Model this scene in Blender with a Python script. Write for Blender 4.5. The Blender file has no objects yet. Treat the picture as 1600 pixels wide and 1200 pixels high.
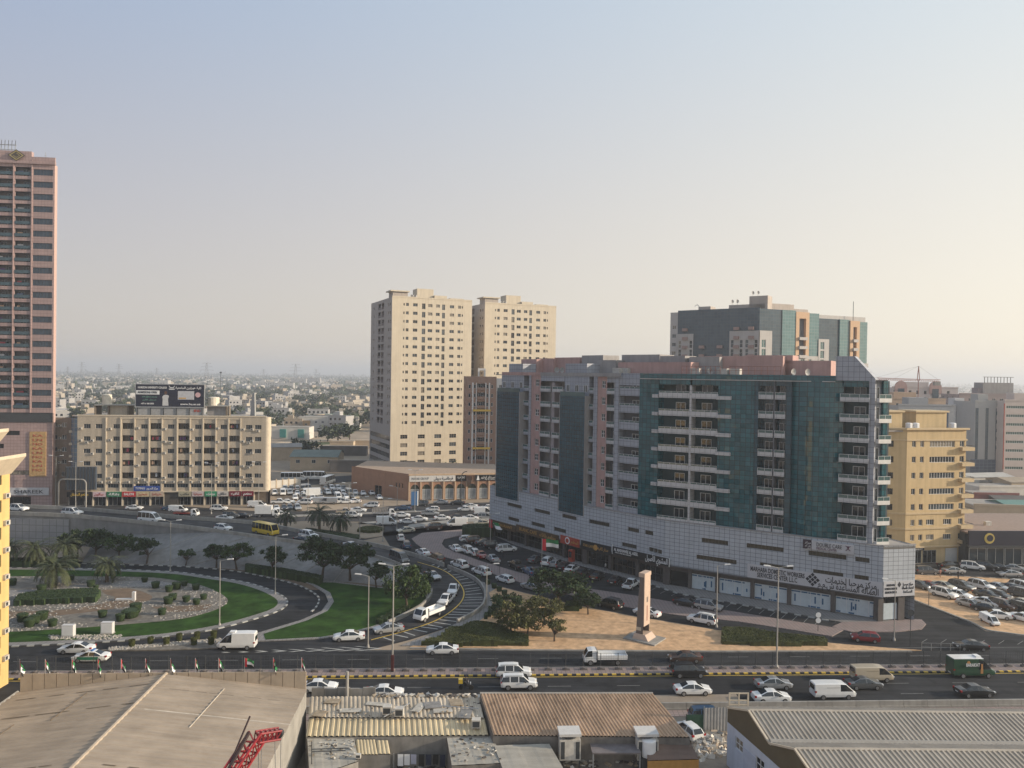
import bpy, math, random
from mathutils import Vector, Matrix
scene = bpy.context.scene
COL = scene.collection
rad = math.radians
# ---------------------------------------------------------------- camera
CAMH, FPX, PITCH, ROLL = 40.0, 1200.0, math.atan(14 / 1200), 0.015
cam_data = bpy.data.cameras.new('camera')
cam_data.sensor_width = 36.0
cam_data.lens = FPX / 1600 * 36.0
cam_data.clip_start = 1.0
cam_data.clip_end = 60000.0
cam = bpy.data.objects.new('camera', cam_data)
COL.objects.link(cam)
CR = Matrix.Rotation(math.pi / 2 - PITCH, 3, 'X') @ Matrix.Rotation(ROLL, 3, 'Z')
cam.matrix_world = Matrix.Translation((0, 0, CAMH)) @ CR.to_4x4()
scene.camera = cam
# ---------------------------------------------------------------- world, sun, exposure
SUN_AZ, SUN_EL = 95.0, 17.0       # azimuth clockwise from +Y
world = bpy.data.worlds.new('World')
scene.world = world
world.use_nodes = True
nt = world.node_tree
bg = nt.nodes['Background']
sky = nt.nodes.new('ShaderNodeTexSky')
sky.sky_type = 'NISHITA'
sky.sun_disc = False
sky.sun_elevation = rad(SUN_EL)
sky.sun_rotation = rad(SUN_AZ)
sky.altitude = 0
sky.air_density = 1.0
sky.dust_density = 1.0
sky.ozone_density = 1.0
# dusty air over the clear sky: pale towards the horizon, creamier on the sun's side
def wn(typ, **kw):
    n = nt.nodes.new(typ)
    for k, v in kw.items(): setattr(n, k, v)
    return n
wtc = wn('ShaderNodeTexCoord'); wsp = wn('ShaderNodeSeparateXYZ'); nt.links.new(wtc.outputs['Generated'], wsp.inputs[0])
def wrange(src, a, b_, smooth=False):
    r = wn('ShaderNodeMapRange'); r.clamp = True
    if smooth: r.interpolation_type = 'SMOOTHSTEP'
    r.inputs[1].default_value = a; r.inputs[2].default_value = b_; nt.links.new(src, r.inputs[0]); return r.outputs[0]
def wmix(f, c0, c1):
    m = wn('ShaderNodeMix', data_type='RGBA'); nt.links.new(f, m.inputs['Factor'])
    for c, k in ((c0, 6), (c1, 7)):
        if isinstance(c, tuple): m.inputs[k].default_value = (*c, 1)
        else: nt.links.new(c, m.inputs[k])
    return m.outputs[2]
fx = wrange(wsp.outputs[0], -0.75, 0.85); fz = wrange(wsp.outputs[2], 0.04, 0.56, True)
low = wmix(fx, (3.55, 3.15, 3.15), (8.0, 7.2, 5.9)); high = wmix(fx, (1.85, 2.7, 4.35), (6.1, 6.75, 6.85))
aer = wmix(fz, low, high)
sks = wn('ShaderNodeVectorMath', operation='SCALE'); sks.inputs['Scale'].default_value = 0.2; nt.links.new(sky.outputs[0], sks.inputs[0])
sad = wn('ShaderNodeVectorMath', operation='ADD'); nt.links.new(sks.outputs[0], sad.inputs[0]); nt.links.new(aer, sad.inputs[1])
nt.links.new(sad.outputs[0], bg.inputs[0])
bg.inputs[1].default_value = 0.10
sl = bpy.data.lights.new('sun', 'SUN')
sl.energy = 5.0
sl.angle = rad(0.6)
sl.color = (1.0, 0.85, 0.66)
sun = bpy.data.objects.new('sun', sl)
COL.objects.link(sun)
sd = Vector((math.sin(rad(SUN_AZ)) * math.cos(rad(SUN_EL)), math.cos(rad(SUN_AZ)) * math.cos(rad(SUN_EL)), math.sin(rad(SUN_EL))))
sun.rotation_euler = sd.to_track_quat('Z', 'Y').to_euler()
sun.location = (300, -40, 200)
vs = scene.view_settings
vs.view_transform = 'Standard'
vs.look = 'None'
vs.gamma = 1.0
vs.exposure = 0.27
vs.use_curve_mapping = False
HAZE = 0.00030
# ---------------------------------------------------------------- photo pixel -> place helpers
def ray(px, py):
    return CR @ Vector(((px - 800) / FPX, (600 - py) / FPX, -1))
def G(px, py, z=0.0):             # the point on the level z under a pixel
    d = ray(px, py); t = (z - CAMH) / d.z
    return Vector((d.x * t, d.y * t, z))
def AT(px, py, Y):                # the point at depth Y
    d = ray(px, py); t = Y / d.y
    return Vector((d.x * t, Y, CAMH + d.z * t))
# ---------------------------------------------------------------- mesh builder
class MB:
    def __init__(s):
        s.v = []; s.f = []; s.m = []; s.T = None; s.k = 0
    def add(s, pts, faces):
        b = len(s.v)
        for p in pts:
            p = Vector(p)
            s.v.append(s.T @ p if s.T else p)
        for f in faces:
            s.f.append([b + i for i in f]); s.m.append(s.k)
        return s
    def poly(s, pts):
        return s.add(pts, [list(range(len(pts)))])
    def box(s, x0, x1, y0, y1, z0, z1):
        p = [(x0,y0,z0),(x1,y0,z0),(x1,y1,z0),(x0,y1,z0),(x0,y0,z1),(x1,y0,z1),(x1,y1,z1),(x0,y1,z1)]
        return s.add(p, [(0,3,2,1),(4,5,6,7),(0,1,5,4),(1,2,6,5),(2,3,7,6),(3,0,4,7)])
    def prism(s, poly, z0, z1, cap=True, bottom=False):
        n = len(poly)
        a = sum(poly[i][0]*poly[(i+1)%n][1]-poly[(i+1)%n][0]*poly[i][1] for i in range(n))
        if a < 0: poly = list(poly)[::-1]
        g = (lambda q, i: q[i] if isinstance(q, (list, tuple)) else q)
        p = [(q[0], q[1], g(z0, i)) for i, q in enumerate(poly)] + [(q[0], q[1], g(z1, i)) for i, q in enumerate(poly)]
        f = [(i, (i+1)%n, n+(i+1)%n, n+i) for i in range(n)]
        if cap: f.append(tuple(range(n, 2*n)))
        if bottom: f.append(tuple(range(n-1, -1, -1)))
        return s.add(p, f)
    def tube(s, p0, p1, r0, r1=None, n=6, caps=True):
        p0 = Vector(p0); p1 = Vector(p1); r1 = r0 if r1 is None else r1
        d = (p1 - p0)
        if d.length < 1e-6: return s
        d.normalize()
        a = d.orthogonal().normalized(); b = d.cross(a)
        pts = []
        for p, r in ((p0, r0), (p1, r1)):
            for i in range(n):
                t = 2*math.pi*i/n
                pts.append(p + a*math.cos(t)*r + b*math.sin(t)*r)
        f = [(i, (i+1)%n, n+(i+1)%n, n+i) for i in range(n)]
        if caps: f += [tuple(range(n-1,-1,-1)), tuple(range(n, 2*n))]
        return s.add(pts, f)
    def lathe(s, prof, n=12, c=(0,0,0)):
        pts = []; k = len(prof)
        for r, z in prof:
            for i in range(n):
                t = 2*math.pi*i/n
                pts.append((c[0]+r*math.cos(t), c[1]+r*math.sin(t), c[2]+z))
        f = []
        for j in range(k-1):
            for i in range(n):
                f.append((j*n+i, j*n+(i+1)%n, (j+1)*n+(i+1)%n, (j+1)*n+i))
        f.append(tuple(range((k-1)*n, k*n))); f.append(tuple(range(n-1,-1,-1)))
        return s.add(pts, f)
    def mesh(s, name, smooth=False):
        me = bpy.data.meshes.new(name)
        me.from_pydata([tuple(p) for p in s.v], [], s.f)
        if any(s.m): me.polygons.foreach_set('material_index', s.m)
        if smooth: me.polygons.foreach_set('use_smooth', [True]*len(me.polygons))
        me.update()
        return me
    def build(s, name, mats, parent=None, loc=None, rot=None, smooth=False):
        return put(name, s.mesh(name, smooth), mats, parent, loc, rot)
def put(name, me, mats=None, parent=None, loc=None, rot=None):
    if mats is not None and not me.materials:
        for m in (mats if isinstance(mats, (list, tuple)) else [mats]): me.materials.append(m)
    o = bpy.data.objects.new(name, me)
    COL.objects.link(o)
    if parent: o.parent = parent
    if loc is not None: o.location = loc
    if rot is not None: o.rotation_euler = rot if isinstance(rot, (tuple, list)) else (0, 0, rot)
    return o
def tag(o, label=None, cat=None, group=None, kind=None):
    if label: o['label'] = label
    if cat: o['category'] = cat
    if group: o['group'] = group
    if kind: o['kind'] = kind
    return o
def thing(name, label, cat, loc=(0,0,0), rz=0.0, group=None):
    o = bpy.data.objects.new(name, None)
    o.empty_display_size = 0.5
    COL.objects.link(o)
    o.location = loc; o.rotation_euler = (0, 0, rz)
    return tag(o, label, cat, group)
def clone(root, loc, rz=0.0, label=None, group=None, scale=None, mats=None):
    def cp(o, par):
        c = o.copy(); COL.objects.link(c); c.parent = par
        for ch in o.children: cp(ch, c)
        return c
    r = cp(root, None)
    r.location = loc; r.rotation_euler = (0, 0, rz)
    if scale: r.scale = scale if isinstance(scale, (tuple, list)) else (scale,)*3
    tag(r, label, None, group)
    return r
def struct(o):
    o['kind'] = 'structure'; return o
# ---------------------------------------------------------------- materials
MATS = {}
def nodes(name):
    m = bpy.data.materials.new(name); m.use_nodes = True
    t = m.node_tree
    return m, t, t.nodes['Principled BSDF']
def N(t, typ, **kw):
    n = t.nodes.new(typ)
    for k, v in kw.items():
        if k.startswith('i_'):
            key = k[2:]; key = int(key) if key.isdigit() else key
            n.inputs[key].default_value = v
        else: setattr(n, k, v)
    return n
def mat(name, col, rough=0.7, var=0.18, scale=1.5, bump=0.0, bscale=None, metal=0.0, spec=0.4, streak=0.0, coat=0.0, emit=None):
    if name in MATS: return MATS[name]
    m, t, p = nodes(name)
    p.inputs['Roughness'].default_value = rough
    p.inputs['Metallic'].default_value = metal
    p.inputs['Specular IOR Level'].default_value = spec
    if coat: p.inputs['Coat Weight'].default_value = coat
    tc = N(t, 'ShaderNodeTexCoord')
    if var > 0:
        nz = N(t, 'ShaderNodeTexNoise', i_Scale=scale, i_Detail=6.0, i_Roughness=0.6)
        t.links.new(tc.outputs['Object'], nz.inputs['Vector'])
        mr = N(t, 'ShaderNodeMapRange')
        mr.inputs[1].default_value = 0.3; mr.inputs[2].default_value = 0.7
        mr.inputs[3].default_value = 1 - var; mr.inputs[4].default_value = 1 + var
        t.links.new(nz.outputs[0], mr.inputs[0])
        fac = mr.outputs[0]
        if streak > 0:
            mp = N(t, 'ShaderNodeMapping'); mp.inputs['Scale'].default_value = (1.3, 1.3, 0.06)
            t.links.new(tc.outputs['Object'], mp.inputs[0])
            n2 = N(t, 'ShaderNodeTexNoise', i_Scale=1.0, i_Detail=4.0)
            t.links.new(mp.outputs[0], n2.inputs['Vector'])
            m2 = N(t, 'ShaderNodeMapRange'); m2.inputs[1].default_value = 0.42; m2.inputs[2].default_value = 0.7
            m2.inputs[3].default_value = 1.0; m2.inputs[4].default_value = 1 - streak
            t.links.new(n2.outputs[0], m2.inputs[0])
            mu = N(t, 'ShaderNodeMath', operation='MULTIPLY')
            t.links.new(fac, mu.inputs[0]); t.links.new(m2.outputs[0], mu.inputs[1]); fac = mu.outputs[0]
        vm = N(t, 'ShaderNodeVectorMath', operation='SCALE')
        vm.inputs[0].default_value = col[:3]
        t.links.new(fac, vm.inputs['Scale'])
        t.links.new(vm.outputs[0], p.inputs['Base Color'])
    else:
        p.inputs['Base Color'].default_value = (*col[:3], 1)
    if bump > 0:
        nb = N(t, 'ShaderNodeTexNoise', i_Scale=bscale or scale*8, i_Detail=5.0)
        t.links.new(tc.outputs['Object'], nb.inputs['Vector'])
        bp = N(t, 'ShaderNodeBump', i_Strength=bump, i_Distance=0.05)
        t.links.new(nb.outputs[0], bp.inputs['Height'])
        t.links.new(bp.outputs[0], p.inputs['Normal'])
    if emit:
        p.inputs['Emission Color'].default_value = (*emit[:3], 1); p.inputs['Emission Strength'].default_value = emit[3]
    MATS[name] = m
    return m
def road_mat(name, c):
    m = mat(name, c, 0.9, 0.22, 0.12, 0.25, 3.0, spec=0.12); t = m.node_tree; p = t.nodes['Principled BSDF']
    src = p.inputs['Base Color'].links[0].from_socket
    tc = N(t,'ShaderNodeTexCoord'); f = None
    for sc, lo, hi, a, b_ in (((0.02,0.9,1),0.4,0.65,0.82,1.3),((0.35,0.35,1),0.52,0.62,1.0,0.72),((0.05,0.05,1),0.45,0.6,0.88,1.15)):
        mp = N(t,'ShaderNodeMapping'); mp.inputs['Scale'].default_value = sc; t.links.new(tc.outputs['Object'], mp.inputs[0])
        nz = N(t,'ShaderNodeTexNoise',i_Scale=1.0,i_Detail=5.0,i_Roughness=0.6); t.links.new(mp.outputs[0], nz.inputs['Vector'])
        mr = N(t,'ShaderNodeMapRange'); t.links.new(nz.outputs[0], mr.inputs[0])
        for k, v in zip((1,2,3,4), (lo,hi,a,b_)): mr.inputs[k].default_value = v
        vm = N(t,'ShaderNodeVectorMath',operation='SCALE'); t.links.new(src, vm.inputs[0]); t.links.new(mr.outputs[0], vm.inputs['Scale']); src = vm.outputs[0]
    t.links.new(src, p.inputs['Base Color']); return m
def tile_mat(name, c1, c2, joint, w, h, jw=0.03, rough=0.5, metal=0.0, spec=0.4, axis='x', tilt=0.0, var=0.1, dirt=0.12, bump=0.3):
    """flat cladding panels in a grid; panel tone and tilt vary from one to the next"""
    if name in MATS: return MATS[name]
    m, t, p = nodes(name)
    tc = N(t, 'ShaderNodeTexCoord'); sp = N(t, 'ShaderNodeSeparateXYZ'); cb = N(t, 'ShaderNodeCombineXYZ')
    t.links.new(tc.outputs['Object'], sp.inputs[0])
    if axis == 'z':               # lying flat
        t.links.new(sp.outputs[0], cb.inputs[0]); t.links.new(sp.outputs[1], cb.inputs[1])
    else:
        ad = N(t, 'ShaderNodeMath', operation='ADD')
        t.links.new(sp.outputs[0], ad.inputs[0]); t.links.new(sp.outputs[1], ad.inputs[1])
        t.links.new(ad.outputs[0], cb.inputs[0]); t.links.new(sp.outputs[2], cb.inputs[1])
    br = N(t, 'ShaderNodeTexBrick', offset=0.0, squash=1.0)
    br.inputs['Color1'].default_value = (*c1, 1); br.inputs['Color2'].default_value = (*c2, 1); br.inputs['Mortar'].default_value = (*joint, 1)
    br.inputs['Scale'].default_value = 1.0; br.inputs['Mortar Size'].default_value = jw; br.inputs['Mortar Smooth'].default_value = 0.1
    br.inputs['Brick Width'].default_value = w; br.inputs['Row Height'].default_value = h
    t.links.new(cb.outputs[0], br.inputs['Vector'])
    nz = N(t, 'ShaderNodeTexNoise', i_Scale=0.35, i_Detail=6.0, i_Roughness=0.65)
    t.links.new(tc.outputs['Object'], nz.inputs['Vector'])
    mr = N(t, 'ShaderNodeMapRange'); mr.inputs[1].default_value = 0.3; mr.inputs[2].default_value = 0.7
    mr.inputs[3].default_value = 1 - dirt; mr.inputs[4].default_value = 1 + dirt
    t.links.new(nz.outputs[0], mr.inputs[0])
    vm = N(t, 'ShaderNodeVectorMath', operation='SCALE')
    t.links.new(br.outputs['Color'], vm.inputs[0]); t.links.new(mr.outputs[0], vm.inputs['Scale'])
    t.links.new(vm.outputs[0], p.inputs['Base Color'])
    p.inputs['Roughness'].default_value = rough; p.inputs['Metallic'].default_value = metal; p.inputs['Specular IOR Level'].default_value = spec
    if tilt > 0:                  # every pane leans its own way by a hair
        fl = N(t, 'ShaderNodeVectorMath', operation='DIVIDE'); fl.inputs[1].default_value = (w, h, 1)
        t.links.new(cb.outputs[0], fl.inputs[0])
        f2 = N(t, 'ShaderNodeVectorMath', operation='FLOOR'); t.links.new(fl.outputs[0], f2.inputs[0])
        wn = N(t, 'ShaderNodeTexWhiteNoise', noise_dimensions='2D'); t.links.new(f2.outputs[0], wn.inputs['Vector'])
        sb = N(t, 'ShaderNodeVectorMath', operation='SUBTRACT'); sb.inputs[1].default_value = (0.5, 0.5, 0.5)
        t.links.new(wn.outputs['Color'], sb.inputs[0])
        sc = N(t, 'ShaderNodeVectorMath', operation='SCALE'); sc.inputs['Scale'].default_value = tilt
        t.links.new(sb.outputs[0], sc.inputs[0])
        wz = N(t, 'ShaderNodeTexNoise', i_Scale=0.5, i_Detail=2.0); t.links.new(tc.outputs['Object'], wz.inputs['Vector'])
        ws = N(t, 'ShaderNodeVectorMath', operation='SUBTRACT'); ws.inputs[1].default_value = (0.5, 0.5, 0.5); t.links.new(wz.outputs['Color'], ws.inputs[0])
        w2 = N(t, 'ShaderNodeVectorMath', operation='SCALE'); w2.inputs['Scale'].default_value = tilt * 1.5; t.links.new(ws.outputs[0], w2.inputs[0])
        ge = N(t, 'ShaderNodeNewGeometry')
        a1 = N(t, 'ShaderNodeVectorMath', operation='ADD'); t.links.new(ge.outputs['Normal'], a1.inputs[0]); t.links.new(sc.outputs[0], a1.inputs[1])
        a2 = N(t, 'ShaderNodeVectorMath', operation='ADD'); t.links.new(a1.outputs[0], a2.inputs[0]); t.links.new(w2.outputs[0], a2.inputs[1])
        nn = N(t, 'ShaderNodeVectorMath', operation='NORMALIZE'); t.links.new(a2.outputs[0], nn.inputs[0])
        t.links.new(nn.outputs[0], p.inputs['Normal'])
    elif bump > 0:
        iv = N(t, 'ShaderNodeMath', operation='SUBTRACT'); iv.inputs[0].default_value = 1.0
        t.links.new(br.outputs['Fac'], iv.inputs[1])
        bp = N(t, 'ShaderNodeBump', i_Strength=bump, i_Distance=0.03); t.links.new(iv.outputs[0], bp.inputs['Height'])
        t.links.new(bp.outputs[0], p.inputs['Normal'])
    MATS[name] = m
    return m
M_asph = road_mat('asphalt', (0.032, 0.033, 0.036))
M_asph2 = road_mat('asphalt_worn', (0.058, 0.057, 0.058))
M_sand = mat('sand', (0.54, 0.355, 0.21), 0.95, 0.28, 0.9, 0.7, 2.2, spec=0.1)
M_dust = mat('dusty_ground', (0.30, 0.235, 0.17), 0.95, 0.25, 0.05, 0.3, 1.5)
M_pave = tile_mat('pavers', (0.27, 0.205, 0.19), (0.24, 0.195, 0.185), (0.16, 0.13, 0.12), 0.6, 0.6, 0.04, 0.85, axis='z')
M_pave2 = tile_mat('grey_pavers', (0.22, 0.21, 0.20), (0.25, 0.235, 0.225), (0.14, 0.13, 0.125), 0.6, 0.6, 0.04, 0.85, axis='z')
M_conc = mat('concrete', (0.30, 0.285, 0.26), 0.85, 0.18, 0.5, 0.2, 4, streak=0.2)
M_concd = mat('concrete_slope', (0.21, 0.205, 0.20), 0.85, 0.2, 0.35, 0.2, 3, streak=0.15)
M_white = mat('white_paint', (0.72, 0.72, 0.70), 0.6, 0.15, 3)
M_yel = mat('yellow_paint', (0.62, 0.42, 0.06), 0.6, 0.2, 3)
M_black = mat('black_paint', (0.025, 0.025, 0.025), 0.6, 0.1, 3)
M_lawn = mat('lawn', (0.028, 0.062, 0.013), 0.95, 0.5, 0.35, 0.6, 9, spec=0.08)
M_gravel = mat('gravel_bed', (0.155, 0.14, 0.12), 0.95, 0.35, 1.2, 0.8, 6)
M_dirt = mat('garden_dirt', (0.15, 0.105, 0.07), 0.95, 0.25, 0.7, 0.4, 5)
M_steel = mat('galvanised_steel', (0.38, 0.39, 0.40), 0.45, 0.12, 2, metal=0.6)
M_dsteel = mat('dark_steel', (0.06, 0.065, 0.07), 0.5, 0.15, 2, metal=0.3)
M_glass = mat('window_glass', (0.025, 0.035, 0.045), 0.08, 0.3, 0.4, spec=0.7)
M_glassd = mat('dark_glass', (0.012, 0.014, 0.017), 0.1, 0.3, 0.4, spec=0.6)
M_frame = mat('white_frame', (0.62, 0.62, 0.61), 0.5, 0.08, 2)
M_acu = mat('air_conditioner_casing', (0.50, 0.47, 0.42), 0.6, 0.2, 2)
M_tank = mat('tank_plastic', (0.62, 0.56, 0.46), 0.6, 0.15, 1)
# ================================================================ ground and roads
def ext(pts, z):
    return [(p.x, p.y, z) for p in pts]
def sheet(name, pix, z, m, kind=True):
    b = MB(); pts = [G(*q) for q in pix]
    a = sum(pts[i].x*pts[(i+1)%len(pts)].y-pts[(i+1)%len(pts)].x*pts[i].y for i in range(len(pts)))
    if a < 0: pts = pts[::-1]
    b.poly([(p.x, p.y, z) for p in pts])
    o = b.build(name, m)
    return struct(o) if kind else o
def slab(name, pix, z1, m, z0=-0.05):
    b = MB(); b.prism([tuple(G(*q))[:2] for q in pix], z0, z1)
    return struct(b.build(name, m))
def smooth_line(pts, n):
    """Catmull-Rom resample of a list of tuples"""
    P = [Vector(p) for p in pts]; P = [2*P[0]-P[1]] + P + [2*P[-1]-P[-2]]
    out = []
    S = len(P) - 3
    for i in range(n + 1):
        u = i / n * S; k = min(int(u), S - 1); t = u - k
        a, b, c, d = P[k:k+4]
        out.append(0.5*((2*b) + (c-a)*t + (2*a-5*b+4*c-d)*t*t + (3*b-a-3*c+d)*t**3))
    return out
def gl(pix, n=40, z=0.0):         # a smooth line on the ground from pixels
    return smooth_line([tuple(G(q[0], q[1], z)) for q in pix], n)
def strip_between(b, A, B, za=0.0, zb=0.0):
    n = len(A)
    b.add([(p.x, p.y, p.z+za) for p in A] + [(p.x, p.y, p.z+zb) for p in B], [(i, i+1, n+i+1, n+i) for i in range(n-1)])
def offset_line(A, d):
    out = []
    for i, p in enumerate(A):
        q = A[min(i+1, len(A)-1)] - A[max(i-1, 0)]
        nrm = Vector((-q.y, q.x, 0)).normalized()
        out.append(p + nrm*d)
    return out
def resample(A, step):
    out = [A[0].copy()]; acc = 0.0
    for p, q in zip(A, A[1:]):
        L = (q-p).length
        if L < 1e-6: continue
        t = step - acc
        while t <= L:
            out.append(p + (q-p)*(t/L)); t += step
        acc = (acc + L) % step if step else 0
    return out
def kerb(name, A, w, h, mats, seg=1.0, gap=0.015, z=0.0):
    """kerb of alternating painted blocks along a line"""
    pts = resample(A, seg); b = MB()
    for i in range(len(pts)-1):
        p, q = pts[i], pts[i+1]; d = q-p; L = d.length
        if L < 0.05: continue
        d.normalize(); n = Vector((-d.y, d.x, 0))
        p = p + d*gap; q = q - d*gap
        b.k = i % len(mats)
        a = [p+n*w/2, p-n*w/2, q-n*w/2, q+n*w/2]
        zz = z + p.z
        b.add([(v.x, v.y, zz-0.02) for v in a] + [(v.x, v.y, zz+h) for v in a], [(4,5,6,7),(0,1,5,4),(1,2,6,5),(2,3,7,6),(3,0,4,7)])
    o = b.build(name, mats)
    for p in o.data.polygons: pass
    return struct(o)
def wall_along(b, A, w, h0, h1):
    """solid low wall following a line (points carry their own z)"""
    L = offset_line(A, w/2); R_ = offset_line(A, -w/2); n = len(A)
    pts = []
    for i in range(n):
        pts += [(L[i].x, L[i].y, A[i].z+h0), (R_[i].x, R_[i].y, A[i].z+h0), (R_[i].x, R_[i].y, A[i].z+h1), (L[i].x, L[i].y, A[i].z+h1)]
    f = []
    for i in range(n-1):
        a, c = 4*i, 4*i+4
        f += [(a, c, c+3, a+3), (a+1, a+2, c+2, c+1), (a+3, c+3, c+2, a+2)]
    f += [(0,3,2,1), (4*n-4, 4*n-3, 4*n-2, 4*n-1)]
    b.add(pts, f)
# the land
b = MB(); Q = 24000
b.add([(-Q,-200,0),(Q,-200,0),(Q,2*Q,0),(-Q,2*Q,0)], [(0,1,2,3)])
struct(b.build('ground', M_dust))
# highway frame: O on the near median kerb, e along the road, n away from the camera
_a, _b = G(100, 1062), G(1500, 1051)
HE = (_b-_a).normalized(); HN = Vector((-HE.y, HE.x, 0)); HO = _a + HE*((-_a.x)/HE.x)
HANG = math.atan2(HE.y, HE.x)
def RP(a, bb, z=0.0):
    p = HO + HE*a + HN*bb
    return Vector((p.x, p.y, z))
def rsheet(name, a0, a1, b0, b1, z, m):
    q = MB(); q.poly([RP(a0,b0,z), RP(a1,b0,z), RP(a1,b1,z), RP(a0,b1,z)])
    return struct(q.build(name, m))
rsheet('highway_near', -260, 260, -10.2, 0.0, 0.008, M_asph)
rsheet('highway_far', -260, 260, 2.7, 10.0, 0.008, M_asph)
q = MB(); 
for i in range(433):
    a = -130 + i*0.6; q.k = i % 2
    q.T = Matrix.Translation(RP(a, 0)) @ Matrix.Rotation(HANG, 4, 'Z')
    q.box(0.01, 0.59, 0.0, 0.28, -0.02, 0.16)
struct(q.build('median_kerb', [M_yel, M_black]))
q = MB(); q.prism([tuple(RP(a,bb))[:2] for a,bb in ((-260,0.285),(260,0.285),(260,2.55),(-260,2.55))], -0.02, 0.15)
struct(q.build('median', M_pave))
q = MB(); q.prism([tuple(RP(a,bb))[:2] for a,bb in ((-260,2.56),(260,2.56),(260,2.7),(-260,2.7))], -0.02, 0.17)
struct(q.build('median_kerb_back', M_conc))
# lane lines
def marks(name, lst, m, z):
    q = MB()
    for a0, a1, b0, b1 in lst: q.poly([RP(a0,b0,z), RP(a1,b0,z), RP(a1,b1,z), RP(a0,b1,z)])
    return struct(q.build(name, m))
M_faint = mat('worn_road_paint', (0.16, 0.16, 0.155), 0.7, 0.3, 2)
marks('lane_dashes', [(a, a+3.0, bb, bb+0.13) for bb in (-6.8, -3.5, 6.3) for a in range(-130, 130, 9)], M_faint, 0.013)
marks('edge_line', [(-260, 260, -0.45, -0.32)], M_yel, 0.013)
marks('edge_line_far', [(-20, 260, 9.55, 9.68), (-260, 260, -9.9, -9.77)], M_faint, 0.013)
# near roadside: concrete barrier, footpath, frontage road
q = MB()
for i in range(130):
    a = -195 + i*3.0
    q.T = Matrix.Translation(RP(a, -10.9)) @ Matrix.Rotation(HANG, 4, 'Z')
    q.prism([(0.02,0),(2.98,0),(2.98,0.5),(0.02,0.5)], 0.0, 0.25); q.prism([(0.02,0.13),(2.98,0.13),(2.98,0.37),(0.02,0.37)], 0.25, 0.85)
tag(q.build('road_barrier', M_conc), 'low concrete barrier along the near edge of the highway', 'barrier')
rsheet('footpath', -200, 200, -12.6, -10.95, 0.06, M_pave)
rsheet('frontage_road', -200, 200, -18.0, -12.65, 0.008, M_asph2)
# ---- loop junction asphalt
sheet('junction_road', [(-260,875),(120,877),(280,880),(380,886),(440,894),(510,903),(600,905),(664,906),(700,888),(745,907),(758,930),(758,945),(740,962),(690,984),(640,1000),(600,1010),(520,1030),(-260,1032)], 0.004, M_asph)
inner = [(-140,889),(16,888),(120,889),(200,891),(280,895),(330,902),(376,909),(410,918),(434,928),(448,938),(446,948),(428,958),(380,973),(330,985),(280,993),(240,998),(160,1004),(14,1011),(-140,1014)]
garden = [(-140,903),(16,902),(120,902),(240,904),(300,914),(320,918),(346,930),(356,940),(346,950),(320,960),(280,969),(200,977),(120,983),(14,989),(-140,995)]
IN = gl(inner, 90); GA = gl(garden, 70)
b = MB(); b.prism([(p.x,p.y) for p in IN], -0.02, 0.13); struct(b.build('loop_verge', M_pave2))
b = MB(); b.prism([(p.x,p.y) for p in offset_line(IN, -1.6)], 0.0, 0.17); struct(b.build('loop_lawn', M_lawn))
b = MB(); b.prism([(p.x,p.y) for p in GA], 0.0, 0.20); struct(b.build('garden_gravel', M_gravel))
M_dw = mat('dusty_white_paint', (0.36,0.36,0.34), 0.7, 0.25, 1.5)
kerb('loop_kerb', IN, 0.3, 0.17, [M_dw, mat('kerb_black', (0.06,0.06,0.06), 0.7, 0.2, 2)], 1.0)
for nm, pl in (('garden_path', [(-60,926),(60,922),(150,912),(235,909),(290,917),(250,918),(160,920),(75,930),(-60,936)]),
               ('garden_bed', [(158,924),(200,921),(232,930),(236,938),(205,948),(150,957),(60,966),(-40,968),(-40,958),(80,956),(155,946),(180,936),(165,930)]),
               ('garden_bed', [(236,950),(300,948),(330,946),(318,955),(262,958)])):
    P = gl(pl + [pl[0]], 50); b = MB(); b.poly([(p.x,p.y,0.206) for p in P[:-1]][::-1]); o = b.build(nm, M_dirt if 'bed' in nm else M_pave2)
    if o.data.polygons[0].normal.z < 0: o.data.flip_normals()
    struct(o)
# outer kerb and verge of the loop, right lawn
outer = [(-140,880),(120,881),(200,883),(280,885.5),(360,892),(420,903),(466,915),(494,930),(498,941),(488,955),(460,968),(392,987),(345,997)]
OU = gl(outer, 80)
kerb('loop_outer_kerb', OU[:62], 0.3, 0.16, [M_dw, MATS['kerb_black']], 1.0)
lawn2 = [(470,908),(520,909),(592,918),(640,921),(668,925),(671,938),(655,951),(620,968),(588,981),(540,993),(500,999),(400,1003),(396,992),(470,970),(502,956),(513,941),(508,928),(488,915)]
b = MB(); b.prism([tuple(G(*p))[:2] for p in lawn2], -0.02, 0.14); struct(b.build('outer_verge', M_pave2))
lawn3 = [(484,911),(520,911.5),(592,920),(640,923),(664,927),(666,938),(650,950),(616,966),(584,979),(538,991),(500,996.5),(415,1001),(412,992),(480,971),(512,956),(522,941),(516,927),(496,916)]
b = MB(); b.prism([tuple(G(*p))[:2] for p in lawn3], 0.0, 0.18); struct(b.build('lawn', M_lawn))
# gravel gore with clipped shrubs
b = MB(); b.prism([tuple(G(*p))[:2] for p in [(150,1018),(230,1009),(296,1001),(345,999),(352,1008),(340,1014),(250,1017)]], -0.02, 0.16); struct(b.build('gore_gravel', M_gravel))
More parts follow.
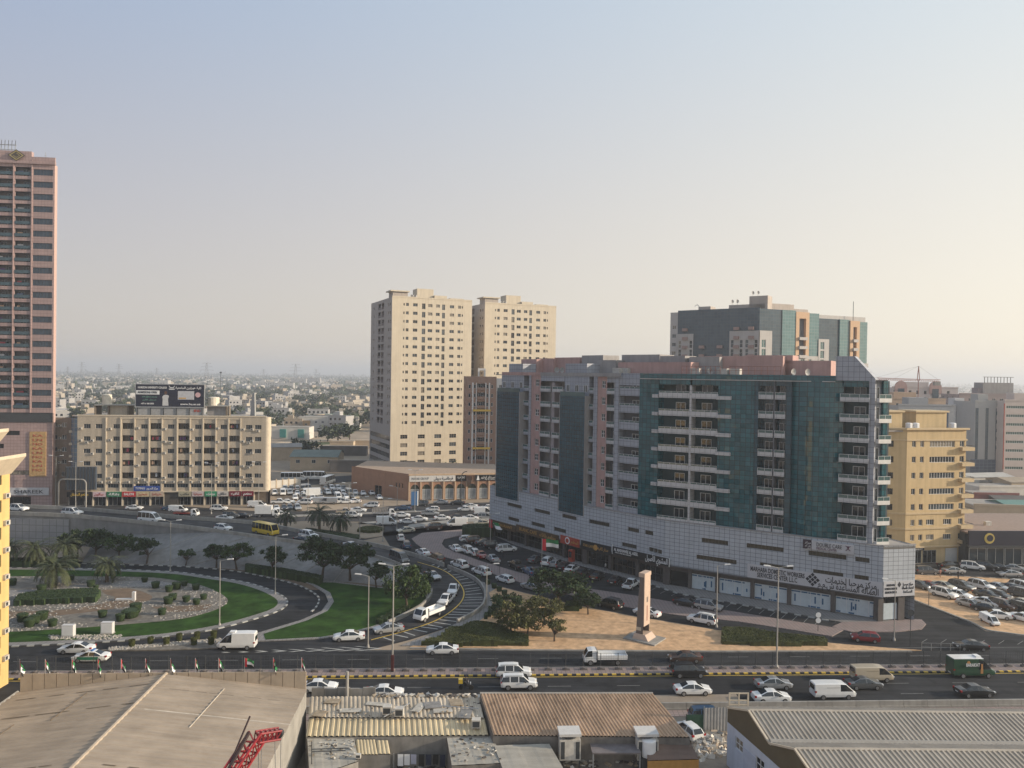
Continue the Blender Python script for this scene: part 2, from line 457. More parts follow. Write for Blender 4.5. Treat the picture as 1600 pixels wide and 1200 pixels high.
# chevrons on the merge, hatching on the ramp
q = MB()
for i in range(9):
    x = 345 + i*26; w = 4 + i*2.3; yy = 1019.5 - i*0.75
    for s in (1, -1):
        pts = [G(x, yy), G(x+7, yy), G(x+7+w*1.6, yy-s*(0.9+i*0.42)), G(x+w*1.6, yy-s*(0.9+i*0.42))]
        # arms point to the right
        pts = [G(x+w*1.6, yy), G(x+w*1.6+9, yy), G(x+9, yy-s*(0.7+i*0.36)), G(x, yy-s*(0.7+i*0.36))]
        q.poly([(p.x,p.y,0.016) for p in pts])
struct(q.build('chevron_marks', M_dw))
# ---- ramp: comes off the flyover and falls to the highway
hs = {}
rampR = [(-120,789,6.6),(26,793.5,6.6),(128,798,6.3),(280,811,5.6),(390,819,4.8),(460,831,3.9),(505,839,3.3),(554,848,2.5),(610,860,1.5),(660,874,.7),(700,888,.25),(740,906,.06),(756,924,.03),(757,942,.03),(748,956,.03),(720,972,.03),(680,986,.03),(620,1003,.03)]
rampL = [(-120,799,6.6),(26,805,6.6),(128,810,6.3),(280,825,5.6),(390,840,4.8),(470,851,3.9),(510,857,3.3),(550,864,2.5),(600,877,1.5),(640,893,.7),(664,908,.25),(674,924,.06),(671,936,.03),(660,948,.03),(644,958,.03),(620,970,.03),(590,982,.03),(540,996,.03)]
RR = smooth_line([tuple(G(*p)) for p in rampR], 102); RL = smooth_line([tuple(G(*p)) for p in rampL], 102)
b = MB(); strip_between(b, RL, RR, 0.012, 0.012); struct(b.build('ramp_road', M_asph2))
b = MB()                          # structure under the deck
n = len(RL)
for A, sgn in ((RL, 1), (RR, -1)):
    L = A[:66]
    b.add([(p.x,p.y,p.z-0.02) for p in L] + [(p.x,p.y,-0.05) for p in L], [((i,i+1,66+i+1,66+i) if sgn > 0 else (i+1,i,66+i,66+i+1)) for i in range(65)])
struct(b.build('ramp_wall', M_concd))
# embankment
foot = [(128,879),(180,880),(229,882),(290,884.5),(370,890),(426,897),(500,907),(560,911),(600,916),(640,921),(668,924)]
top = [(i, RL[i]) for i in range(12, 62)]
FO = gl(foot, 49)
TO = [RL[13 + int(round(i*47/49))] + Vector((0,0,0.0)) for i in range(50)]
TO = [Vector((p.x, p.y, p.z*min(1, 0.35+i*0.08)+0.25)) if i < 9 else Vector((p.x,p.y,p.z+0.25)) for i, p in enumerate(TO)]
b = MB(); M5 = [FO[i].lerp(TO[i], 0.5) for i in range(50)]
strip_between(b, FO, TO); struct(b.build('embankment', M_concd))
b = MB()
for i in range(3, 50, 4):         # joints cast as ribs
    b.tube(FO[i]+Vector((0,0,0.02)), TO[i]+Vector((0,0,0.03)), 0.07, n=4)
struct(b.build('embankment_ribs', M_conc))
b = MB(); b.poly([(p.x,p.y,0.02) for p in FO] + [(p.x,p.y,0.02) for p in OU[14:44][::-1]]); o = b.build('verge_soil', M_dirt)
if o.data.polygons[0].normal.z < 0: o.data.flip_normals()
struct(o)
# parapets
b = MB(); wall_along(b, RL[:62], 0.3, 0.0, 0.85); tag(b.build('ramp_parapet', M_conc), 'concrete parapet on the garden side of the descending ramp', 'parapet')
b = MB(); wall_along(b, RR[:60], 0.3, 0.0, 0.85); tag(b.build('ramp_parapet', M_conc), 'concrete parapet on the far side of the elevated ramp', 'parapet')
b = MB(); wall_along(b, [p for p in RR[60:92]], 0.3, -0.03, 0.75); tag(b.build('ramp_barrier', M_conc), 'curved concrete barrier between ramp hatching and service lane', 'barrier')
b = MB(); wall_along(b, [p for p in RL[66:94]], 0.35, -0.03, 0.7); tag(b.build('ramp_wall_low', M_conc), 'low curved concrete wall beside the lawn at the ramp foot', 'wall')
# bridge wall panel at far left with parapet
p0, p1 = RL[0], RL[10]
b = MB(); wall_along(b, [Vector((p.x, p.y-0.25, 0)) for p in (RL[0], RL[5], RL[11])], 0.2, 0, 5.9); tag(b.build('abutment_wall', tile_mat('abutment_panels', (0.26,0.26,0.265),(0.24,0.24,0.25),(0.13,0.13,0.13), 1.5, 1.5, 0.05, 0.8)), 'grey panelled abutment wall of the flyover behind the palms', 'wall')
# ramp hatching between yellow line and barrier
yl = smooth_line([tuple(G(*p)) for p in [(652,878,.75),(690,890,.3),(712,905,.1),(724,922,.03),(722,938,.03),(705,955,.03),(680,970,.03),(640,984,.03),(580,1000,.03)]], 60)
b = MB(); strip_between(b, offset_line(yl, 0.1), offset_line(yl, -0.1), 0.022, 0.022); struct(b.build('ramp_edge_line', M_yel))
b = MB()
for i in range(4, 60):
    p = yl[i]; best = min(RR[55:], key=lambda r: (r-p).length + 0.6*abs((r-p).dot((yl[min(i+1,60)]-yl[i-1]).normalized())+1.2))
    d = best-p; L = d.length
    if L < 1.2: continue
    d.normalize(); s = Vector((-d.y, d.x, 0))*0.14
    u, v = p+d*0.3, p+d*(L-0.45)
    if i % 2 == 0: b.poly([u+s+Vector((0,0,.024)), u-s+Vector((0,0,.024)), v-s+Vector((0,0,.024)), v+s+Vector((0,0,.024))])
o = b.build('ramp_hatching', M_dw)
for p in o.data.polygons:
    if p.normal.z < 0: o.data.flip_normals(); break
struct(o)
# ---- service road, shop parking, paver strips, sand island
sheet('service_road', [(596,832),(602,842),(612,858),(660,876),(700,890),(745,908),(781,916),(815,925),(870,938),(930,951),(994,963),(1074,976),(1120,984),(1214,992),(1297,1004),(1380,1012.5),(1440,1015),(1800,1021),(1800,1008),(1600,994),(1540,986),(1515,972),(1418,935),(1400,915),(1340,950),(1300,960),(1180,940),(1060,915),(1021,905),(913,872),(805,838),(770,825),(700,822),(640,826)], 0.004, M_asph)
slab('paver_strip', [(643,842),(660,833),(720,828),(767,825),(768,833),(721,837),(694,843),(690,850),(696,857),(750,877),(810,895),(860,907),(910,919),(990,931),(1060,943),(1150,957),(1230,970),(1320,984),(1300,995),(1226,983),(1155,972),(1060,962),(990,951),(936,941),(820,913),(776,899),(736,883),(692,870),(664,860),(650,850)], 0.12, M_pave)
slab('sand_island', [(762,926),(781,918),(815,927),(870,940),(930,953),(994,965),(1074,978),(1120,986),(1214,994),(1297,1006),(1400,1014.5),(1440,1017),(1100,1017.5),(800,1015),(690,1012),(640,1012),(700,992),(735,980),(760,962),(768,945)], 0.13, M_sand)
slab('footpath_bend', [(745,908),(781,917),(764,927),(770,945),(762,962),(735,981),(700,994),(655,1010),(625,1010),(690,986),(750,958),(760,942),(758,924)], 0.145, M_pave2)
kerb('sand_kerb', [G(x,y) for x,y in ((640,1013.5),(800,1016.5),(1100,1018.8),(1445,1018.5))], 0.3, 0.17, [M_conc], 2.0)
slab('corner_pavement', [(1316,973),(1400,968),(1440,969),(1447,976),(1440,984),(1400,988),(1330,988),(1300,980)], 0.13, M_pave)
slab('shop_pavement', [(765,834),(805,852),(913,886),(1021,914.5),(1060,927.5),(1180,949),(1316,973),(1390,972),(1377,960),(1079,910),(913,868),(805,835),(770,822)], 0.14, M_pave2)
kerb('shop_kerb', [G(x,y) for x,y in ((1000,908.5),(1060,928.2),(1180,949.8),(1316,974))], 0.3, 0.18, [M_dw, MATS['kerb_black']], 1.1)
q = MB()                          # stall lines before the shops and on the service road
for i in range(17):
    t = i/16; p = G(1010+t*270, 914+t*54.5); r = p + (G(1060,928)-G(1180,950)).cross(Vector((0,0,1))).normalized()*-3.6
    d = (r-p).normalized(); s = Vector((-d.y,d.x,0))*0.06
    q.poly([(v.x,v.y,0.012) for v in (p+s, p-s, r-s, r+s)])
for i in range(9):
    x = 1440 + i*30; p, r = G(x, 1004+i*0.6), G(x+9, 998.3+i*0.6); s = Vector((0.07,0,0))
    q.poly([(v.x,v.y,0.012) for v in (p-s, p+s, r+s, r-s)])
struct(q.build('stall_lines', mat('faded_white_paint',(0.2,0.2,0.195),0.7,0.3,2)))
# ---- right: sandy car park, its road and forecourt
slab('parking_sand', [(1418,934),(1515,971),(1543,985),(1600,992.5),(1900,1012),(1900,912),(1600,907),(1440,897),(1405,900)], 0.10, M_sand)
kerb('parking_kerb', [G(x,y) for x,y in ((1410,931),(1515,971.6),(1543,985.6),(1600,993.2),(1800,1006))], 0.35, 0.16, [M_conc], 1.2)
sheet('forecourt_road', [(1390,900),(1440,898),(1600,908),(1900,918),(1900,872),(1600,872),(1500,872),(1390,880)], 0.004, M_asph)
kerb('forecourt_kerb', [G(x,y) for x,y in ((1430,898.5),(1520,902),(1600,905.5),(1760,912))], 0.3, 0.16, [M_conc, MATS['kerb_black']], 1.2)
# ---- middle distance: cross street, car park, frontage street
sheet('cross_street', [(-200,792),(60,790),(240,788),(420,800),(560,796),(640,788),(800,784),(830,800),(780,826),(640,834),(600,838),(560,846),(430,822),(280,808),(-200,800)], 0.004, M_asph2)
slab('cross_median', [(560,817),(640,812),(790,806),(790,808),(640,815),(560,820)], 0.13, M_conc)
slab('cross_median', [(640,822),(700,815),(790,811),(790,815),(700,820),(632,829)], 0.5, M_conc)
slab('cross_median', [(430,806),(560,801.5),(780,794),(780,795.5),(560,803.5),(430,809)], 0.13, M_conc)
slab('palm_island', [(400,822),(470,815),(560,816),(600,824),(598,838),(570,842),(470,829)], 0.13, M_dust)
sheet('car_park', [(415,765),(560,760),(640,783),(560,792),(425,800)], 0.006, M_dust)
sheet('inner_street', [(400,752),(560,742),(560,752),(405,764)], 0.006, M_asph2)
# ================================================================ building helpers
def wall_holes(b, u0, u1, z0, z1, holes, depth=0.2, y=0.0):
    us = sorted({u0, u1, *[min(max(v, u0), u1) for h in holes for v in (h[0], h[0]+h[2])]})
    zs = sorted({z0, z1, *[min(max(v, z0), z1) for h in holes for v in (h[1], h[1]+h[3])]})
    def inside(u, z):
        return any(h[0] < u < h[0]+h[2] and h[1] < z < h[1]+h[3] for h in holes)
    for j in range(len(zs)-1):
        zc = (zs[j]+zs[j+1])/2; run = None
        for i in range(len(us)):
            solid = i < len(us)-1 and not inside((us[i]+us[i+1])/2, zc)
            if solid and run is None: run = us[i]
            if not solid and run is not None:
                b.poly([(run,y,zs[j]),(us[i],y,zs[j]),(us[i],y,zs[j+1]),(run,y,zs[j+1])]); run = None
    for h in holes:
        a, c, d, e = h[0], h[0]+h[2], h[1], h[1]+h[3]; Y = y+depth
        b.add([(a,y,d),(c,y,d),(c,y,e),(a,y,e),(a,Y,d),(c,Y,d),(c,Y,e),(a,Y,e)], [(0,4,5,1),(1,5,6,2),(2,6,7,3),(3,7,4,0)])
WM = {}
WR = random.Random(99); M_curtn = mat('curtained_glass', (0.20,0.175,0.14), 0.25, 0.3, 0.8, spec=0.6); M_glassb = mat('blue_grey_glass', (0.06,0.075,0.085), 0.1, 0.3, 0.5, spec=0.7)
def win_mesh(w, h, nx=2, ny=1, fr=0.07, mats=None):
    mats = mats or (M_frame, M_glass)
    key = (round(w,2), round(h,2), nx, ny, fr, mats[0].name, mats[1].name)
    if key in WM: return WM[key]
    b = MB(); b.k = 1; b.poly([(0,0.03,0),(w,0.03,0),(w,0.03,h),(0,0.03,h)]); b.k = 0
    b.box(0,w,-0.03,0.025,0,fr); b.box(0,w,-0.03,0.025,h-fr,h); b.box(0,fr,-0.03,0.025,fr,h-fr); b.box(w-fr,w,-0.03,0.025,fr,h-fr)
    for i in range(1,nx): b.box(w*i/nx-fr/2, w*i/nx+fr/2, -0.025, 0.025, fr, h-fr)
    for j in range(1,ny): b.box(fr, w-fr, -0.02, 0.022, h*j/ny-fr/2, h*j/ny+fr/2)
    me = b.mesh('window'); me.materials.append(mats[0]); me.materials.append(mats[1])
    WM[key] = me
    return me
def rotz(T): return math.atan2(T[1][0], T[0][0])
def TT(x=0, y=0, z=0, a=0.0): return Matrix.Translation((x,y,z)) @ Matrix.Rotation(a, 4, 'Z')
def facade(par, T, W, z0, z1, wins, wmat, depth=0.2, wmats=None, name='wall', fr=0.07, wname='window'):
    """wall with real openings plus a window set back in each; wins = (u, z, w, h, nx, ny)"""
    b = MB(); wall_holes(b, 0, W, z0, z1, [w[:4] for w in wins], depth)
    o = b.build(name, wmat, par, T.to_translation(), rotz(T))
    fm, gm = wmats or (M_frame, M_glass)
    for (u, z, w, h, nx, ny) in wins:
        p = T @ Vector((u, depth-0.035, z)); r_ = WR.random(); g2 = gm
        if gm in (M_glass, M_glassd): g2 = M_curtn if r_ < 0.16 else (M_glassb if r_ < 0.34 else (M_glassd if r_ < 0.6 else gm))
        put(wname, win_mesh(w, h, nx, ny, fr, (fm, g2)), None, par, p, rotz(T))
    return o
def box_part(name, par, m, *bx, T=None):
    b = MB()
    for q in bx: b.box(*q)
    return b.build(name, m, par, T.to_translation() if T else None, rotz(T) if T else None)
def sides(w, d):                  # frames of the four faces of a w x d block, front first
    return TT(0,0), TT(w,0,0,math.pi/2), TT(w,d,0,math.pi), TT(0,d,0,-math.pi/2)
def text_mesh(txt, size, width=None, bold=0.0):
    cu = bpy.data.curves.new('lettering', 'FONT'); cu.body = txt; cu.size = size; cu.extrude = 0.02; cu.offset = bold
    cu.align_x = 'CENTER'; cu.align_y = 'CENTER'; cu.resolution_u = 2
    o = bpy.data.objects.new('tmp', cu); COL.objects.link(o)
    dg = bpy.context.evaluated_depsgraph_get(); dg.update()
    me = bpy.data.meshes.new_from_object(o.evaluated_get(dg))
    bpy.data.objects.remove(o)
    me.materials.clear()
    if width and len(me.vertices):
        xs = [v.co.x for v in me.vertices]; k = width/(max(xs)-min(xs))
        for v in me.vertices: v.co.x *= k
    return me
AR = {'ا':(0xFE8D,0xFE8E),'أ':(0xFE83,0xFE84),'ب':(0xFE8F,0xFE90,0xFE91,0xFE92),'ة':(0xFE93,0xFE94),'ت':(0xFE95,0xFE96,0xFE97,0xFE98),'ج':(0xFE9D,0xFE9E,0xFE9F,0xFEA0),'ح':(0xFEA1,0xFEA2,0xFEA3,0xFEA4),'خ':(0xFEA5,0xFEA6,0xFEA7,0xFEA8),'د':(0xFEA9,0xFEAA),'ر':(0xFEAD,0xFEAE),'ز':(0xFEAF,0xFEB0),'س':(0xFEB1,0xFEB2,0xFEB3,0xFEB4),'ش':(0xFEB5,0xFEB6,0xFEB7,0xFEB8),'ص':(0xFEB9,0xFEBA,0xFEBB,0xFEBC),'ع':(0xFEC9,0xFECA,0xFECB,0xFECC),'ف':(0xFED1,0xFED2,0xFED3,0xFED4),'ك':(0xFED9,0xFEDA,0xFEDB,0xFEDC),'ل':(0xFEDD,0xFEDE,0xFEDF,0xFEE0),'م':(0xFEE1,0xFEE2,0xFEE3,0xFEE4),'ن':(0xFEE5,0xFEE6,0xFEE7,0xFEE8),'ه':(0xFEE9,0xFEEA,0xFEEB,0xFEEC),'و':(0xFEED,0xFEEE),'ي':(0xFEF1,0xFEF2,0xFEF3,0xFEF4),'ط':(0xFEC1,0xFEC2,0xFEC3,0xFEC4),'ق':(0xFED5,0xFED6,0xFED7,0xFED8)}
def arabic(s):                    # joined letter forms, in visual order
    out = []
    for i, c in enumerate(s):
        if c not in AR: out.append(c); continue
        f = AR[c]
        pj = i > 0 and s[i-1] in AR and len(AR[s[i-1]]) == 4
        nj = i+1 < len(s) and s[i+1] in AR and len(f) == 4
        k = (3 if nj else 1) if pj else (2 if nj else 0)
        out.append(chr(f[k]))
    return ''.join(out[::-1])
def letters(par, T, txt, u, z, size, m, width=None, y=-0.06, name='lettering', bold=0.0):
    me = text_mesh(txt, size, width, bold)
    if not len(me.vertices): return None
    o = put(name, me, m, par, T @ Vector((u, y, z)), (math.pi/2, 0, rotz(T)))
    return o
def cyl_part(name, par, m, r, h, loc, n=12, cap=0.0):
    b = MB(); b.lathe([(r,0),(r,h*0.9),(r*0.93,h*0.95),(r*0.4,h)], n); return b.build(name, m, par, loc)
def ac_mesh():
    if 'ac' in WM: return WM['ac']
    b = MB(); b.box(-0.42,0.42,-0.36,0,0,0.58); b.k = 1; b.poly([(-0.3,-0.365,0.08),(0.12,-0.365,0.08),(0.12,-0.365,0.5),(-0.3,-0.365,0.5)])
    b.k = 0; b.box(-0.36,-0.32,-0.3,0,-0.14,0); b.box(0.32,0.36,-0.3,0,-0.14,0)
    me = b.mesh('air_conditioner'); me.materials.append(M_acu); me.materials.append(M_dsteel); WM['ac'] = me
    return me
def dish_mesh():
    if 'dish' in WM: return WM['dish']
    b = MB(); n = 12; pts = []; 
    for r, y in ((0.02,0.22),(0.35,0.14),(0.62,0.0)):
        for i in range(n): pts.append((r*math.cos(6.283*i/n), y, 1.2+r*math.sin(6.283*i/n)))
    b.add(pts, [(j*n+i, j*n+(i+1)%n, (j+1)*n+(i+1)%n, (j+1)*n+i) for j in range(2) for i in range(n)])
    b.tube((0,0.2,1.2),(0,0.1,0),0.05,n=5); b.tube((0,0.2,1.2),(0,-0.4,1.25),0.025,n=4)
    me = b.mesh('satellite_dish'); me.materials.append(mat('dish_grey',(0.35,0.34,0.33),0.6,0.1)); WM['dish'] = me
    return me
# ================================================================ the long corner building with the glass fronts
M_tile = tile_mat('podium_panels', (0.40,0.43,0.47), (0.37,0.395,0.435), (0.12,0.13,0.145), 0.95, 0.72, 0.035, 0.5)
M_tile2 = tile_mat('tower_panels', (0.32,0.335,0.375), (0.29,0.305,0.345), (0.13,0.13,0.145), 0.9, 0.9, 0.035, 0.5)
M_pink = mat('pink_render', (0.42,0.27,0.245), 0.85, 0.08, 0.6, 0.1, streak=0.18)
M_curt = tile_mat('teal_curtain_glass', (0.018,0.112,0.135), (0.011,0.070,0.090), (0.010,0.030,0.038), 0.95, 0.86, 0.05, 0.1, spec=0.6, tilt=0.08, dirt=0.25)
M_curt2 = tile_mat('blue_curtain_glass', (0.014,0.068,0.100), (0.009,0.048,0.074), (0.010,0.024,0.032), 0.8, 0.86, 0.05, 0.12, spec=0.6, tilt=0.04, dirt=0.25)
M_balc = tile_mat('balcony_panels', (0.47,0.46,0.46), (0.44,0.43,0.43), (0.2,0.2,0.2), 1.0, 0.8, 0.03, 0.55)
M_rail = mat('railing_glass', (0.05,0.10,0.10), 0.12, 0.15, 1, spec=0.7)
M_shade = mat('recess_shade', (0.12,0.125,0.14), 0.85, 0.15, 0.5)  # dark tone that paints shade into recesses, soffits and cores
M_greyr = mat('grey_render', (0.30,0.285,0.28), 0.85, 0.1, 0.5, streak=0.15)
M_roof = mat('roof_screed', (0.30,0.275,0.25), 0.9, 0.2, 0.3)
MBP = [G(768,838), G(913,882), G(1040,914.5), G(1379,971)]
MBO = Vector((MBP[2].x, MBP[2].y, 0))
main = thing('apartment_building', 'long teal glass and grey panelled apartment building over a white podium of shops', 'building', MBO)
FAC = []
for i in range(3):
    a, c = MBP[i], MBP[i+1]; d = c-a
    FAC.append((a, d.length, math.atan2(d.y, d.x)))
def onf(px, py, off=0.0):         # where a pixel's ray meets the fronts: facet, distance along, height
    d = ray(px, py); best = None
    for i, (a, L, ang) in enumerate(FAC):
        n = Vector((-math.sin(ang), math.cos(ang), 0)); t = (a + n*off).dot(n)/d.dot(n)
        p = d*t; u = (p-a).dot(Vector((math.cos(ang), math.sin(ang), 0)))
        e = 0 if 0 <= u <= L else min(abs(u), abs(u-L))
        if best is None or e < best[0]: best = (e, i, u, CAMH + p.z)
    return best[1:]
def FT(i, off=0.0):               # frame of a facet relative to the building's origin
    a, L, ang = FAC[i]; n = Vector((-math.sin(ang), math.cos(ang), 0)); p = a + n*off - MBO
    return TT(p.x, p.y, 0, ang)
ZP, ZB, FH = 12.6, 4.2, 3.42
FL = [ZP + FH*k for k in range(8)]; ZT = ZP + FH*8
# ---- podium
pw = [(205,235,110),(410,280,115),(610,320,105),(830,365,150),(1080,415,85),(1240,445,150),(200,337,80),(380,378,100),(540,415,90),(785,468,165),(1050,530,110),(1265,570,140)]
PW = [(760+x/4.706, 740+y/4.706, w/4.706) for x, y, w in pw]
pw = [(240,195,175),(570,235,245),(980,285,250),(1210,315,95),(250,313,265),(645,362,220),(985,405,200),(1205,433,95)]
PW += [(1060+x/4.21, 800+y/4.21, w/4.21) for x, y, w in pw]
holes = {0:[], 1:[], 2:[]}
POFF = -0.7
for x, y, w in PW:
    i, u, z = onf(x, y, POFF); _, u0, _ = onf(x-w/2, y, POFF); _, u1, _ = onf(x+w/2, y, POFF)
    if not (0.3 < u0 < u1 < FAC[i][1]-0.3): 
        u0 = max(0.4, min(u0, FAC[i][1]-2.5)); u1 = min(FAC[i][1]-0.4, max(u1, u0+2))
    holes[i].append((u0, z-0.42, u1-u0, 0.84, max(2, int(round((u1-u0)/0.62))), 1))
M_louv = mat('bronze_window', (0.05,0.043,0.03), 0.35, 0.3, 1.5, spec=0.5)
for i, (a, L, ang) in enumerate(FAC):
    facade(main, FT(i, POFF), L + (0.25 if i < 2 else 0), ZB, ZP, holes[i], M_tile, 0.35, (mat('bronze_frame',(0.10,0.095,0.085),0.5,0.1), M_louv), 'podium_wall', 0.06)
    box_part('podium_coping', main, M_greyr, (-0.05, L+0.15, -0.08, 0.75, ZP-0.002, ZP+0.12), T=FT(i, POFF))
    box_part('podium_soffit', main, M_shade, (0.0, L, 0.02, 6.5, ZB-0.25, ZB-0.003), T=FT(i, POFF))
    b = MB()                      # thin relief lines of the cladding
    rr = random.Random(40+i)
    for k in range(int(L/3)):
        u = rr.uniform(0.5, L-4.5); z = rr.choice([6.6, 7.9, 9.2, 10.6]); w = rr.uniform(2, 4)
        if any(h[0]-0.3 < u+w and u < h[0]+h[2]+0.3 and abs(z-h[1]-0.4) < 0.9 for h in holes[i]): continue
        b.box(u, u+w, -0.05, 0.0, z, z+0.06); b.box(u-0.06, u, -0.05, 0, z-0.5, z+0.06)
    if b.v: b.build('cladding_trim', mat('trim_grey',(0.24,0.24,0.25),0.6,0.1), main, FT(i, POFF).to_translation(), ang)['kind'] = 'stuff'
# right end of the podium: short sunlit face, then the flank
E0 = MBP[3] + Vector((math.sin(FAC[2][2]), -math.cos(FAC[2][2]), 0))*0.7
e1 = G(1429, 930.5, 4.2); E1 = Vector((e1.x, e1.y, 0)); eang = math.atan2(E1.y-E0.y, E1.x-E0.x); EL = (E1-E0).length
ET = TT(*(E0-MBO), eang)
facade(main, ET, EL, ZB, ZP+0.1, [], M_tile, name='podium_wall')
facade(main, TT(*(E1-MBO), eang+math.pi/2+0.15), 22, 0, ZP+0.1, [(4+5*k, 8.6, 3, 0.85, 5, 1) for k in range(3)], M_tile, 0.3, None, 'podium_wall')
box_part('podium_coping', main, M_greyr, (-0.1, EL+0.1, -0.08, 0.3, ZP+0.1, ZP+0.22), T=ET)
# podium roof and ground storey core
def back(i, d):
    n = Vector((0,0,0))
    for k in (i-1, i):
        if 0 <= k < 3: n += Vector((-math.sin(FAC[k][2]), math.cos(FAC[k][2]), 0))
    n.normalize(); p = MBP[i] + n*d - MBO
    return (p.x, p.y)
E1b = E1 + Vector((-math.sin(eang+0.15), math.cos(eang+0.15), 0))*20 - MBO
ring = [back(0,-0.6), back(1,-0.6), back(2,-0.6), tuple(E0-MBO)[:2], tuple(E1-MBO)[:2], (E1b.x, E1b.y), back(2,24), back(1,24), back(0,20)]
b = MB(); b.prism(ring, ZP-0.5, ZP-0.05); b.build('podium_roof', M_roof, main)
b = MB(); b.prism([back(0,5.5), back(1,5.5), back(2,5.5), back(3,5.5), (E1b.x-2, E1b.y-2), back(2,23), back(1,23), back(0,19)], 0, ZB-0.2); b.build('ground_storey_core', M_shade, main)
# ---- shops under the podium
M_pil = mat('pillar_stone', (0.085,0.075,0.072), 0.5, 0.2, 1)
M_fasc = mat('fascia_dark', (0.07,0.062,0.06), 0.6, 0.15, 1)
rr = random.Random(3)
shopc = [(0.10,0.05,0.03),(0.05,0.05,0.055),(0.16,0.03,0.03),(0.03,0.035,0.04),(0.04,0.05,0.04),(0.08,0.06,0.045)]
for i, (a, L, ang) in enumerate(FAC):
    T = FT(i)
    n = int(L/6); st = L/n
    us = [min(max(k*st, 0.35), L-0.35) for k in range(n+1)] if i < 2 else [onf(x, y)[1] for x, y in ((1043,909),(1077.5,917),(1120,926),(1175,936),(1232.5,946),(1301,957),(1376.5,969))]
    for u in us:
        box_part('pillar', main, M_pil, (u-0.35, u+0.35, 0.0, 0.7, 0, ZB-0.25), T=T)
    box_part('fascia', main, M_fasc, (0, L, 0.15, 0.4, ZB-1.15, ZB-0.26), T=T)
    if i < 2:
        for k in range(n):
            u = k*st+0.36; w = st-0.72
            f = put('shopfront', win_mesh(w, 2.95, 5, 2, 0.08, (mat('shop_frame_%d' % rr.randrange(6), shopc[rr.randrange(6)], 0.5, 0.1), M_glassd)), None, main, T @ Vector((u, 0.6, 0.14)), ang)
SW = mat('shop_blind', (0.46,0.52,0.55), 0.45, 0.08, 1.5, spec=0.6); SBl = mat('shop_blue', (0.03,0.10,0.20), 0.5, 0.2, 2)
T2 = FT(2)
for x0, x1, y in ((1079,1117,915),(1123,1172,925),(1178,1230,935),(1235,1297,945),(1305,1374,957)):
    u0, u1 = onf(x0, y)[1], onf(x1, y)[1]
    f = box_part('shop_window', main, SW, (u0, u1, 0.30, 0.42, 0.25, 3.0), T=T2)
    b = MB(); rr = random.Random(int(x0)); u = u0+0.1
    while u < u1-0.9:
        w = rr.uniform(0.5, 1.6)
        if rr.random() < 0.85: b.box(u, min(u+w, u1-0.05), 0.27, 0.30, 2.62, 2.85)
        if rr.random() < 0.55: b.box(u, min(u+w, u1-0.05), 0.27, 0.30, 0.32, 0.58)
        u += w+0.15
    for k in range(3):
        u = rr.uniform(u0+0.4, u1-0.6); b.box(u, u+0.25, 0.27, 0.30, rr.uniform(0.7,1.2), rr.uniform(1.6,2.3))
    b.build('window_graphics', SBl, f, (0,0,0), 0)['kind'] = 'stuff'
    for k in range(1, 4):
        u = u0+(u1-u0)*k/4; box_part('mullion', main, M_frame, (u-0.03, u+0.03, 0.255, 0.268, 0.25, 3.0), T=T2)
box_part('shopfront', main, M_glassd, (onf(1046,910)[1], onf(1076,915)[1], 0.5, 0.6, 0.14, 3.0), T=T2)
box_part('pillar', main, M_pil, (-0.6, 0.3, 0.2, 1.4, 0, ZB-0.25), T=ET); box_part('pillar', main, M_pil, (3.2, 4.4, 0.2, 1.4, 0, ZB-0.25), T=ET)
box_part('shop_window', main, SW, (0.5, 3.1, 0.45, 0.55, 0.3, 3.0), T=ET)
# signs
def sign_between(x0, y0, x1, y1, x2, y2, m, name='sign', th=0.14, off=-0.72):
    """board whose top-left, top-right and bottom-right pixels are given, hung on the front"""
    i, u0, z0 = onf(x0, y0, off); i1, u1, z1 = onf(x1, y1, off); _, _, z2 = onf(x2, y2, off)
    i = onf((x0+x1)/2, (y0+y1)/2, off)[0]
    # keep on one facet
    a, L, ang = FAC[i]; nn = Vector((-math.sin(ang), math.cos(ang), 0)); dd = Vector((math.cos(ang), math.sin(ang), 0))
    def uu(px, py):
        d = ray(px, py); t = (a + nn*off).dot(nn)/d.dot(nn); p = d*t
        return (p-a).dot(dd), CAMH + p.z
    u0, z0 = uu(x0, y0); u1, z1 = uu(x1, y1); _, z2 = uu(x2, y2)
    zt = (z0+z1)/2; h = zt - z2
    T = FT(i, off)
    o = box_part(name, main, m, (u0, u1, -th, 0.0, z2, zt), T=T)
    return T, u0, u1, z2, zt, o
M_sbr = mat('sign_brown', (0.075,0.045,0.02), 0.5, 0.35, 1.2); M_gold = mat('gold_letter', (0.50,0.28,0.08), 0.4, 0.15, 3, metal=0.2)
M_sred = mat('sign_red', (0.36,0.055,0.03), 0.5, 0.2, 1.5); M_sblk = mat('sign_black', (0.018,0.018,0.02), 0.35, 0.2, 1)
M_lw = mat('letter_white', (0.72,0.72,0.72), 0.5, 0.05); M_ld = mat('letter_dark', (0.025,0.027,0.035), 0.5, 0.1); M_swh = mat('sign_white', (0.47,0.47,0.49), 0.5, 0.06, 1)
T, a0, a1, z0, z1, o = sign_between(768,812.5,806,820,806,832, M_sbr)
letters(main, T, 'RESTAURANT', (a0+a1)/2, (z0+z1)/2, 0.9, M_gold, (a1-a0)*0.75, -0.2)
T, a0, a1, z0, z1, o = sign_between(807,820.5,873.5,835,873.5,849, M_sbr)
letters(main, T, 'BLANC CAFE', a0+(a1-a0)*0.3, (z0+z1)/2, 1.1, M_gold, (a1-a0)*0.42, -0.2)
letters(main, T, arabic('مطعم بلانك'), a0+(a1-a0)*0.76, (z0+z1)/2, 1.2, M_gold, (a1-a0)*0.36, -0.2)
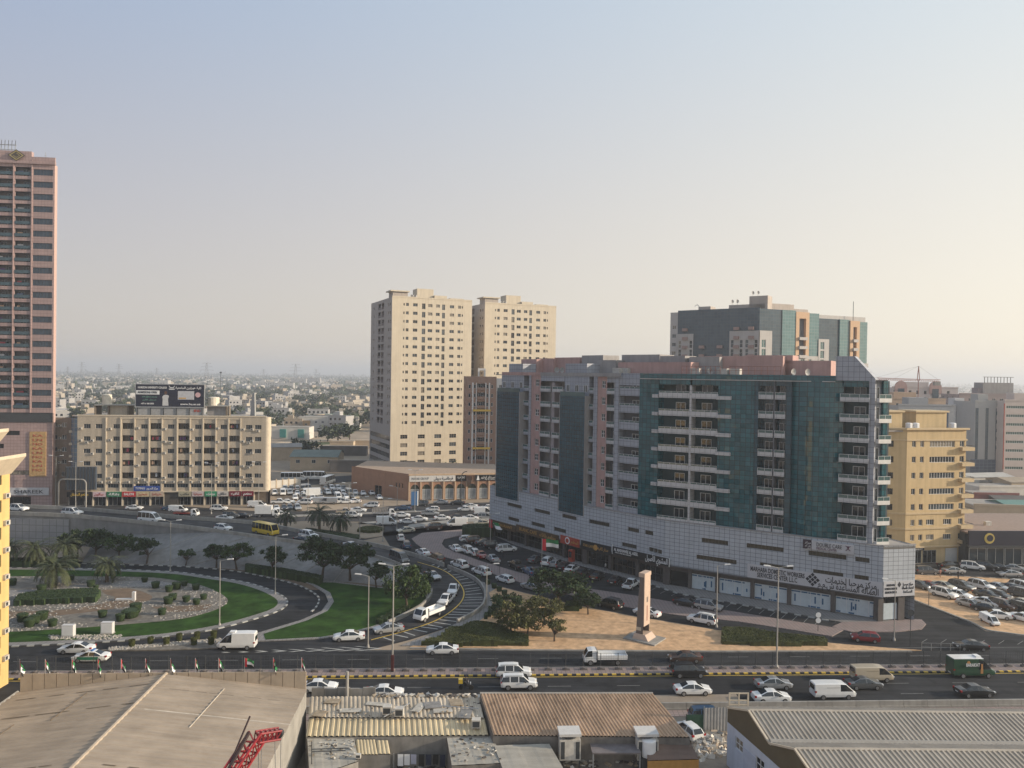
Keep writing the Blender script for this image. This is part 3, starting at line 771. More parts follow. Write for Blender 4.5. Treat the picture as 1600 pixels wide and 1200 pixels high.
T, a0, a1, z0, z1, o = sign_between(876.5,835.5,906,843,906,856, M_sred)
b = MB(); b.lathe([(0.75,0),(0.75,0.06)], 20); e = b.build('emblem', M_lw, main, T @ Vector((a0+(a1-a0)*0.38, -0.15, (z0+z1)/2)), (math.pi/2,0,rotz(T)))
b = MB(); b.lathe([(0.5,0),(0.5,0.05)], 20); b.build('emblem_core', M_sred, e, (0,0,0.055))
letters(main, T, arabic('المطعم'), a0+(a1-a0)*0.76, (z0+z1)/2, 1.0, M_gold, (a1-a0)*0.38, -0.2)
T, a0, a1, z0, z1, o = sign_between(908.5,841.5,955,856,955,868, M_sblk)
letters(main, T, arabic('ستار كافيه'), a0+(a1-a0)*0.75, (z0+z1)/2, 1.0, M_gold, (a1-a0)*0.34, -0.2)
letters(main, T, 'STAR CAFE', a0+(a1-a0)*0.25, (z0+z1)/2, 0.8, M_gold, (a1-a0)*0.34, -0.2)
b = MB(); b.lathe([(0.6,0),(0.6,0.06)], 16); b.build('emblem', M_gold, main, T @ Vector((a0+(a1-a0)*0.5, -0.15, (z0+z1)/2)), (math.pi/2,0,rotz(T)))
T, a0, a1, z0, z1, o = sign_between(958,852,1046,874.5,1046,885, M_sblk)
letters(main, T, 'AL MASHAWEE AL ASEEL', a0+(a1-a0)*0.25, z0+(z1-z0)*0.62, 0.85, M_lw, (a1-a0)*0.44, -0.2, bold=0.01)
letters(main, T, 'GRILLS AND RESTAURANT', a0+(a1-a0)*0.2, z0+(z1-z0)*0.25, 0.4, M_lw, (a1-a0)*0.3, -0.2)
letters(main, T, arabic('المشوي الأصيل'), a0+(a1-a0)*0.79, z0+(z1-z0)*0.5, 1.5, M_lw, (a1-a0)*0.38, -0.2, bold=0.015)
box_part('sign_frame', main, M_frame, (a0-0.1,a0,-0.2,0.02,z0-0.1,z1+0.4), (a1,a1+0.1,-0.2,0.02,z0-0.1,z1+0.1), T=T)
T, a0, a1, z0, z1, o = sign_between(1168,888.5,1388,913,1388,934, M_swh, th=0.10)
bpy.data.objects.remove(o)
a1 = FAC[2][1]-0.02; z0, z1 = ZB-0.02, ZB+2.45; W_ = a1-a0; H_ = z1-z0
box_part('sign', main, M_swh, (a0, a1, -0.1, 0.0, z0, z1), T=T)

letters(main, T, 'MARHABA DOMESTIC WORKERS', a0+W_*0.235, z0+H_*0.66, 1.15, M_ld, W_*0.42, -0.13, bold=0.02)
letters(main, T, 'SERVICES CENTER L.L.C', a0+W_*0.235, z0+H_*0.27, 1.15, M_ld, W_*0.31, -0.13, bold=0.02)
letters(main, T, arabic('مركز مرحبا لخدمات'), a0+W_*0.78, z0+H_*0.66, 1.5, M_ld, W_*0.36, -0.13, bold=0.02)
letters(main, T, arabic('العمالة المساعدة ش.م.م'), a0+W_*0.76, z0+H_*0.26, 1.5, M_ld, W_*0.43, -0.13, bold=0.02)
b = MB()
for r in range(3):
    for c in range(3):
        cx, cz = (r-c)*0.42, (r+c-2)*0.42
        b.poly([(cx-0.34,0,cz),(cx,0,cz-0.34),(cx+0.34,0,cz),(cx,0,cz+0.34)])
b.build('emblem', M_ld, main, T @ Vector((a0+W_*0.505, -0.13, z0+H_*0.52)), rotz(T))
# sign on the sunlit end face
o = box_part('sign', main, M_swh, (0.1, EL-0.1, -0.1, 0.0, ZB+0.05, ZB+2.6), T=ET)
for k, (s, w) in enumerate((('MARHABA',1.7),('DOMESTIC WORKERS',2.3),('SERVICES CENTER',2.2))): letters(main, ET, s, 1.5, ZB+1.95-k*0.6, 0.5, M_ld, w, -0.12, bold=0.015)
for k, (s, w) in enumerate((('مركز مرحبا',1.9),('لخدمات العمالة',2.2),('المساعدة',1.7))): letters(main, ET, arabic(s), EL-1.4, ZB+2.0-k*0.62, 0.62, M_ld, w, -0.12, bold=0.015)
b = MB(); b.poly([(-0.35,0,0),(0,0,-0.5),(0.35,0,0),(0,0,0.5)]); b.build('emblem', M_ld, main, ET @ Vector((EL/2, -0.12, ZB+2.0)), eang)
# medical centre sign
T, a0, a1, z0, z1, o = sign_between(1255.5,842.5,1271,844.5,1271,858, mat('sign_plum',(0.035,0.02,0.035),0.5,0.1), th=0.35)
for k, s in enumerate(('مركز', 'دبل كير', 'الطبي')): letters(main, T, arabic(s), (a0+a1)/2, z1-0.4-k*0.5, 0.5, M_lw, (a1-a0)*0.6, -0.4)
T, a0, a1, z0, z1, o = sign_between(1269,844,1335,851,1335,866, M_swh, th=0.45)
M_plum = mat('letter_plum', (0.10,0.035,0.07), 0.5, 0.05)
letters(main, T, 'DOUBLE CARE', a0+(a1-a0)*0.42, z1-0.62, 0.95, M_ld, (a1-a0)*0.6, -0.5)
letters(main, T, 'MEDICAL CENTER', a0+(a1-a0)*0.36, z1-1.25, 0.6, M_plum, (a1-a0)*0.48, -0.5)
b = MB(); b.tube((0,0,-0.05),(0,0,0.3),0.16,n=8); 
for s in (-1,1): b.tube((0,0,0.1),(s*0.4,0,0.35),0.06,n=5); b.tube((0,0,-0.1),(s*0.35,0,-0.45),0.06,n=5)
b.build('emblem', M_plum, main, T @ Vector((a1-0.9, -0.5, (z0+z1)/2+0.2)), rotz(T))
# ---- tower strips
TOFF = 0.5
def ustrip(px, py=705):
    i, u, z = onf(px, py, TOFF); return i, u
def strip(x0, x1):
    i = onf((x0+x1)/2, 705, TOFF)[0]; a, L, ang = FAC[i]
    nn = Vector((-math.sin(ang), math.cos(ang), 0)); dd = Vector((math.cos(ang), math.sin(ang), 0)); r = []
    for px in (x0, x1):
        d = ray(px, 705); t = (a + nn*TOFF).dot(nn)/d.dot(nn); r.append(((d*t)-a).dot(dd))
    return FT(i, TOFF), r[0], r[1]
BAL = {}
def balcony(T, u0, u1, z, out, inn, up=0.55, rail=0.5, sm=None, door=True, side=0.0, dw=1.5):
    """slab and upstand (part) with railing (sub-part), and a door in the back wall"""
    w = u1-u0; key = (round(w,2), out, up, rail, (sm or M_balc).name)
    if key not in BAL:
        b = MB(); b.box(0, w, -out, 0.3, -0.18, 0.0); b.box(0, w, -out, -out+0.12, 0.002, up)
        b.box(0, 0.12, -out+0.122, -0.003, 0.002, up); b.box(w-0.12, w, -out+0.122, -0.003, 0.002, up)
        r = MB(); r.box(0.03, w-0.03, -out+0.03, -out+0.07, up, up+rail-0.05); r.k = 1; r.box(0, w, -out+0.01, -out+0.09, up+rail-0.048, up+rail)
        for k in range(int(w/1.2)+1):
            uu = 0.05+k*(w-0.1)/max(1,int(w/1.2)); r.box(uu-0.025, uu+0.025, -out+0.0, -out+0.028, up, up+rail-0.05)
        m1 = b.mesh('balcony'); m1.materials.append(sm or M_balc); m2 = r.mesh('railing'); m2.materials.append(M_rail); m2.materials.append(M_frame)
        BAL[key] = (m1, m2)
    p = T @ Vector((u0, 0, z)); a = rotz(T)
    o = put('balcony', BAL[key][0], None, main, p, a); put('railing', BAL[key][1], None, o)
    if door:
        q = T @ Vector((u0+w/2-dw/2+side, inn-0.06, z+0.02)); put('balcony_door', win_mesh(dw, 2.35, 2, 1, 0.09), None, main, q, a)
    return o
def solid(name, x0, x1, m, out=0.0, z0=None, z1=None, dep=2.4):
    T, u0, u1 = strip(x0, x1); return box_part(name, main, m, (u0, u1, -out, dep, ZP if z0 is None else z0, ZT if z1 is None else z1), T=T)
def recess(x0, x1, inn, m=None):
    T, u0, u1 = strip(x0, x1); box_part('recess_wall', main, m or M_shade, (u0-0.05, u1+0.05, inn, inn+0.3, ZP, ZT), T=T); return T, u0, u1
TOPG = ZP + FH*6.75
# left half
for x0, x1, zt in ((782.5,817,TOPG+0.3),(881,919,TOPG)):
    solid('glass_bay', x0, x1, M_curt2, 1.3, ZP-2.2, zt); solid('bay_frame', x0-0.8, x0, M_greyr, 1.35, ZP-2.2, zt+0.12); solid('bay_frame', x1, x1+0.8, M_greyr, 1.35, ZP-2.2, zt+0.12)
    solid('top_storey_wall', x0, x1, M_tile2, 0.0, zt, ZT)
    T, u0, u1 = strip(x0, x1); box_part('terrace_rail', main, M_rail, (u0, u1, -1.3, -1.22, zt+0.0, zt+0.9), T=T)
    for k in range(3): put('window', win_mesh(1.1, 1.5, 2, 1), None, main, T @ Vector((u0+0.6+k*(u1-u0-2.2)/2, -0.06, zt+0.9)), rotz(T))
for x0, x1 in ((817.8,826),(919.8,927)):
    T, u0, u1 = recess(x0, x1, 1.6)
    for z in FL: balcony(T, u0, u1, z, 0.25, 1.6, 0.5, 0.5, M_tile2, True, 0, 0.9)
for x0, x1 in ((826,829),(927,932.5)): solid('column', x0, x1, M_tile2, 0.2)
for x0, x1 in ((829,843.5),(932.5,947)):
    T, u0, u1 = strip(x0, x1); w = u1-u0
    b = MB(); wall_holes(b, u0, u1, ZP, ZT, [(u0+w*0.42, z+1.0, w*0.42, 1.55) for z in FL], 0.2); b.build('pink_wall', M_pink, main, T.to_translation(), rotz(T))
    for z in FL: put('window', win_mesh(w*0.42, 1.55, 2, 2, 0.09), None, main, T @ Vector((u0+w*0.42, 0.17, z+1.0)), rotz(T))
M_warm = mat('lit_item_yellow', (0.38,0.27,0.13), 0.85, 0.1)  # yellow for panels standing in for lit items, their light painted as colour
T, u0, u1 = recess(843.5, 880.5, 2.3, mat('lilac_render', (0.30,0.26,0.26), 0.85, 0.1))
um = u0+(u1-u0)*0.5
box_part('column', main, mat('lilac_render',(0,0,0)), (um-0.5, um+0.5, 0.2, 2.3, ZP, ZT-1.5), T=T)
for k, z in enumerate(FL):
    balcony(T, u0+0.05, um-0.5, z, 0.2, 2.3, 0.5, 0.55, None, True, 0.2, 1.1)
    o = balcony(T, um+0.5, u1-0.05, z, 0.5, 2.3, 0.5, 0.55, None, True, 0, 1.1)
    if k < 7: box_part('lit_item_panel', main, M_warm, (u1-1.3, u1-0.1, 1.3, 1.5, z+0.1, z+1.5), T=T)
box_part('roof_beam', main, M_tile2, (u0, u1, 0.0, 2.3, ZT-1.2, ZT), T=T)
T, u0, u1 = recess(947, 961, 1.5)
for z in FL: balcony(T, u0+0.05, u1-0.05, z, 0.2, 1.5, 0.5, 0.5, None, True, 0, 1.1)
box_part('roof_beam', main, M_tile2, (u0, u1, 0.0, 1.5, ZT-1.2, ZT), T=T)
solid('column', 961, 968, M_tile2, 0.5)
T, u0, u1 = recess(968, 1000, 1.4)
for z in FL:
    balcony(T, u0+0.02, u1-0.02, z-0.2, 0.35, 1.4, 1.35, 0.35, M_tile2, True, 0.4, 1.8)
box_part('roof_beam', main, M_tile2, (u0, u1, -0.35, 1.4, ZT-1.7, ZT), T=T)
# right half: curtain walls and balcony stacks
solid('curtain_wall', 1000, 1030, M_curt, 0.45, ZP, ZT-0.1)
for x0, x1, sd in ((1030,1078,0.5),(1081,1122,-0.3)):
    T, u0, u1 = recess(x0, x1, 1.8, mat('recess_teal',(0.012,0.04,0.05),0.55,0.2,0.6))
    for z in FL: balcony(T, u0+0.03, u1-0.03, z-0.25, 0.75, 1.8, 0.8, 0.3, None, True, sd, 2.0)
    box_part('curtain_wall', main, M_curt, (u0, u1, -0.45, 1.8, ZT-1.35, ZT-0.1), T=T)
solid('balcony_pier', 1078, 1081, M_balc, 0.72, ZP, ZT-1.4)
solid('curtain_wall', 1122, 1178, M_curt, 0.45, ZP, ZT-0.1)
T, u0, u1 = strip(1120, 1143)
for z in FL[1:]: box_part('ledge', main, M_balc, (u0, u1, -0.95, -0.46, z-0.5, z+0.15), T=T)
T, u0, u1 = strip(1022, 1031)
for z in FL[1:]: box_part('ledge', main, M_balc, (u0, u1, -0.95, -0.46, z-0.5, z+0.15), T=T)
for x0, x1 in ((1184,1207.5),(1209.5,1226.5)):
    T, u0, u1 = recess(x0, x1, 2.0, M_curt2)
    for z in FL: balcony(T, u0+0.03, u1-0.03, z, 0.3, 2.0, 0.6, 0.5, None, True, 0.2, 1.5)
    box_part('curtain_wall', main, M_curt2, (u0, u1, 0.2, 2.0, ZT-1.2, ZT-0.1), T=T)
solid('curtain_wall', 1178, 1184, M_curt2, 0.3, ZP, ZT-0.1); solid('column', 1207.5, 1209.5, M_shade, 0.1); solid('curtain_wall', 1226.5, 1236, M_curt2, 0.1, ZP, ZT-0.1)
# bowed glass front
T, u0, u1 = strip(1236, 1316)
b = MB(); n = 14; w = u1-u0; pts = []
for k in range(n+1):
    t = k/n; pts.append((u0+w*t, 0.5-1.3*math.sin(math.pi*t)))
for k in range(n): b.poly([(*pts[k],ZP),(*pts[k+1],ZP),(*pts[k+1],ZT-0.1),(*pts[k],ZT-0.1)])
b.build('curtain_wall', M_curt, main, T.to_translation(), rotz(T), smooth=False)
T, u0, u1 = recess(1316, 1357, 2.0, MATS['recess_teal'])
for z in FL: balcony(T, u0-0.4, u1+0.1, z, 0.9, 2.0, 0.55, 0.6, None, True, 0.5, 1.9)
box_part('curtain_wall', main, M_curt, (u0, u1, 0.1, 2.0, ZT-1.1, ZT-0.1), T=T)
# end fin with the sloped top, sunlit end with white balconies
T, u0, u1 = strip(1304, 1366); _, uf, _ = strip(1356.5, 1366)
b = MB(); prof = [(uf, ZP), (u1, ZP), (u1, ZT+0.3), (u1-3.3, ZT+4.1), (u0, ZT+4.1), (u0, ZT-0.05), (uf, ZT-0.05)]
n = len(prof); b.add([(u,-0.25,z) for u,z in prof]+[(u,3.0,z) for u,z in prof], [tuple(range(n)), tuple(range(2*n-1,n-1,-1))]+[((i+1)%n,i,n+i,n+(i+1)%n) for i in range(n)])
b.build('end_fin', M_tile2, main, T.to_translation(), rotz(T))
TE = T @ Matrix.Translation((u1, 0, 0)) @ Matrix.Rotation(eang-rotz(T), 4, 'Z')
box_part('end_wall', main, M_tile2, (0.0, 3.0, 1.0, 1.4, ZP, ZT), T=TE)
box_part('end_glass', main, M_curt, (1.9, 2.7, 0.4, 0.98, ZP, ZT), T=TE)
M_bw = mat('white_balcony', (0.62,0.60,0.57), 0.6, 0.1, 1)
for z in FL: balcony(TE, 0.1, 2.5, z, 0.9, 1.0, 0.5, 0.65, M_bw, True, -0.3, 1.1)
# tower body behind the strips, roof, parapet
ring = [back(0,2.7), back(1,2.7), back(2,2.7), back(3,3.2), (TE @ Vector((2.9,1.4,0))).to_tuple()[:2], (TE @ Vector((-1.5,16,0))).to_tuple()[:2], back(2,19), back(1,19), back(0,17)]
b = MB(); b.prism(ring, ZP-0.1, ZT-0.02); b.build('tower_body', M_greyr, main)
ring2 = [back(0,0.55), back(1,0.55), back(2,0.55), back(3,0.75), (TE @ Vector((2.9,1.4,0))).to_tuple()[:2]] + ring[5:]
b = MB(); b.prism(ring2, ZT-0.02, ZT+0.16, bottom=True); b.build('roof', M_roof, main)
for x0, x1, m in ((783,843,M_pink),(843,968,M_greyr),(968,1000,M_tile2),(1000,1182,M_curt),(1182,1304,M_curt)):
    T, u0, u1 = strip(x0, x1); box_part('parapet', main, m, (u0, u1, -0.55 if m is M_curt else -0.1, 0.1, ZT+0.0 if m is not M_curt else ZT-0.1, ZT+0.75), T=T)
    if m is M_curt: box_part('cornice', main, M_steel, (u0, u1, -0.72, -0.56, ZT-0.35, ZT-0.2), T=T)
# roof clutter: plant rooms, tile boxes, tanks, dishes
def roofbox(px, dep, w, d, h, m, z=ZT+0.16, name='plant_room'):
    i = onf(px, 640, dep)[0]; a, L, ang = FAC[i]; nn = Vector((-math.sin(ang), math.cos(ang), 0)); dd = Vector((math.cos(ang), math.sin(ang), 0))
    q = ray(px, 585); t = (a + nn*dep).dot(nn)/q.dot(nn); u = ((q*t)-a).dot(dd)
    return box_part(name, main, m, (u-w/2, u+w/2, dep, dep+d, z, z+h), T=FT(i))
for px, dep, w, d, h, m in ((806,1.0,5.5,4,2.6,M_tile2),(826,5,6,5,3.8,M_pink),(852,7,6,4,4.0,M_pink),(900,1.2,7,4,2.6,M_tile2),(885,8,9,5,4.2,M_pink),(925,8,7,5,4.6,M_greyr),(948,5,5,4,3.4,M_greyr),(1020,4,18,7,2.9,M_pink),(1000,8,10,5,4.6,M_greyr),(1050,6,6,4,4.2,M_greyr),(1100,6,6,4,4.0,M_greyr),(1160,8,15,6,4.2,M_pink),(1200,10,9,5,4.4,M_pink),(1258,10,9,5,3.4,M_pink)):
    roofbox(px, dep, w, d, h, m)
for px, dep in ((962,2),(975,3),(1085,3),(1128,2.5),(1148,3)): roofbox(px, dep, 1.8, 1.6, 1.7, mat('rooftop_unit',(0.42,0.40,0.37),0.7,0.2), name='rooftop_unit')
for px, dep in ((870,3),(878,3),(1110,4),(1240,3),(1262,4)):
    i = onf(px, 640, dep)[0]; p = FT(i) @ Vector((onf(px, 590, dep)[1], dep, ZT+0.16)); put('satellite_dish', dish_mesh(), None, main, p, rr.uniform(-0.6, 0.6))
b = MB()                          # pipe rails along the edge
for x0, x1 in ((1060,1120),(1135,1215)):
    T, u0, u1 = strip(x0, x1)
    b.T = T
    for k in range(9): b.tube((u0+(u1-u0)*k/8, 1.2, ZT+0.1), (u0+(u1-u0)*k/8, 1.2, ZT+2.3), 0.05, n=4)
    b.tube((u0,1.2,ZT+1.5),(u1,1.2,ZT+1.5),0.05,n=4); b.tube((u0,1.2,ZT+2.25),(u1,1.2,ZT+2.25),0.05,n=4)
    b.T = None
b.build('roof_railing', mat('rusty_pipe',(0.20,0.08,0.06),0.7,0.3), main)
# ================================================================ beige apartment block with shops, behind the flyover
M_beige = mat('beige_roughcast', (0.43,0.365,0.285), 0.9, 0.12, 2.5, 0.5, 9, streak=0.15)
M_cream = mat('cream_trim', (0.55,0.47,0.36), 0.85, 0.1, 1)
A, B = G(120,791), G(414,789)
L = (B-A).length; ang = math.atan2(B.y-A.y, B.x-A.x)
bg_ = thing('apartment_block', 'beige seven storey apartment block with a large billboard on its roof and shops below', 'building', A, ang)
H = 26.3; k = L/(1530-220)
def cu(x): return (x-220)*k
wins = []; bal = []
RZ = [23.3, 19.7, 16.1, 12.45, 8.8]
for z in RZ:
    for x in (285, 365, 485, 675, 860, 1050, 1230, 1410, 1475): wins.append((cu(x)-0.95, z-0.65, 1.9, 1.3, 3, 1))
    for x in (565, 757, 950, 1130, 1308): bal.append((cu(x)-1.6, z-0.75, 3.2, 1.75))
mez = [(cu(x)-1.5, 5.3, 3.0, 1.15, 4, 1) for x in (290,365,465,560,655,750,850,945,1040,1130,1220,1305,1395,1480)]
b = MB(); wall_holes(b, 0, L, 4.3, H, [w[:4] for w in wins+mez] + bal, 0.25); b.build('wall', M_beige, bg_)
rr = random.Random(5)
for (u, z, w, h, nx, ny) in wins+mez: put('window', win_mesh(w, h, nx, ny, 0.06, (mat('grey_frame',(0.25,0.25,0.25),0.5,0.1), M_glass)), None, bg_, (u, 0.2, z))
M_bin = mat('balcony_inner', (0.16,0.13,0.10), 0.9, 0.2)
cloth = [mat('laundry_%d' % i, c, 0.9, 0.15) for i, c in enumerate(((0.5,0.5,0.5),(0.35,0.06,0.08),(0.12,0.05,0.16),(0.1,0.14,0.22),(0.45,0.3,0.2)))]
for (u, z, w, h) in bal:
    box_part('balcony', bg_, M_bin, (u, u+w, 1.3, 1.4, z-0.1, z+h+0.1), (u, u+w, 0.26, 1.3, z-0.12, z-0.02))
    put('balcony_door', win_mesh(1.5, 1.7, 2, 1, 0.07, (MATS['grey_frame'], M_glassd)), None, bg_, (u+rr.uniform(0.2,1.4), 1.24, z))
    if rr.random() < 0.6:
        for q in range(rr.randrange(1,4)):
            x = u+rr.uniform(0.1, w-0.9); box_part('hanging_cloth', bg_, rr.choice(cloth), (x, x+rr.uniform(0.4,0.8), 0.3, 0.33, z+0.45, z+rr.uniform(1.1,1.5)))
for x in (415,515,610,710,800,905,995,1085,1175,1265,1350): box_part('pilaster', bg_, M_cream, (cu(x)-0.16, cu(x)+0.16, -0.25, 0.0, 4.3, H-0.4))
for x in (565,757,950,1130,1308,660,850,1040,1220): box_part('arch_head', bg_, M_cream, (cu(x)-1.75, cu(x)+1.75, -0.15, -0.002, H-0.75, H-0.45))
box_part('parapet', bg_, M_cream, (-0.1, L+0.1, -0.12, 0.25, H, H+0.35))
acm = ac_mesh()
for (u, z, w, h, nx, ny) in wins:
    if rr.random() < 0.82: put('air_conditioner', acm, None, bg_, (u-0.75, -0.02, z-rr.uniform(0.0,0.5)))
    if rr.random() < 0.12: put('air_conditioner', acm, None, bg_, (u+w/2, -0.02, z-0.75))
for x in range(260, 1500, 62): put('air_conditioner', acm, None, bg_, (cu(x), -0.02, 6.75))
# rounded sunlit corner, left stair glass and flank
b = MB(); n = 8
for q in range(n):
    t0, t1 = math.pi/2*q/n, math.pi/2*(q+1)/n; r = 1.3
    p0, p1 = (L+r*math.sin(t0), r-r*math.cos(t0)), (L+r*math.sin(t1), r-r*math.cos(t1)); b.poly([(*p0,4.3),(*p1,4.3),(*p1,H),(*p0,H)])
b.build('corner_wall', M_cream, bg_, smooth=True)
facade(bg_, TT(L+1.3, 1.3, 0, math.pi/2+0.34), 15, 0, H, [(2+4*j, z-0.65, 1.6, 1.3, 2, 1) for j in range(3) for z in RZ], M_beige, 0.2)
b = MB(); n = 6; r = 2.6
for q in range(n):
    t0, t1 = math.pi/2*q/n, math.pi/2*(q+1)/n
    p0, p1 = (-r*math.sin(t0), r-r*math.cos(t0)), (-r*math.sin(t1), r-r*math.cos(t1)); b.poly([(*p1,6.5),(*p0,6.5),(*p0,H-0.6),(*p1,H-0.6)])
b.build('stair_glass', tile_mat('stair_glass', (0.10,0.14,0.19),(0.08,0.115,0.16),(0.22,0.2,0.17), 0.8, 1.2, 0.05, 0.2, spec=0.6), bg_, smooth=True)
for z in RZ: box_part('stair_band', bg_, M_beige, (-2.6, -0.01, 0.7, 2.4, z-2.0, z-1.3))
facade(bg_, TT(-2.6, 18, 0, -math.pi/2), 15.4, 0, H, [(2+4*j, z-0.65, 1.6, 1.3, 2, 1) for j in range(3) for z in RZ], mat('shaded_beige_wall',(0.24,0.18,0.14),0.9,0.12,streak=0.2), 0.2)  # brown, darkened beige: the shade of this side is in the wall colour
b = MB(); b.prism([(-2.5,2.6),(0,0.3),(L,0.3),(L+1.2,1.3),(L-3.9,15.3),(-2.5,16.8)], H-0.5, H-0.1); b.build('roof', M_roof, bg_)
b = MB(); b.prism([(-2.2,3),(0,1.6),(L+0.6,1.6),(L-4.2,15.2),(-2.2,16)], 0, H-0.5); b.build('core', M_bin, bg_)
box_part('slab', bg_, M_cream, (0, L+1.0, -0.35, 0.3, 4.0, 4.35))
facade(bg_, TT(-9.5,4.5,0,0), 7.2, 0, H-0.8, [(0.8+2.6*j, z-0.65, 1.3, 1.3, 2, 1) for j in range(2) for z in RZ], MATS['shaded_beige_wall'], 0.2, name='rear_wing')
for z in RZ[:4]: put('air_conditioner', acm, None, bg_, (-6.6, 4.48, z-0.5))
b = MB(); 
for q in range(10): b.box(-2.8+q*0.85, -2.8+q*0.85+0.35, -0.9, -0.7, 5.0, 11.5)
b.build('vertical_fins', M_dsteel, bg_)['kind'] = 'stuff'
box_part('fin_panel', bg_, mat('blue_grey_panel',(0.10,0.12,0.15),0.5,0.1), (-2.9, 5.6, -0.68, -0.4, 4.9, 11.6))
# shops
sg = [(-6,34,'sign_black',(0.02,0.02,0.02),'مطعم البستان',M_yel),(35,55,'sign_rose',(0.55,0.42,0.45),'صالون',M_sred),(56,79,'sign_green',(0.03,0.16,0.08),'بقالة',M_lw),(79.5,101,'sign_scarlet',(0.45,0.04,0.04),'SALON',M_lw),(101.5,122,'sign_cream',(0.5,0.40,0.25),'مخبز',M_sred),(122.5,144,'sign_tan',(0.45,0.36,0.28),'خياط',M_sred),(167,187,'sign_olive',(0.36,0.33,0.24),'مكتب',M_ld),(188,207,'sign_pale',(0.5,0.42,0.42),'صيدلية',M_sred),(208,227.5,'sign_leaf',(0.04,0.25,0.13),'سوبر ماركت',M_lw),(228,246,'sign_stone',(0.48,0.45,0.42),'حلاق',M_ld),(247,266,'sign_maroon',(0.16,0.015,0.03),'كافيه',M_lw),(267,286,'sign_maroon',(0.16,0.015,0.03),'مطعم',M_lw)]
T0 = TT(0,0,0,0)
for x0, x1, nm, c, txt, lm in sg:
    u0, u1 = [(110+x/1.0*1.0+0-120)/294*L for x in (x0+0, x1+0)]
    u0 = max(u0, -2.6); u1 = min(u1, L)
    box_part('sign', bg_, mat(nm, c, 0.5, 0.15, 2), (u0+0.05, u1-0.05, -0.5, -0.36, 2.75, 4.25))
    letters(bg_, T0, arabic(txt) if ord(txt[0]) > 300 else txt, (u0+u1)/2, 3.5, 1.0, lm, (u1-u0)*0.7, -0.53, bold=0.01)
    put('shopfront', win_mesh(u1-u0-0.5, 2.6, 3, 1, 0.08, (MATS['grey_frame'], M_glassd)), None, bg_, (u0+0.25, 0.4, 0.1))
    box_part('shop_pier', bg_, M_cream, (u1-0.2, u1+0.2, 0.1, 0.7, 0, 4.0))
u0, u1 = (97.6-10)/294*L, (138-10)/294*L
box_part('sign', bg_, mat('sign_blue',(0.03,0.07,0.28),0.5,0.15), (u0, u1, -0.45, -0.36, 4.4, 5.9)); letters(bg_, T0, arabic('مركز التصوير'), (u0+u1)/2+1.5, 5.15, 1.0, M_lw, 3.2, -0.5); letters(bg_, T0, 'TYPING', u0+1.8, 5.15, 0.9, M_lw, 2.6, -0.5)
box_part('entrance', bg_, mat('entrance_stone',(0.08,0.07,0.06),0.5,0.2), ((144.5+0-10)/294*L, (166-10)/294*L, 0.1, 0.6, 0, 3.9))
# roof: terrace frame, tanks, billboard
box_part('roof_canopy', bg_, M_conc, (3.2, 24, 3, 8, H+2.9, H+3.15)); box_part('roof_canopy', bg_, M_conc, (34, 41, 3, 8, H+2.9, H+3.15))
for u in (3.3, 7, 12.5, 40.6): box_part('roof_post', bg_, M_bin, (u, u+0.4, 3.2, 7.8, H-0.1, H+2.9))
box_part('roof_room', bg_, M_beige, (7.4, 12.4, 4, 7.5, H-0.1, H+2.88)); box_part('roof_room', bg_, M_greyr, (35, 40.5, 4, 7.5, H-0.1, H+2.88))
cyl_part('water_tank', bg_, M_tank, 1.3, 3.1, (6.2, 5, H+3.15), 14); cyl_part('water_tank', bg_, M_tank, 1.1, 2.9, (16.5, 5.5, H+3.15), 14); cyl_part('water_tank', bg_, M_tank, 1.7, 2.6, (36.5, 5.5, H+3.15), 14)
bp = AT(212, 635, A.y+3); bq = AT(316, 638, A.y+4)
bl = thing('billboard', 'dark navy university billboard standing on the roof of the beige block', 'billboard', (bp.x, bp.y, H-0.1), ang)
bw = (bq-bp).length; bz = bp.z-H+0.1; bh = 6.5
M_navy = mat('billboard_navy', (0.012,0.014,0.032), 0.4, 0.15, 0.5)
box_part('panel', bl, M_navy, (0, bw, 0, 0.5, bz, bz+bh)); box_part('frame', bl, M_steel, (-0.15, bw+0.15, -0.05, 0.55, bz-0.3, bz-0.002)); box_part('frame', bl, M_steel, (-0.15, bw+0.15, -0.05, 0.55, bz+bh+0.002, bz+bh+0.25))
box_part('frame', bl, M_steel, (-0.18, -0.01, -0.05, 0.55, bz, bz+bh)); box_part('frame', bl, M_steel, (bw+0.01, bw+0.18, -0.05, 0.55, bz, bz+bh))
box_part('skirt', bl, mat('skirt_grey',(0.30,0.30,0.30),0.6,0.12), (0, bw, 0.25, 0.4, 0.1, bz-0.3))
for q in range(6): box_part('support_post', bl, M_dsteel, (0.4+q*(bw-1)/5, 0.6+q*(bw-1)/5, 0.05, 0.24, 0.1, bz-0.3))
for txt, u, z, s, w, m in (('HORIZON UNIVERSITY COLLEGE', 0.24, 0.86, 0.8, 0.42, M_lw), (arabic('كلية هورايزن الجامعية'), 0.77, 0.86, 0.9, 0.38, M_lw), ('info@hu.ac.ae', 0.2, 0.44, 0.5, 0.22, mat('letter_teal',(0.12,0.25,0.2),0.5,0.05)), (arabic('سجل الان'), 0.2, 0.31, 0.6, 0.2, MATS['letter_teal']), ('+971 6 000 0000', 0.17, 0.13, 0.6, 0.19, M_lw), ('www.hu.ac.ae', 0.8, 0.12, 0.8, 0.3, M_lw)):
    letters(bl, TT(), txt, bw*u, bz+bh*z, s, m, bw*w, -0.03, bold=0.012)
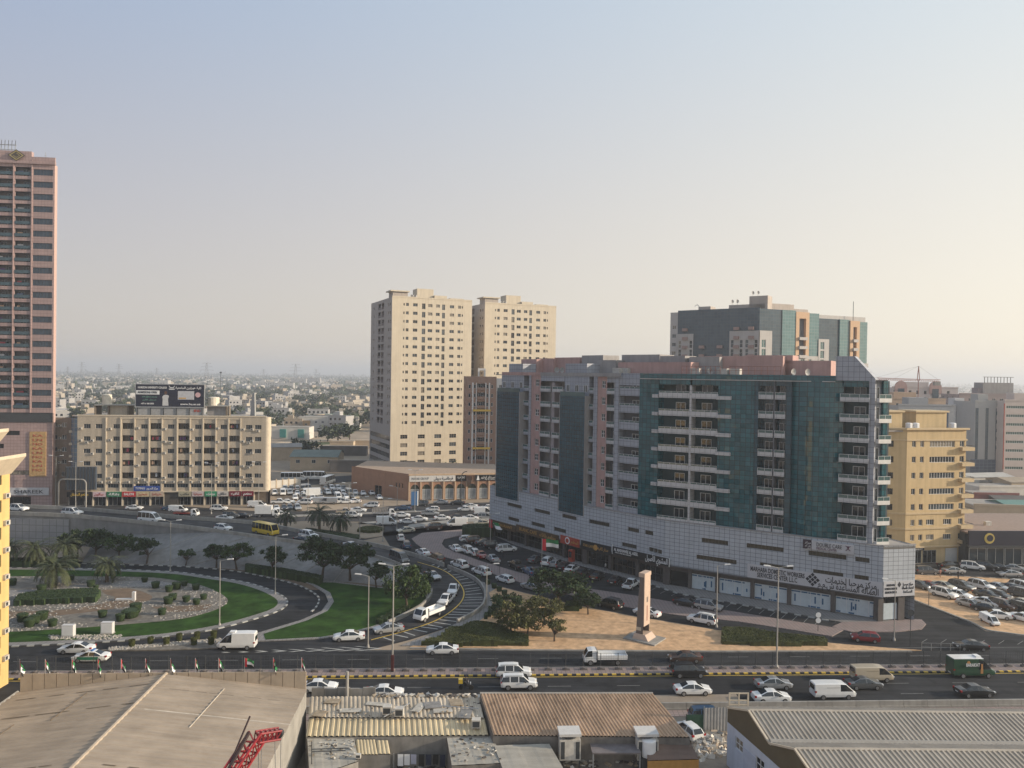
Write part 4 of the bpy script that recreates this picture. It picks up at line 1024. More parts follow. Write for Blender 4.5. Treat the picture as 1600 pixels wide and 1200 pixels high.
box_part('banner', bl, M_lw, (0.1, bw*0.345, -0.06, -0.002, bz+bh*0.55, bz+bh*0.73)); letters(bl, TT(), 'ADMISSIONS OPEN', bw*0.17, bz+bh*0.64, 0.9, M_ld, bw*0.28, -0.09, bold=0.02)
box_part('card', bl, mat('card_pale',(0.45,0.45,0.47),0.5,0.1), (bw*0.615, bw*0.855, -0.06, -0.002, bz+bh*0.33, bz+bh*0.72)); box_part('card_stripe', bl, mat('card_orange',(0.5,0.3,0.1),0.5,0.1), (bw*0.63, bw*0.735, -0.08, -0.062, bz+bh*0.36, bz+bh*0.42))
b = MB(); b.lathe([(0.75,0),(0.75,0.05)], 18); b.build('roundel', mat('roundel_pink',(0.55,0.35,0.36),0.5,0.1), bl, (bw*0.91, -0.01, bz+bh*0.55), (math.pi/2,0,0))
b = MB(); 
for pts in ([(-0.9,0.9),(-0.5,0.2),(0.5,0.2),(0.9,0.9),(0.75,0.9),(0.4,0.4),(-0.4,0.4),(-0.75,0.9)], [(-0.8,0.0),(0.8,0.0),(0.8,-0.25),(-0.8,-0.25)]): b.poly([(x,0,z) for x,z in pts])
b.build('crest', M_lw, bl, (bw*0.525, -0.03, bz+bh*0.82))
# printed figure: plain silhouette in pale top
b = MB()
b.poly([(x,0,z) for x,z in [(-0.9,-1.6),(-0.8,0.2),(-0.95,1.0),(-0.55,1.5),(-0.15,1.6),(0.2,1.6),(0.7,1.5),(1.0,1.25),(0.7,0.4),(0.85,-1.6)]]); b.build('print_torso', mat('print_white',(0.5,0.5,0.5),0.5,0.1), bl, (bw*0.435, -0.03, bz+1.9))
b = MB(); b.poly([(0.42*math.cos(t*0.5236), 0, 0.55*math.sin(t*0.5236)) for t in range(12)]); b.build('print_head', mat('print_brown',(0.10,0.05,0.035),0.6,0.1), bl, (bw*0.437, -0.03, bz+4.1))
letters(bl, TT(), 'END', bw*0.9, bz-1.2, 0.9, M_sred, 1.9, 0.2, bold=0.03)
wd = thing('rooftop_sign_frame', 'leaning narrow panel frame on the right end of the beige roof', 'sign', (*(bg_.matrix_basis @ Vector((47.5, 4, 0))).to_tuple()[:2], H-0.1), ang-0.9)
b = MB(); b.add([(0,0,0),(3.0,0,0),(2.6,0,7.2),(1.2,0,7.2),(0,0.35,0),(3.0,0.35,0),(2.6,0.35,7.2),(1.2,0.35,7.2)], [(0,1,2,3),(5,4,7,6),(1,5,6,2),(4,0,3,7),(3,2,6,7)]); b.build('panel', mat('panel_back',(0.33,0.33,0.32),0.6,0.15), wd)
for s in (0.3, 2.4): box_part('strut', wd, M_dsteel, (s, s+0.2, 0.36, 0.6, 0, 6.0))
# ================================================================ pink tower at the left
M_ptile = tile_mat('pink_tile', (0.37,0.265,0.25), (0.34,0.245,0.23), (0.21,0.15,0.145), 0.9, 0.9, 0.04, 0.6)
M_prail = mat('blue_rail_glass', (0.04,0.075,0.095), 0.15, 0.2, 0.6, spec=0.6)
C = G(81.5, 790); pa = 0.11
pt = thing('apartment_tower', 'tall pink tiled apartment tower cut off by the left edge', 'building', (C.x, C.y, 0), pa)
PH = 100.0
rows = [96.6 - 3.54*i for i in range(20)]
wl = [(-5.9, z-0.95, 5.4, 1.75, 6, 1) for z in rows]
hb = [(x, z-1.25, 4.3, 2.55) for z in rows for x in (-10.8, -15.7, -23.5, -28.4)]
b = MB(); wall_holes(b, -36, 0, 27.0, PH-1.2, [w[:4] for w in wl] + hb, 0.3); b.build('wall', M_ptile, pt)
for (u, z, w, h, nx, ny) in wl: put('ribbon_window', win_mesh(w, h, nx, ny, 0.07, (M_dsteel, mat('blue_window',(0.03,0.05,0.075),0.12,0.3,0.6,spec=0.7))), None, pt, (u, 0.2, z))
b0 = MB(); b0.box(0,4.3,-0.1,-0.02,0.25,1.15); m_r = b0.mesh('railing'); m_r.materials.append(M_prail)
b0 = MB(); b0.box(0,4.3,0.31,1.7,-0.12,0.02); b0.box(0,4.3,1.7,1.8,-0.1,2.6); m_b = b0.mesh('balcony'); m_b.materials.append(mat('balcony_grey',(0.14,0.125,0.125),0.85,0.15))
for (u, z, w, h) in hb:
    if u < -20: continue
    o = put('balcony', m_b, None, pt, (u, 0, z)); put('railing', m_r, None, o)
    put('balcony_door', win_mesh(1.6, 2.2, 2, 1, 0.07, (MATS['grey_frame'], M_glassd)), None, pt, (u+rr.uniform(0.3,2.3), 1.64, z+0.03))
    if rr.random() < 0.4: box_part('hanging_cloth', pt, rr.choice(cloth), (u+0.4, u+rr.uniform(1,2.5), 0.7, 0.75, z+1.1, z+1.6))
for x in (-6.15, -11.15, -16.0): box_part('mullion_fin', pt, M_ptile, (x-0.12, x+0.12, -0.25, 0.0, 27, PH))
facade(pt, TT(0,0,0,math.pi/2), 1.6, 0, PH-1.2, [], mat('sunlit_pink_flank',(0.45,0.31,0.27),0.8,0.08), name='flank')  # brighter pink than the front, sunlight painted into the narrow flank
b = MB(); b.prism([(-36,2.0),(-0.3,2.0),(0,1.6),(-16,22),(-36,22)], 0, PH-1.3); b.build('core', M_shade, pt)
b = MB(); b.prism([(-36,0.3),(-0.05,0.3),(-0.05,1.55),(-16,21.9),(-36,21.9)], PH-1.28, PH-1.22); b.build('roof', M_roof, pt)
box_part('cornice', pt, M_ptile, (-36, 0.25, -0.5, 0.3, PH-1.2, PH-0.4)); box_part('parapet', pt, M_ptile, (-16, -6.3, -0.1, 1.2, PH-0.39, PH+2.4)); box_part('parapet', pt, M_ptile, (-6.3, 0.1, -0.1, 0.3, PH-0.39, PH+0.9))
lg = PH-0.2
b = MB(); b.poly([(-2.4,0,0),(0,0,-1.7),(2.4,0,0),(0,0,1.7)]); q = b.build('emblem', mat('emblem_dark',(0.06,0.05,0.04),0.5,0.1), pt, (-10.2, -0.62, lg+1.2))
b = MB()
for s in (0.83, 0.42): 
    for (a0, a1, c0, c1) in (((-1,0),(0,-1),0,0),((0,-1),(1,0),0,0),((1,0),(0,1),0,0),((0,1),(-1,0),0,0)):
        p = Vector((a0[0]*2.4*s,0,a0[1]*1.7*s)); r_ = Vector((a1[0]*2.4*s,0,a1[1]*1.7*s)); 
        if s < 0.5 and a0 == (0,1): continue
        b.poly([p+Vector((0,-0.02,0)), r_+Vector((0,-0.02,0)), r_*0.78+Vector((0,-0.02,0)), p*0.78+Vector((0,-0.02,0))])
b.build('emblem_lines', mat('emblem_gold',(0.42,0.33,0.14),0.4,0.1,metal=0.3), q)
b = MB()
for x in range(7): b.tube((-17.5+x*0.95,2,PH-1.2),(-17.5+x*0.95,2,PH+4.6),0.12,n=4); b.tube((-17.5+x*0.95,2,PH+4.6),(-16.7+x*0.95,0.6,PH+5.6),0.1,n=4)
b.tube((-18,2,PH+3.2),(-11.5,2,PH+3.2),0.12,n=4); b.tube((-18,2,PH+4.6),(-11.5,2,PH+4.6),0.15,n=4)
b.build('roof_crown', M_steel, pt)['kind'] = 'stuff'
b = MB(); b.tube((-3,1,PH),(-3,1,PH+2.6),0.08,n=5); b.tube((-3.4,1,PH+1.6),(-2.6,1,PH+1.6),0.05,n=4); b.build('aerial', M_steel, pt)
pw = [(-26+0, 20.4, 16.8, 1.3, 12, 1), (-26, 16.6, 12.5, 1.3, 10, 1), (-22, 12.6, 12.6, 1.3, 10, 1), (-26, 8.9, 23.8, 1.3, 16, 1)]
facade(pt, TT(-36,0.35,0,0), 36, 0, 24.2, [(u+36,z,w,h,nx,ny) for u,z,w,h,nx,ny in pw] + [(8, 0.2, 22, 2.4, 9, 1)], M_ptile, 0.3, (M_dsteel, M_glassd), 'podium_wall')
box_part('dark_band', pt, M_dsteel, (-36, 0.02, 0.15, 0.4, 24.2, 27.0))
box_part('sign', pt, mat('sign_ochre',(0.42,0.27,0.12),0.5,0.25,1.2), (-6.4, -1.9, 0.1, 0.34, 8.5, 21.5))
for q in range(9): letters(pt, TT(), 'KLM'[q % 3] + 'ANO'[q % 3], -4.2, 20.3-q*1.25, 1.0, M_sred, 2.6, 0.07)
box_part('sign', pt, M_swh, (-12.5, -1.0, 0.1, 0.34, 3.0, 5.2)); letters(pt, TT(), 'SHAREEK', -6.5, 4.0, 1.5, M_ld, 8, 0.06)
# ================================================================ twin cream towers
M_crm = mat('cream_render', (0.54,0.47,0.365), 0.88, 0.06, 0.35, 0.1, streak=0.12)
M_crg = mat('cream_grey_shade', (0.40,0.35,0.31), 0.88, 0.08, 0.35, streak=0.12)  # greyer copy of the cream; side walls carry their shade as colour
def cream_tower(px, Y, label, base_big):
    c = AT(px, 600, Y); a = math.atan2(0.41, 0.91); W = 34.0; D = 34.0; HT = 70.3
    t = thing('apartment_tower', label, 'building', (c.x, c.y, 0), a, 'cream towers behind the brown shops')
    r = [67.6 - 3.38*i for i in range(15)]
    wn_ = []
    for z in r:
        for x, w, h, nx in ((72,7,1.0,1),(92,15,1.25,2),(140,25,1.25,2),(192,19,2.3,2),(232,25,1.25,2),(280,22,1.25,2),(316,17,2.3,2),(369,25,1.25,2),(417,17,1.25,2),(437,7,1.0,1)):
            wn_.append(((x-w/2)/500*W, z-h/2-(0.4 if h > 2 else 0), w/500*W*1.1, h, nx, 1))
    if base_big:
        for j, z in enumerate((14.6, 11.2, 7.8, 4.4)):
            for x in (80, 187, 290, 385): wn_.append(((x-20)/500*W, z-0.8, 2.9, 1.6, 3, 2))
    facade(t, TT(), W, 0, HT, wn_, M_crm, 0.25, (mat('tan_frame',(0.32,0.28,0.23),0.5,0.1), M_glass))
    wl_ = []
    for z in r:
        for u in (31.5, 29.0, 5.2): wl_.append((u-0.6, z-0.6, 1.2, 1.2, 2, 1))
    hb_ = [(u, z-1.2, 4.2, 2.5) for z in r for u in (12.2, 17.6)]
    T = TT(0, D, 0, -math.pi/2)
    gar = [(1, z, 32, 2.0, 14, 1) for z in (12.8, 9.4, 6.0, 2.6)]
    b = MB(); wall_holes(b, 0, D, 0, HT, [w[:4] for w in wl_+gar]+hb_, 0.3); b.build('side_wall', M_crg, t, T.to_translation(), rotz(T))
    for (u, z, w, h, nx, ny) in wl_+gar: put('window', win_mesh(w, h, nx, ny, 0.08, (MATS['tan_frame'], M_glass)), None, t, T @ Vector((u, 0.25, z)), rotz(T))
    for (u, z, w, h) in hb_:
        b = MB(); 
        if 'cb' not in WM:
            b.box(0,4.2,1.3,1.4,-0.1,2.6); b.box(0,4.2,0.31,1.3,-0.12,0.02); b.box(0,4.2,0.0,0.1,0.02,0.95); WM['cb'] = b.mesh('balcony'); WM['cb'].materials.append(mat('balcony_brown',(0.17,0.13,0.115),0.85,0.1))
        put('balcony', WM['cb'], None, t, T @ Vector((u, 0.0, z)), rotz(T))
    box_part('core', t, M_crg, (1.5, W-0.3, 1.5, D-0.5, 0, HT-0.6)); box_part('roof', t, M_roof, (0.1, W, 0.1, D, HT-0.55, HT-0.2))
    facade(t, TT(W,0,0,math.pi/2), D, 0, HT, [], M_crm, name='end_wall')
    box_part('parapet', t, M_crm, (0, W, -0.12, 0.2, HT, HT+0.5)); box_part('roof_room', t, M_crg, (0.8, 7, 2, 8, HT-0.2, HT+2.4)); box_part('roof_slab', t, M_crm, (-0.3, 7.6, 1.2, 8.6, HT+2.42, HT+2.9))
    box_part('lift_room', t, M_crm, (11.5, 18.5, 4, 10, HT-0.2, HT+4.4)); box_part('roof_room', t, M_crm, (18.6, 24, 3, 9, HT-0.2, HT+1.9)); box_part('roof_slab', t, M_crm, (25, 31, 2, 8, HT+0.6, HT+1.0))
    for q in range(3): put('satellite_dish', dish_mesh(), None, t, (8.5+q*1.1, 2, HT-0.2), q*0.4)
    return t
cream_tower(611, 305, 'nearer cream tower, the left of two, with dark balconies down its shaded side', True)
cream_tower(756, 326, 'farther cream tower rising behind the narrow brown and white tower', False)
# narrow brown and white tower
c = AT(726, 735, 282); bt = thing('apartment_tower', 'narrow brown and white tower in front of the cream pair', 'building', (c.x, c.y, 0), 0.12)
M_brn = mat('brown_render', (0.27,0.175,0.135), 0.85, 0.08, 0.5, streak=0.12); M_wh = mat('white_render', (0.55,0.54,0.53), 0.85, 0.06, 0.5)
HB = 39.3; r = [35.6-3.3*i for i in range(11)]
hb_ = [(4.2, z-1.2, 2.9, 2.3) for z in r]
wn_ = [(u, z-0.7, 0.8, 1.4, 1, 1) for z in r for u in (1.0, 2.9, 7.6, 9.3)]
b = MB(); wall_holes(b, 0, 11.3, 0, HB, [w[:4] for w in wn_]+hb_, 0.25); b.build('wall', M_brn, bt)
for (u, z, w, h, nx, ny) in wn_: put('window', win_mesh(w, h, nx, ny, 0.07), None, bt, (u, 0.2, z))
for z in r:
    o = box_part('balcony', bt, M_brn, (4.1, 7.2, -0.5, 0.24, z-1.35, z-1.2), (4.1, 7.2, -0.5, -0.42, z-1.198, z-0.35)); put('balcony_door', win_mesh(1.6, 2.1, 2, 1), None, bt, (4.8, 0.9, z-1.15))
for u0, u1 in ((2.4,4.0),(7.3,8.9)): box_part('white_panel', bt, M_wh, (u0-0.1, u0+(0.45 if u0 < 5 else 0.25), -0.12, -0.002, 2, HB-2.3)); box_part('white_panel', bt, M_wh, (u1-(0.25 if u0 < 5 else 0.45), u1+0.05, -0.12, -0.002, 2, HB-2.3))
for z in (26.5, 12.6): box_part('gondola', bt, mat('gondola_yellow',(0.55,0.36,0.06),0.6,0.1), (2.6, 9.2, -1.3, -0.6, z, z+0.7))
facade(bt, TT(11.3,0.4,0,0), 5.5, 0, HB-0.6, [(1.0+2.2*j, z-0.7, 1.1, 1.4, 2, 1) for z in r for j in range(2)], M_wh, 0.25)
box_part('core', bt, M_shade, (0.3, 16.5, 1.0, 14, 0, HB-0.8)); facade(bt, TT(0,14,0,-math.pi/2), 14, 0, HB, [(3+4*j, z-0.7, 1.1, 1.4, 2, 1) for z in r for j in range(3)], M_brn, 0.2)
b = MB(); wall_holes(b, 4.4, 7.2, HB, HB+3, [(5.0, HB, 1.6, 2.2)], 0.4); b.build('roof_arch', M_wh, bt)
# ================================================================ brown arcaded shop building
c0, c1, c2 = G(638,782.5), G(800,779), G(549,767)
sang = math.atan2(c1.y-c0.y, c1.x-c0.x); SL = (c1-c0).length
sb = thing('shop_building', 'single storey brown shop building with arched windows and long white sign', 'building', c0, sang)
M_ter = mat('terracotta_render', (0.33,0.19,0.125), 0.88, 0.1, 0.5, streak=0.1); M_ters = mat('sand_stone_trim', (0.50,0.36,0.24), 0.85, 0.1)
nb = 9; st = 3.65; SH = 8.4
for q in range(nb):
    u = 0.2+q*st
    b = MB(); n = 10; r_ = 1.35; cx = u+st/2; zc = 3.6; o_ = [(u, 0.0), (cx-r_, 0.0), (cx-r_, zc)] + [(cx-r_*math.cos(math.pi*j/n), zc+1.5*math.sin(math.pi*j/n)) for j in range(1,n)] + [(cx+r_, zc), (cx+r_, 0), (u+st, 0), (u+st, 5.9), (u, 5.9)]
    b.add([(x,0,z) for x,z in o_], [tuple(range(len(o_)))]); b.build('arch', M_ter, sb)
    put('shop_window', win_mesh(2.7, 3.3, 2, 1, 0.1, (M_frame, mat('shop_pale_glass',(0.28,0.30,0.31),0.2,0.35,0.8,spec=0.6))), None, sb, (cx-1.35, 0.35, 0.25))
    b = MB(); b.add([(cx-1.35,0.36,3.55)]+[(cx-1.35*math.cos(math.pi*j/n),0.36,3.55+1.5*math.sin(math.pi*j/n)) for j in range(1,n)]+[(cx+1.35,0.36,3.55)], [tuple(range(n+1))]); b.build('arch_window', mat('olive_glass',(0.07,0.075,0.055),0.2,0.2), sb)
    box_part('pilaster', sb, M_ters, (u-0.2, u+0.2, -0.3, -0.003, 0, 5.9))
box_part('fascia', sb, M_ters, (0, SL, -0.2, 0.3, 7.9, SH)); box_part('fascia', sb, M_ter, (0, SL, -0.05, 0.3, 5.9, 7.9))
box_part('sign', sb, mat('sign_ivory',(0.6,0.58,0.55),0.5,0.06), (0.2, 14.8, -0.3, -0.06, 6.0, 7.85)); letters(sb, TT(), 'MAYAR GROUP', 3.6, 6.9, 1.1, mat('letter_grey',(0.2,0.2,0.2),0.5,0.05), 5.4, -0.33); letters(sb, TT(), arabic('قرطاسية ديوان'), 11, 6.9, 1.4, M_ld, 6, -0.33)
box_part('sign', sb, M_sblk, (15.0, 18.2, -0.3, -0.06, 6.0, 7.85)); letters(sb, TT(), 'CLASSIC', 16.6, 7.1, 0.8, M_lw, 2.4, -0.33)
box_part('sign', sb, M_sblk, (21.3, 29, -0.3, -0.06, 6.0, 7.85)); letters(sb, TT(), arabic('سيتاد لوتور'), 25.3, 7.1, 1.1, M_lw, 4.6, -0.33); letters(sb, TT(), 'SETAD LOTUR', 26, 6.4, 0.5, M_lw, 3, -0.33)
b = MB(); b.poly([(-0.5,0,-0.7),(0.5,0,-0.7),(0.12,0,0.8),(-0.12,0,0.8)]); b.build('emblem', M_lw, sb, (22.1, -0.33, 6.9))
b = MB(); 
for q in range(7): b.box(18.5+q*0.42, 18.58+q*0.42, -0.5, -0.35, 4.3, 7.9)
b.build('entrance_grille', M_dsteel, sb)['kind'] = 'stuff'
lang = math.atan2(c0.y-c2.y, c0.x-c2.x); LL = (c0-c2).length
T = Matrix.Translation(Vector((0,0,0))) @ Matrix.Rotation(lang-sang, 4, 'Z') @ Matrix.Translation((-LL,0,0))
facade(sb, T, LL, 0, SH, [(LL-3.2-1.5*j, 3.6, 0.7, 1.6, 1, 1) for j in range(3)] + [(LL-16.5, 0.1, 3.6, 3.2, 2, 1)], M_ter, 0.25, (M_ters, M_glassd), 'side_wall')
p3 = T @ Vector((0,0,0)); b = MB(); b.prism([(0,0.05),(SL,0.05),(SL,30),(p3.x+6,p3.y+22),(p3.x+0.1,p3.y+0.05)], SH-1.2, SH-0.7); b.build('roof', mat('roof_tan',(0.36,0.27,0.2),0.9,0.15), sb)
# ================================================================ glass and white block behind the main building
M_gb = tile_mat('slate_glass', (0.045,0.075,0.10), (0.032,0.055,0.078), (0.075,0.09,0.10), 1.3, 1.1, 0.05, 0.15, spec=0.6, tilt=0.03)
M_gt = tile_mat('pale_teal_glass', (0.10,0.19,0.20), (0.08,0.16,0.17), (0.2,0.25,0.25), 1.3, 1.1, 0.05, 0.12, spec=0.7, tilt=0.03)
M_lite = mat('pale_render', (0.42,0.40,0.385), 0.85, 0.06, 0.4, streak=0.1); M_or = mat('peach_render', (0.50,0.34,0.22), 0.85, 0.06)
c = AT(1185, 600, 255); gl_ = thing('apartment_block', 'slate glass and white apartment block rising behind the teal glass building', 'building', (c.x, c.y, 0), 0)
HG = 63.7; la = math.atan2(0.6, -0.8); ra = math.atan2(0.39, 0.92)
KG = 0.895; gl_.scale = (KG,KG,1); TL = TT(-0.8*35.8, 0.6*35.8, 0, la-math.pi); TR = TT(0,0,0,ra)
fl = [57.8-3.05*i for i in range(9)]
facade(gl_, TL, 3.2, 20, HG-0.6, [(0.8, z-0.7, 1.6, 1.4, 2, 1) for z in fl], M_lite, 0.2)
box_part('glass_band', gl_, M_gb, (3.2, 35.8, 0, 0.6, 20, HG), T=TL)
for u0, u1, zt in ((3.2,10,55.4),(10,24.5,47.2),(24.5,35.8,56.0)):
    wl_ = []
    for z in fl:
        if z+1.5 > zt: continue
        n_ = max(1, int((u1-u0)/5)); s_ = (u1-u0)/n_
        for j in range(n_):
            wl_ += [(u0+s_*j+0.5-u0, z-1.3, 1.2, 2.6, 1, 2), (u0+s_*j+s_-1.7-u0, z-1.3, 1.2, 2.6, 1, 2)]
    facade(gl_, TL @ Matrix.Translation((u0,-0.35,0)), u1-u0, 20, zt, wl_, M_lite, 0.2)
    for z in fl:
        if z-1 > zt+4: continue
        n_ = max(1, int((u1-u0)/5)); s_ = (u1-u0)/n_
        for j in range(n_): box_part('balcony', gl_, mat('balcony_rose',(0.30,0.21,0.19),0.8,0.1), (u0+s_*j+s_/2-1.0, u0+s_*j+s_/2+1.0, -1.3, -0.36, z-1.5, z-0.5), T=TL)
box_part('glass_band', gl_, M_gb, (0, 10.5, 0, 0.6, 20, HG-0.4), T=TR); box_part('glass_band', gl_, M_gt, (10.5, 17, -0.3, 0.6, 20, HG-0.4), T=TR); box_part('glass_band', gl_, M_gt, (23.5, 28.5, -0.3, 0.6, 20, HG-1), T=TR)
box_part('glass_band', gl_, M_gb, (28.5, 39.5, 0.5, 1.2, 20, HG-2.5), T=TR); box_part('glass_band', gl_, M_gt, (39.5, 44.5, 0.0, 1.2, 20, HG-2.5), T=TR); box_part('glass_band', gl_, M_gt, (49.5, 54, 0.0, 1.2, 20, HG-3), T=TR)
for u0, u1, zt in ((17,23.5,HG-0.8),(44.5,49.5,HG-2.8)):
    T = TR; box_part('peach_pier', gl_, M_or, (u0, u0+1.6, -0.5, 0.9, 20, zt), T=T); box_part('peach_pier', gl_, M_or, (u1-1.6, u1, -0.5, 0.9, 20, zt), T=T); box_part('peach_pier', gl_, M_or, (u0+1.6, u1-1.6, -0.5, 0.9, zt-2.2, zt), T=T)
    box_part('recess_wall', gl_, M_shade, (u0+1.6, u1-1.6, 0.6, 0.9, 20, zt-2.2), T=T)
    for z in fl[1:]: box_part('balcony', gl_, M_lite, (u0+1.3, u1-1.3, -1.2, -0.51, z-1.4, z-0.4), T=T)
for u0, u1, zt in ((-0.3,5.5,56.0),(8.3,28.0,48.0),(28.2,33.5,54),(36.5,54.2,46)):
    facade(gl_, TR @ Matrix.Translation((u0,-0.6,0)), u1-u0, 20, zt, [(1.0+j*3.4, z-1.3, 1.9, 2.6, 2, 1) for z in fl if z+1.5 < zt for j in range(int((u1-u0)/3.4))], M_lite, 0.2, (M_frame, mat('teal_window',(0.05,0.11,0.11),0.12,0.3,spec=0.7)))
b = MB(); e_ = TL @ Vector((0,0,0)); f_ = TR @ Vector((54,0.5,0)); b.prism([(e_.x+0.3,e_.y+0.6),(0,0.8),(f_.x,f_.y+1.0),(f_.x-6,f_.y+16),(e_.x+8,e_.y+16)], 0, HG-1.2); b.build('core', M_lite, gl_)
for u, d_, w, h in ((10,4,5,2.6),(22,5,14,2.8),(30,5,7,5.5)): box_part('plant_room', gl_, M_crg, (u, u+w, d_, d_+5, HG-1.2, HG-1.2+h), T=TL)
box_part('plant_room', gl_, M_crg, (6, 20, 4, 9, HG-1.2, HG+2), T=TR); box_part('plant_room', gl_, M_crg, (20, 27, 4, 8, HG-1.2, HG+0.6), T=TR)
for u in (23, 25, 31, 33): put('satellite_dish', dish_mesh(), None, gl_, TL @ Vector((u, 6, HG+1.7 if u < 30 else HG+4.3)), 0.3)
b = MB(); b.T = TR; b.tube((46,-0.3,HG-8),(46,-0.3,HG+4),0.12,n=5); b.build('mast', M_dsteel, gl_)
b = MB(); b.T = TL; b.tube((13,4,HG-1),(9.5,4,HG+2.2),0.15,n=4); b.tube((9.5,4,HG+2.2),(8.4,4,HG+1.6),0.12,n=4); b.build('roof_davit', M_steel, gl_)
# ================================================================ yellow block at the right
M_och = mat('yellow_ochre_render', (0.51,0.385,0.215), 0.88, 0.07, 0.5, 0.1, streak=0.14); M_ocht = mat('ochre_trim', (0.50,0.39,0.24), 0.85, 0.08)
yc = Vector((86.0, 166.7, 0)); yb = thing('apartment_block', 'yellow ochre apartment block to the right of the teal glass building', 'building', yc, 0.222)
HY = 29.4; r = [26.3, 22.9, 19.4, 15.9, 12.5, 9.1, 5.8]; KY = 15.2/590
def yu(x): return (x-395)*KY
wl_ = []
for q, z in enumerate(r):
    wl_ += [(yu(465)-0.5, z-0.65, 1.0, 1.3, 2, 1), (yu(545)-0.5, z-0.65, 1.0, 1.3, 2, 1), (yu(945)-0.6, z-0.65, 1.2, 1.3, 2, 1)]
    wl_ += [(yu(620), z-0.7, yu(872)-yu(620), 1.3, 9, 1)] if q < 5 else [(yu(600), z-0.6, 2.0, 1.2, 4, 1), (yu(770), z-0.6, 2.1, 1.2, 4, 1)]
facade(yb, TT(), 15.2, 3.6, HY, wl_, M_och, 0.25)
wl2 = [(2.5, z-0.7, 5.6, 1.35, 8, 1) for z in r]
TLy = TT(0,0,0,math.pi-0.38) @ Matrix.Translation((-14,0,0)) if False else Matrix.Rotation(-0.37, 4, 'Z') @ Matrix.Translation((-14,0,0))
facade(yb, TLy, 14, 0, HY, [(u+3.2,z,w,h,nx,ny) for u,z,w,h,nx,ny in wl2], M_och, 0.25, (M_dsteel, M_glassd))
for z0, z1, o_ in ((HY,HY+0.4,0.5),(HY-2.4,HY-2.1,0.2),(10.9,11.3,0.2),(7.6,8.0,0.2),(3.6,3.9,0.3)):
    box_part('cornice', yb, M_ocht, (-o_, 15.2+o_, -o_, 0.2, z0, z1)); box_part('cornice', yb, M_ocht, (0, 14.05, -o_, 0.2, z0, z1), T=TLy)
for z in r:                       # sunlit corner balconies
    box_part('balcony', yb, M_ocht, (13.4, 16.6, -1.0, 2.0, z-1.5, z-0.75)); box_part('railing', yb, M_dsteel, (13.4, 16.6, -1.0, -0.94, z-0.5, z-0.4), (16.54, 16.6, -0.94, 2.0, z-0.5, z-0.4))
facade(yb, TT(15.2,0,0,math.pi/2), 16, 0, HY, [(3+4*j, z-0.65, 1.6, 1.3, 2, 1) for z in r for j in range(3)], M_och, 0.2)
box_part('core', yb, M_och, (0.5, 14.9, 1.0, 15.5, 0, HY-0.6)); box_part('roof', yb, M_roof, (-8, 15, 0.3, 15.8, HY-0.5, HY-0.1))
box_part('shop_wall', yb, M_och, (0, 15.2, 0.3, 0.6, 0, 3.6))
for u0, u1, m in ((1.6,4.4,M_glassd),(4.8,8.2,M_glassd),(0.2,1.2,M_dsteel)): put('shopfront', win_mesh(u1-u0, 2.8, 3, 1, 0.08, (MATS['grey_frame'], m)), None, yb, (u0, 0.24, 0.1))
box_part('roller_shutter', yb, tile_mat('shutter_white',(0.5,0.5,0.49),(0.48,0.48,0.47),(0.3,0.3,0.3),5,0.16,0.02,0.5), (10.6, 13.6, 0.2, 0.29, 0.1, 3.2)); box_part('sign', yb, M_navy, (1.6, 5.0, 0.05, 0.24, 2.95, 3.55)); letters(yb, TT(), 'LAUNDRY', 3.3, 3.25, 0.5, M_lw, 2.4, 0.02)
for u, w, d_ in ((-7,9,5),(5.6,8,5)):
    box_part('roof_room', yb, M_och, (u, u+w, 4, 4+d_, HY-0.1, HY+3.6)); box_part('roof_slab', yb, M_ocht, (u-0.4, u+w+0.4, 3.6, 4.4+d_, HY+3.62, HY+4.0))
for u, z in ((2.2,0.0),(4.0,0),(13.6,0)): cyl_part('water_tank', yb, M_lw, 0.7, 1.5, (u, 2.2, HY-0.1), 10)
# dark showroom beside it
c = G(1513, 884); sh = thing('showroom', 'dark low showroom with a round gold emblem on its fascia', 'building', c, 0.06)
box_part('wall', sh, M_navy, (0, 36, 0, 0.4, 4.4, 7.6)); box_part('roof', sh, mat('roof_brown',(0.27,0.20,0.165),0.9,0.15), (0, 36, 0.4, 24, 6.9, 7.2)); box_part('core', sh, M_dsteel, (0, 36, 1.4, 24, 0, 6.88)); box_part('fascia', sh, M_dsteel, (0, 36, -0.05, 0.9, 4.0, 4.38))
for q in range(8): put('show_window', win_mesh(3.9, 3.7, 2, 1, 0.1, (M_steel, M_glass)), None, sh, (0.4+q*4.1, 0.5, 0.1))
b = MB(); b.lathe([(1.15,0),(1.15,0.1)], 24); q = b.build('emblem', mat('emblem_yellow',(0.5,0.38,0.1),0.5,0.1), sh, (4.6, -0.02, 6.0), (math.pi/2,0,0)); b = MB(); b.lathe([(0.72,0),(0.72,0.1)], 20); b.build('emblem_core', M_navy, q, (0.1,0.05,0.06))
for u in (3, 9.5): box_part('rooftop_unit', sh, M_acu, (u, u+1.3, 8, 9, 7.2, 8.1))
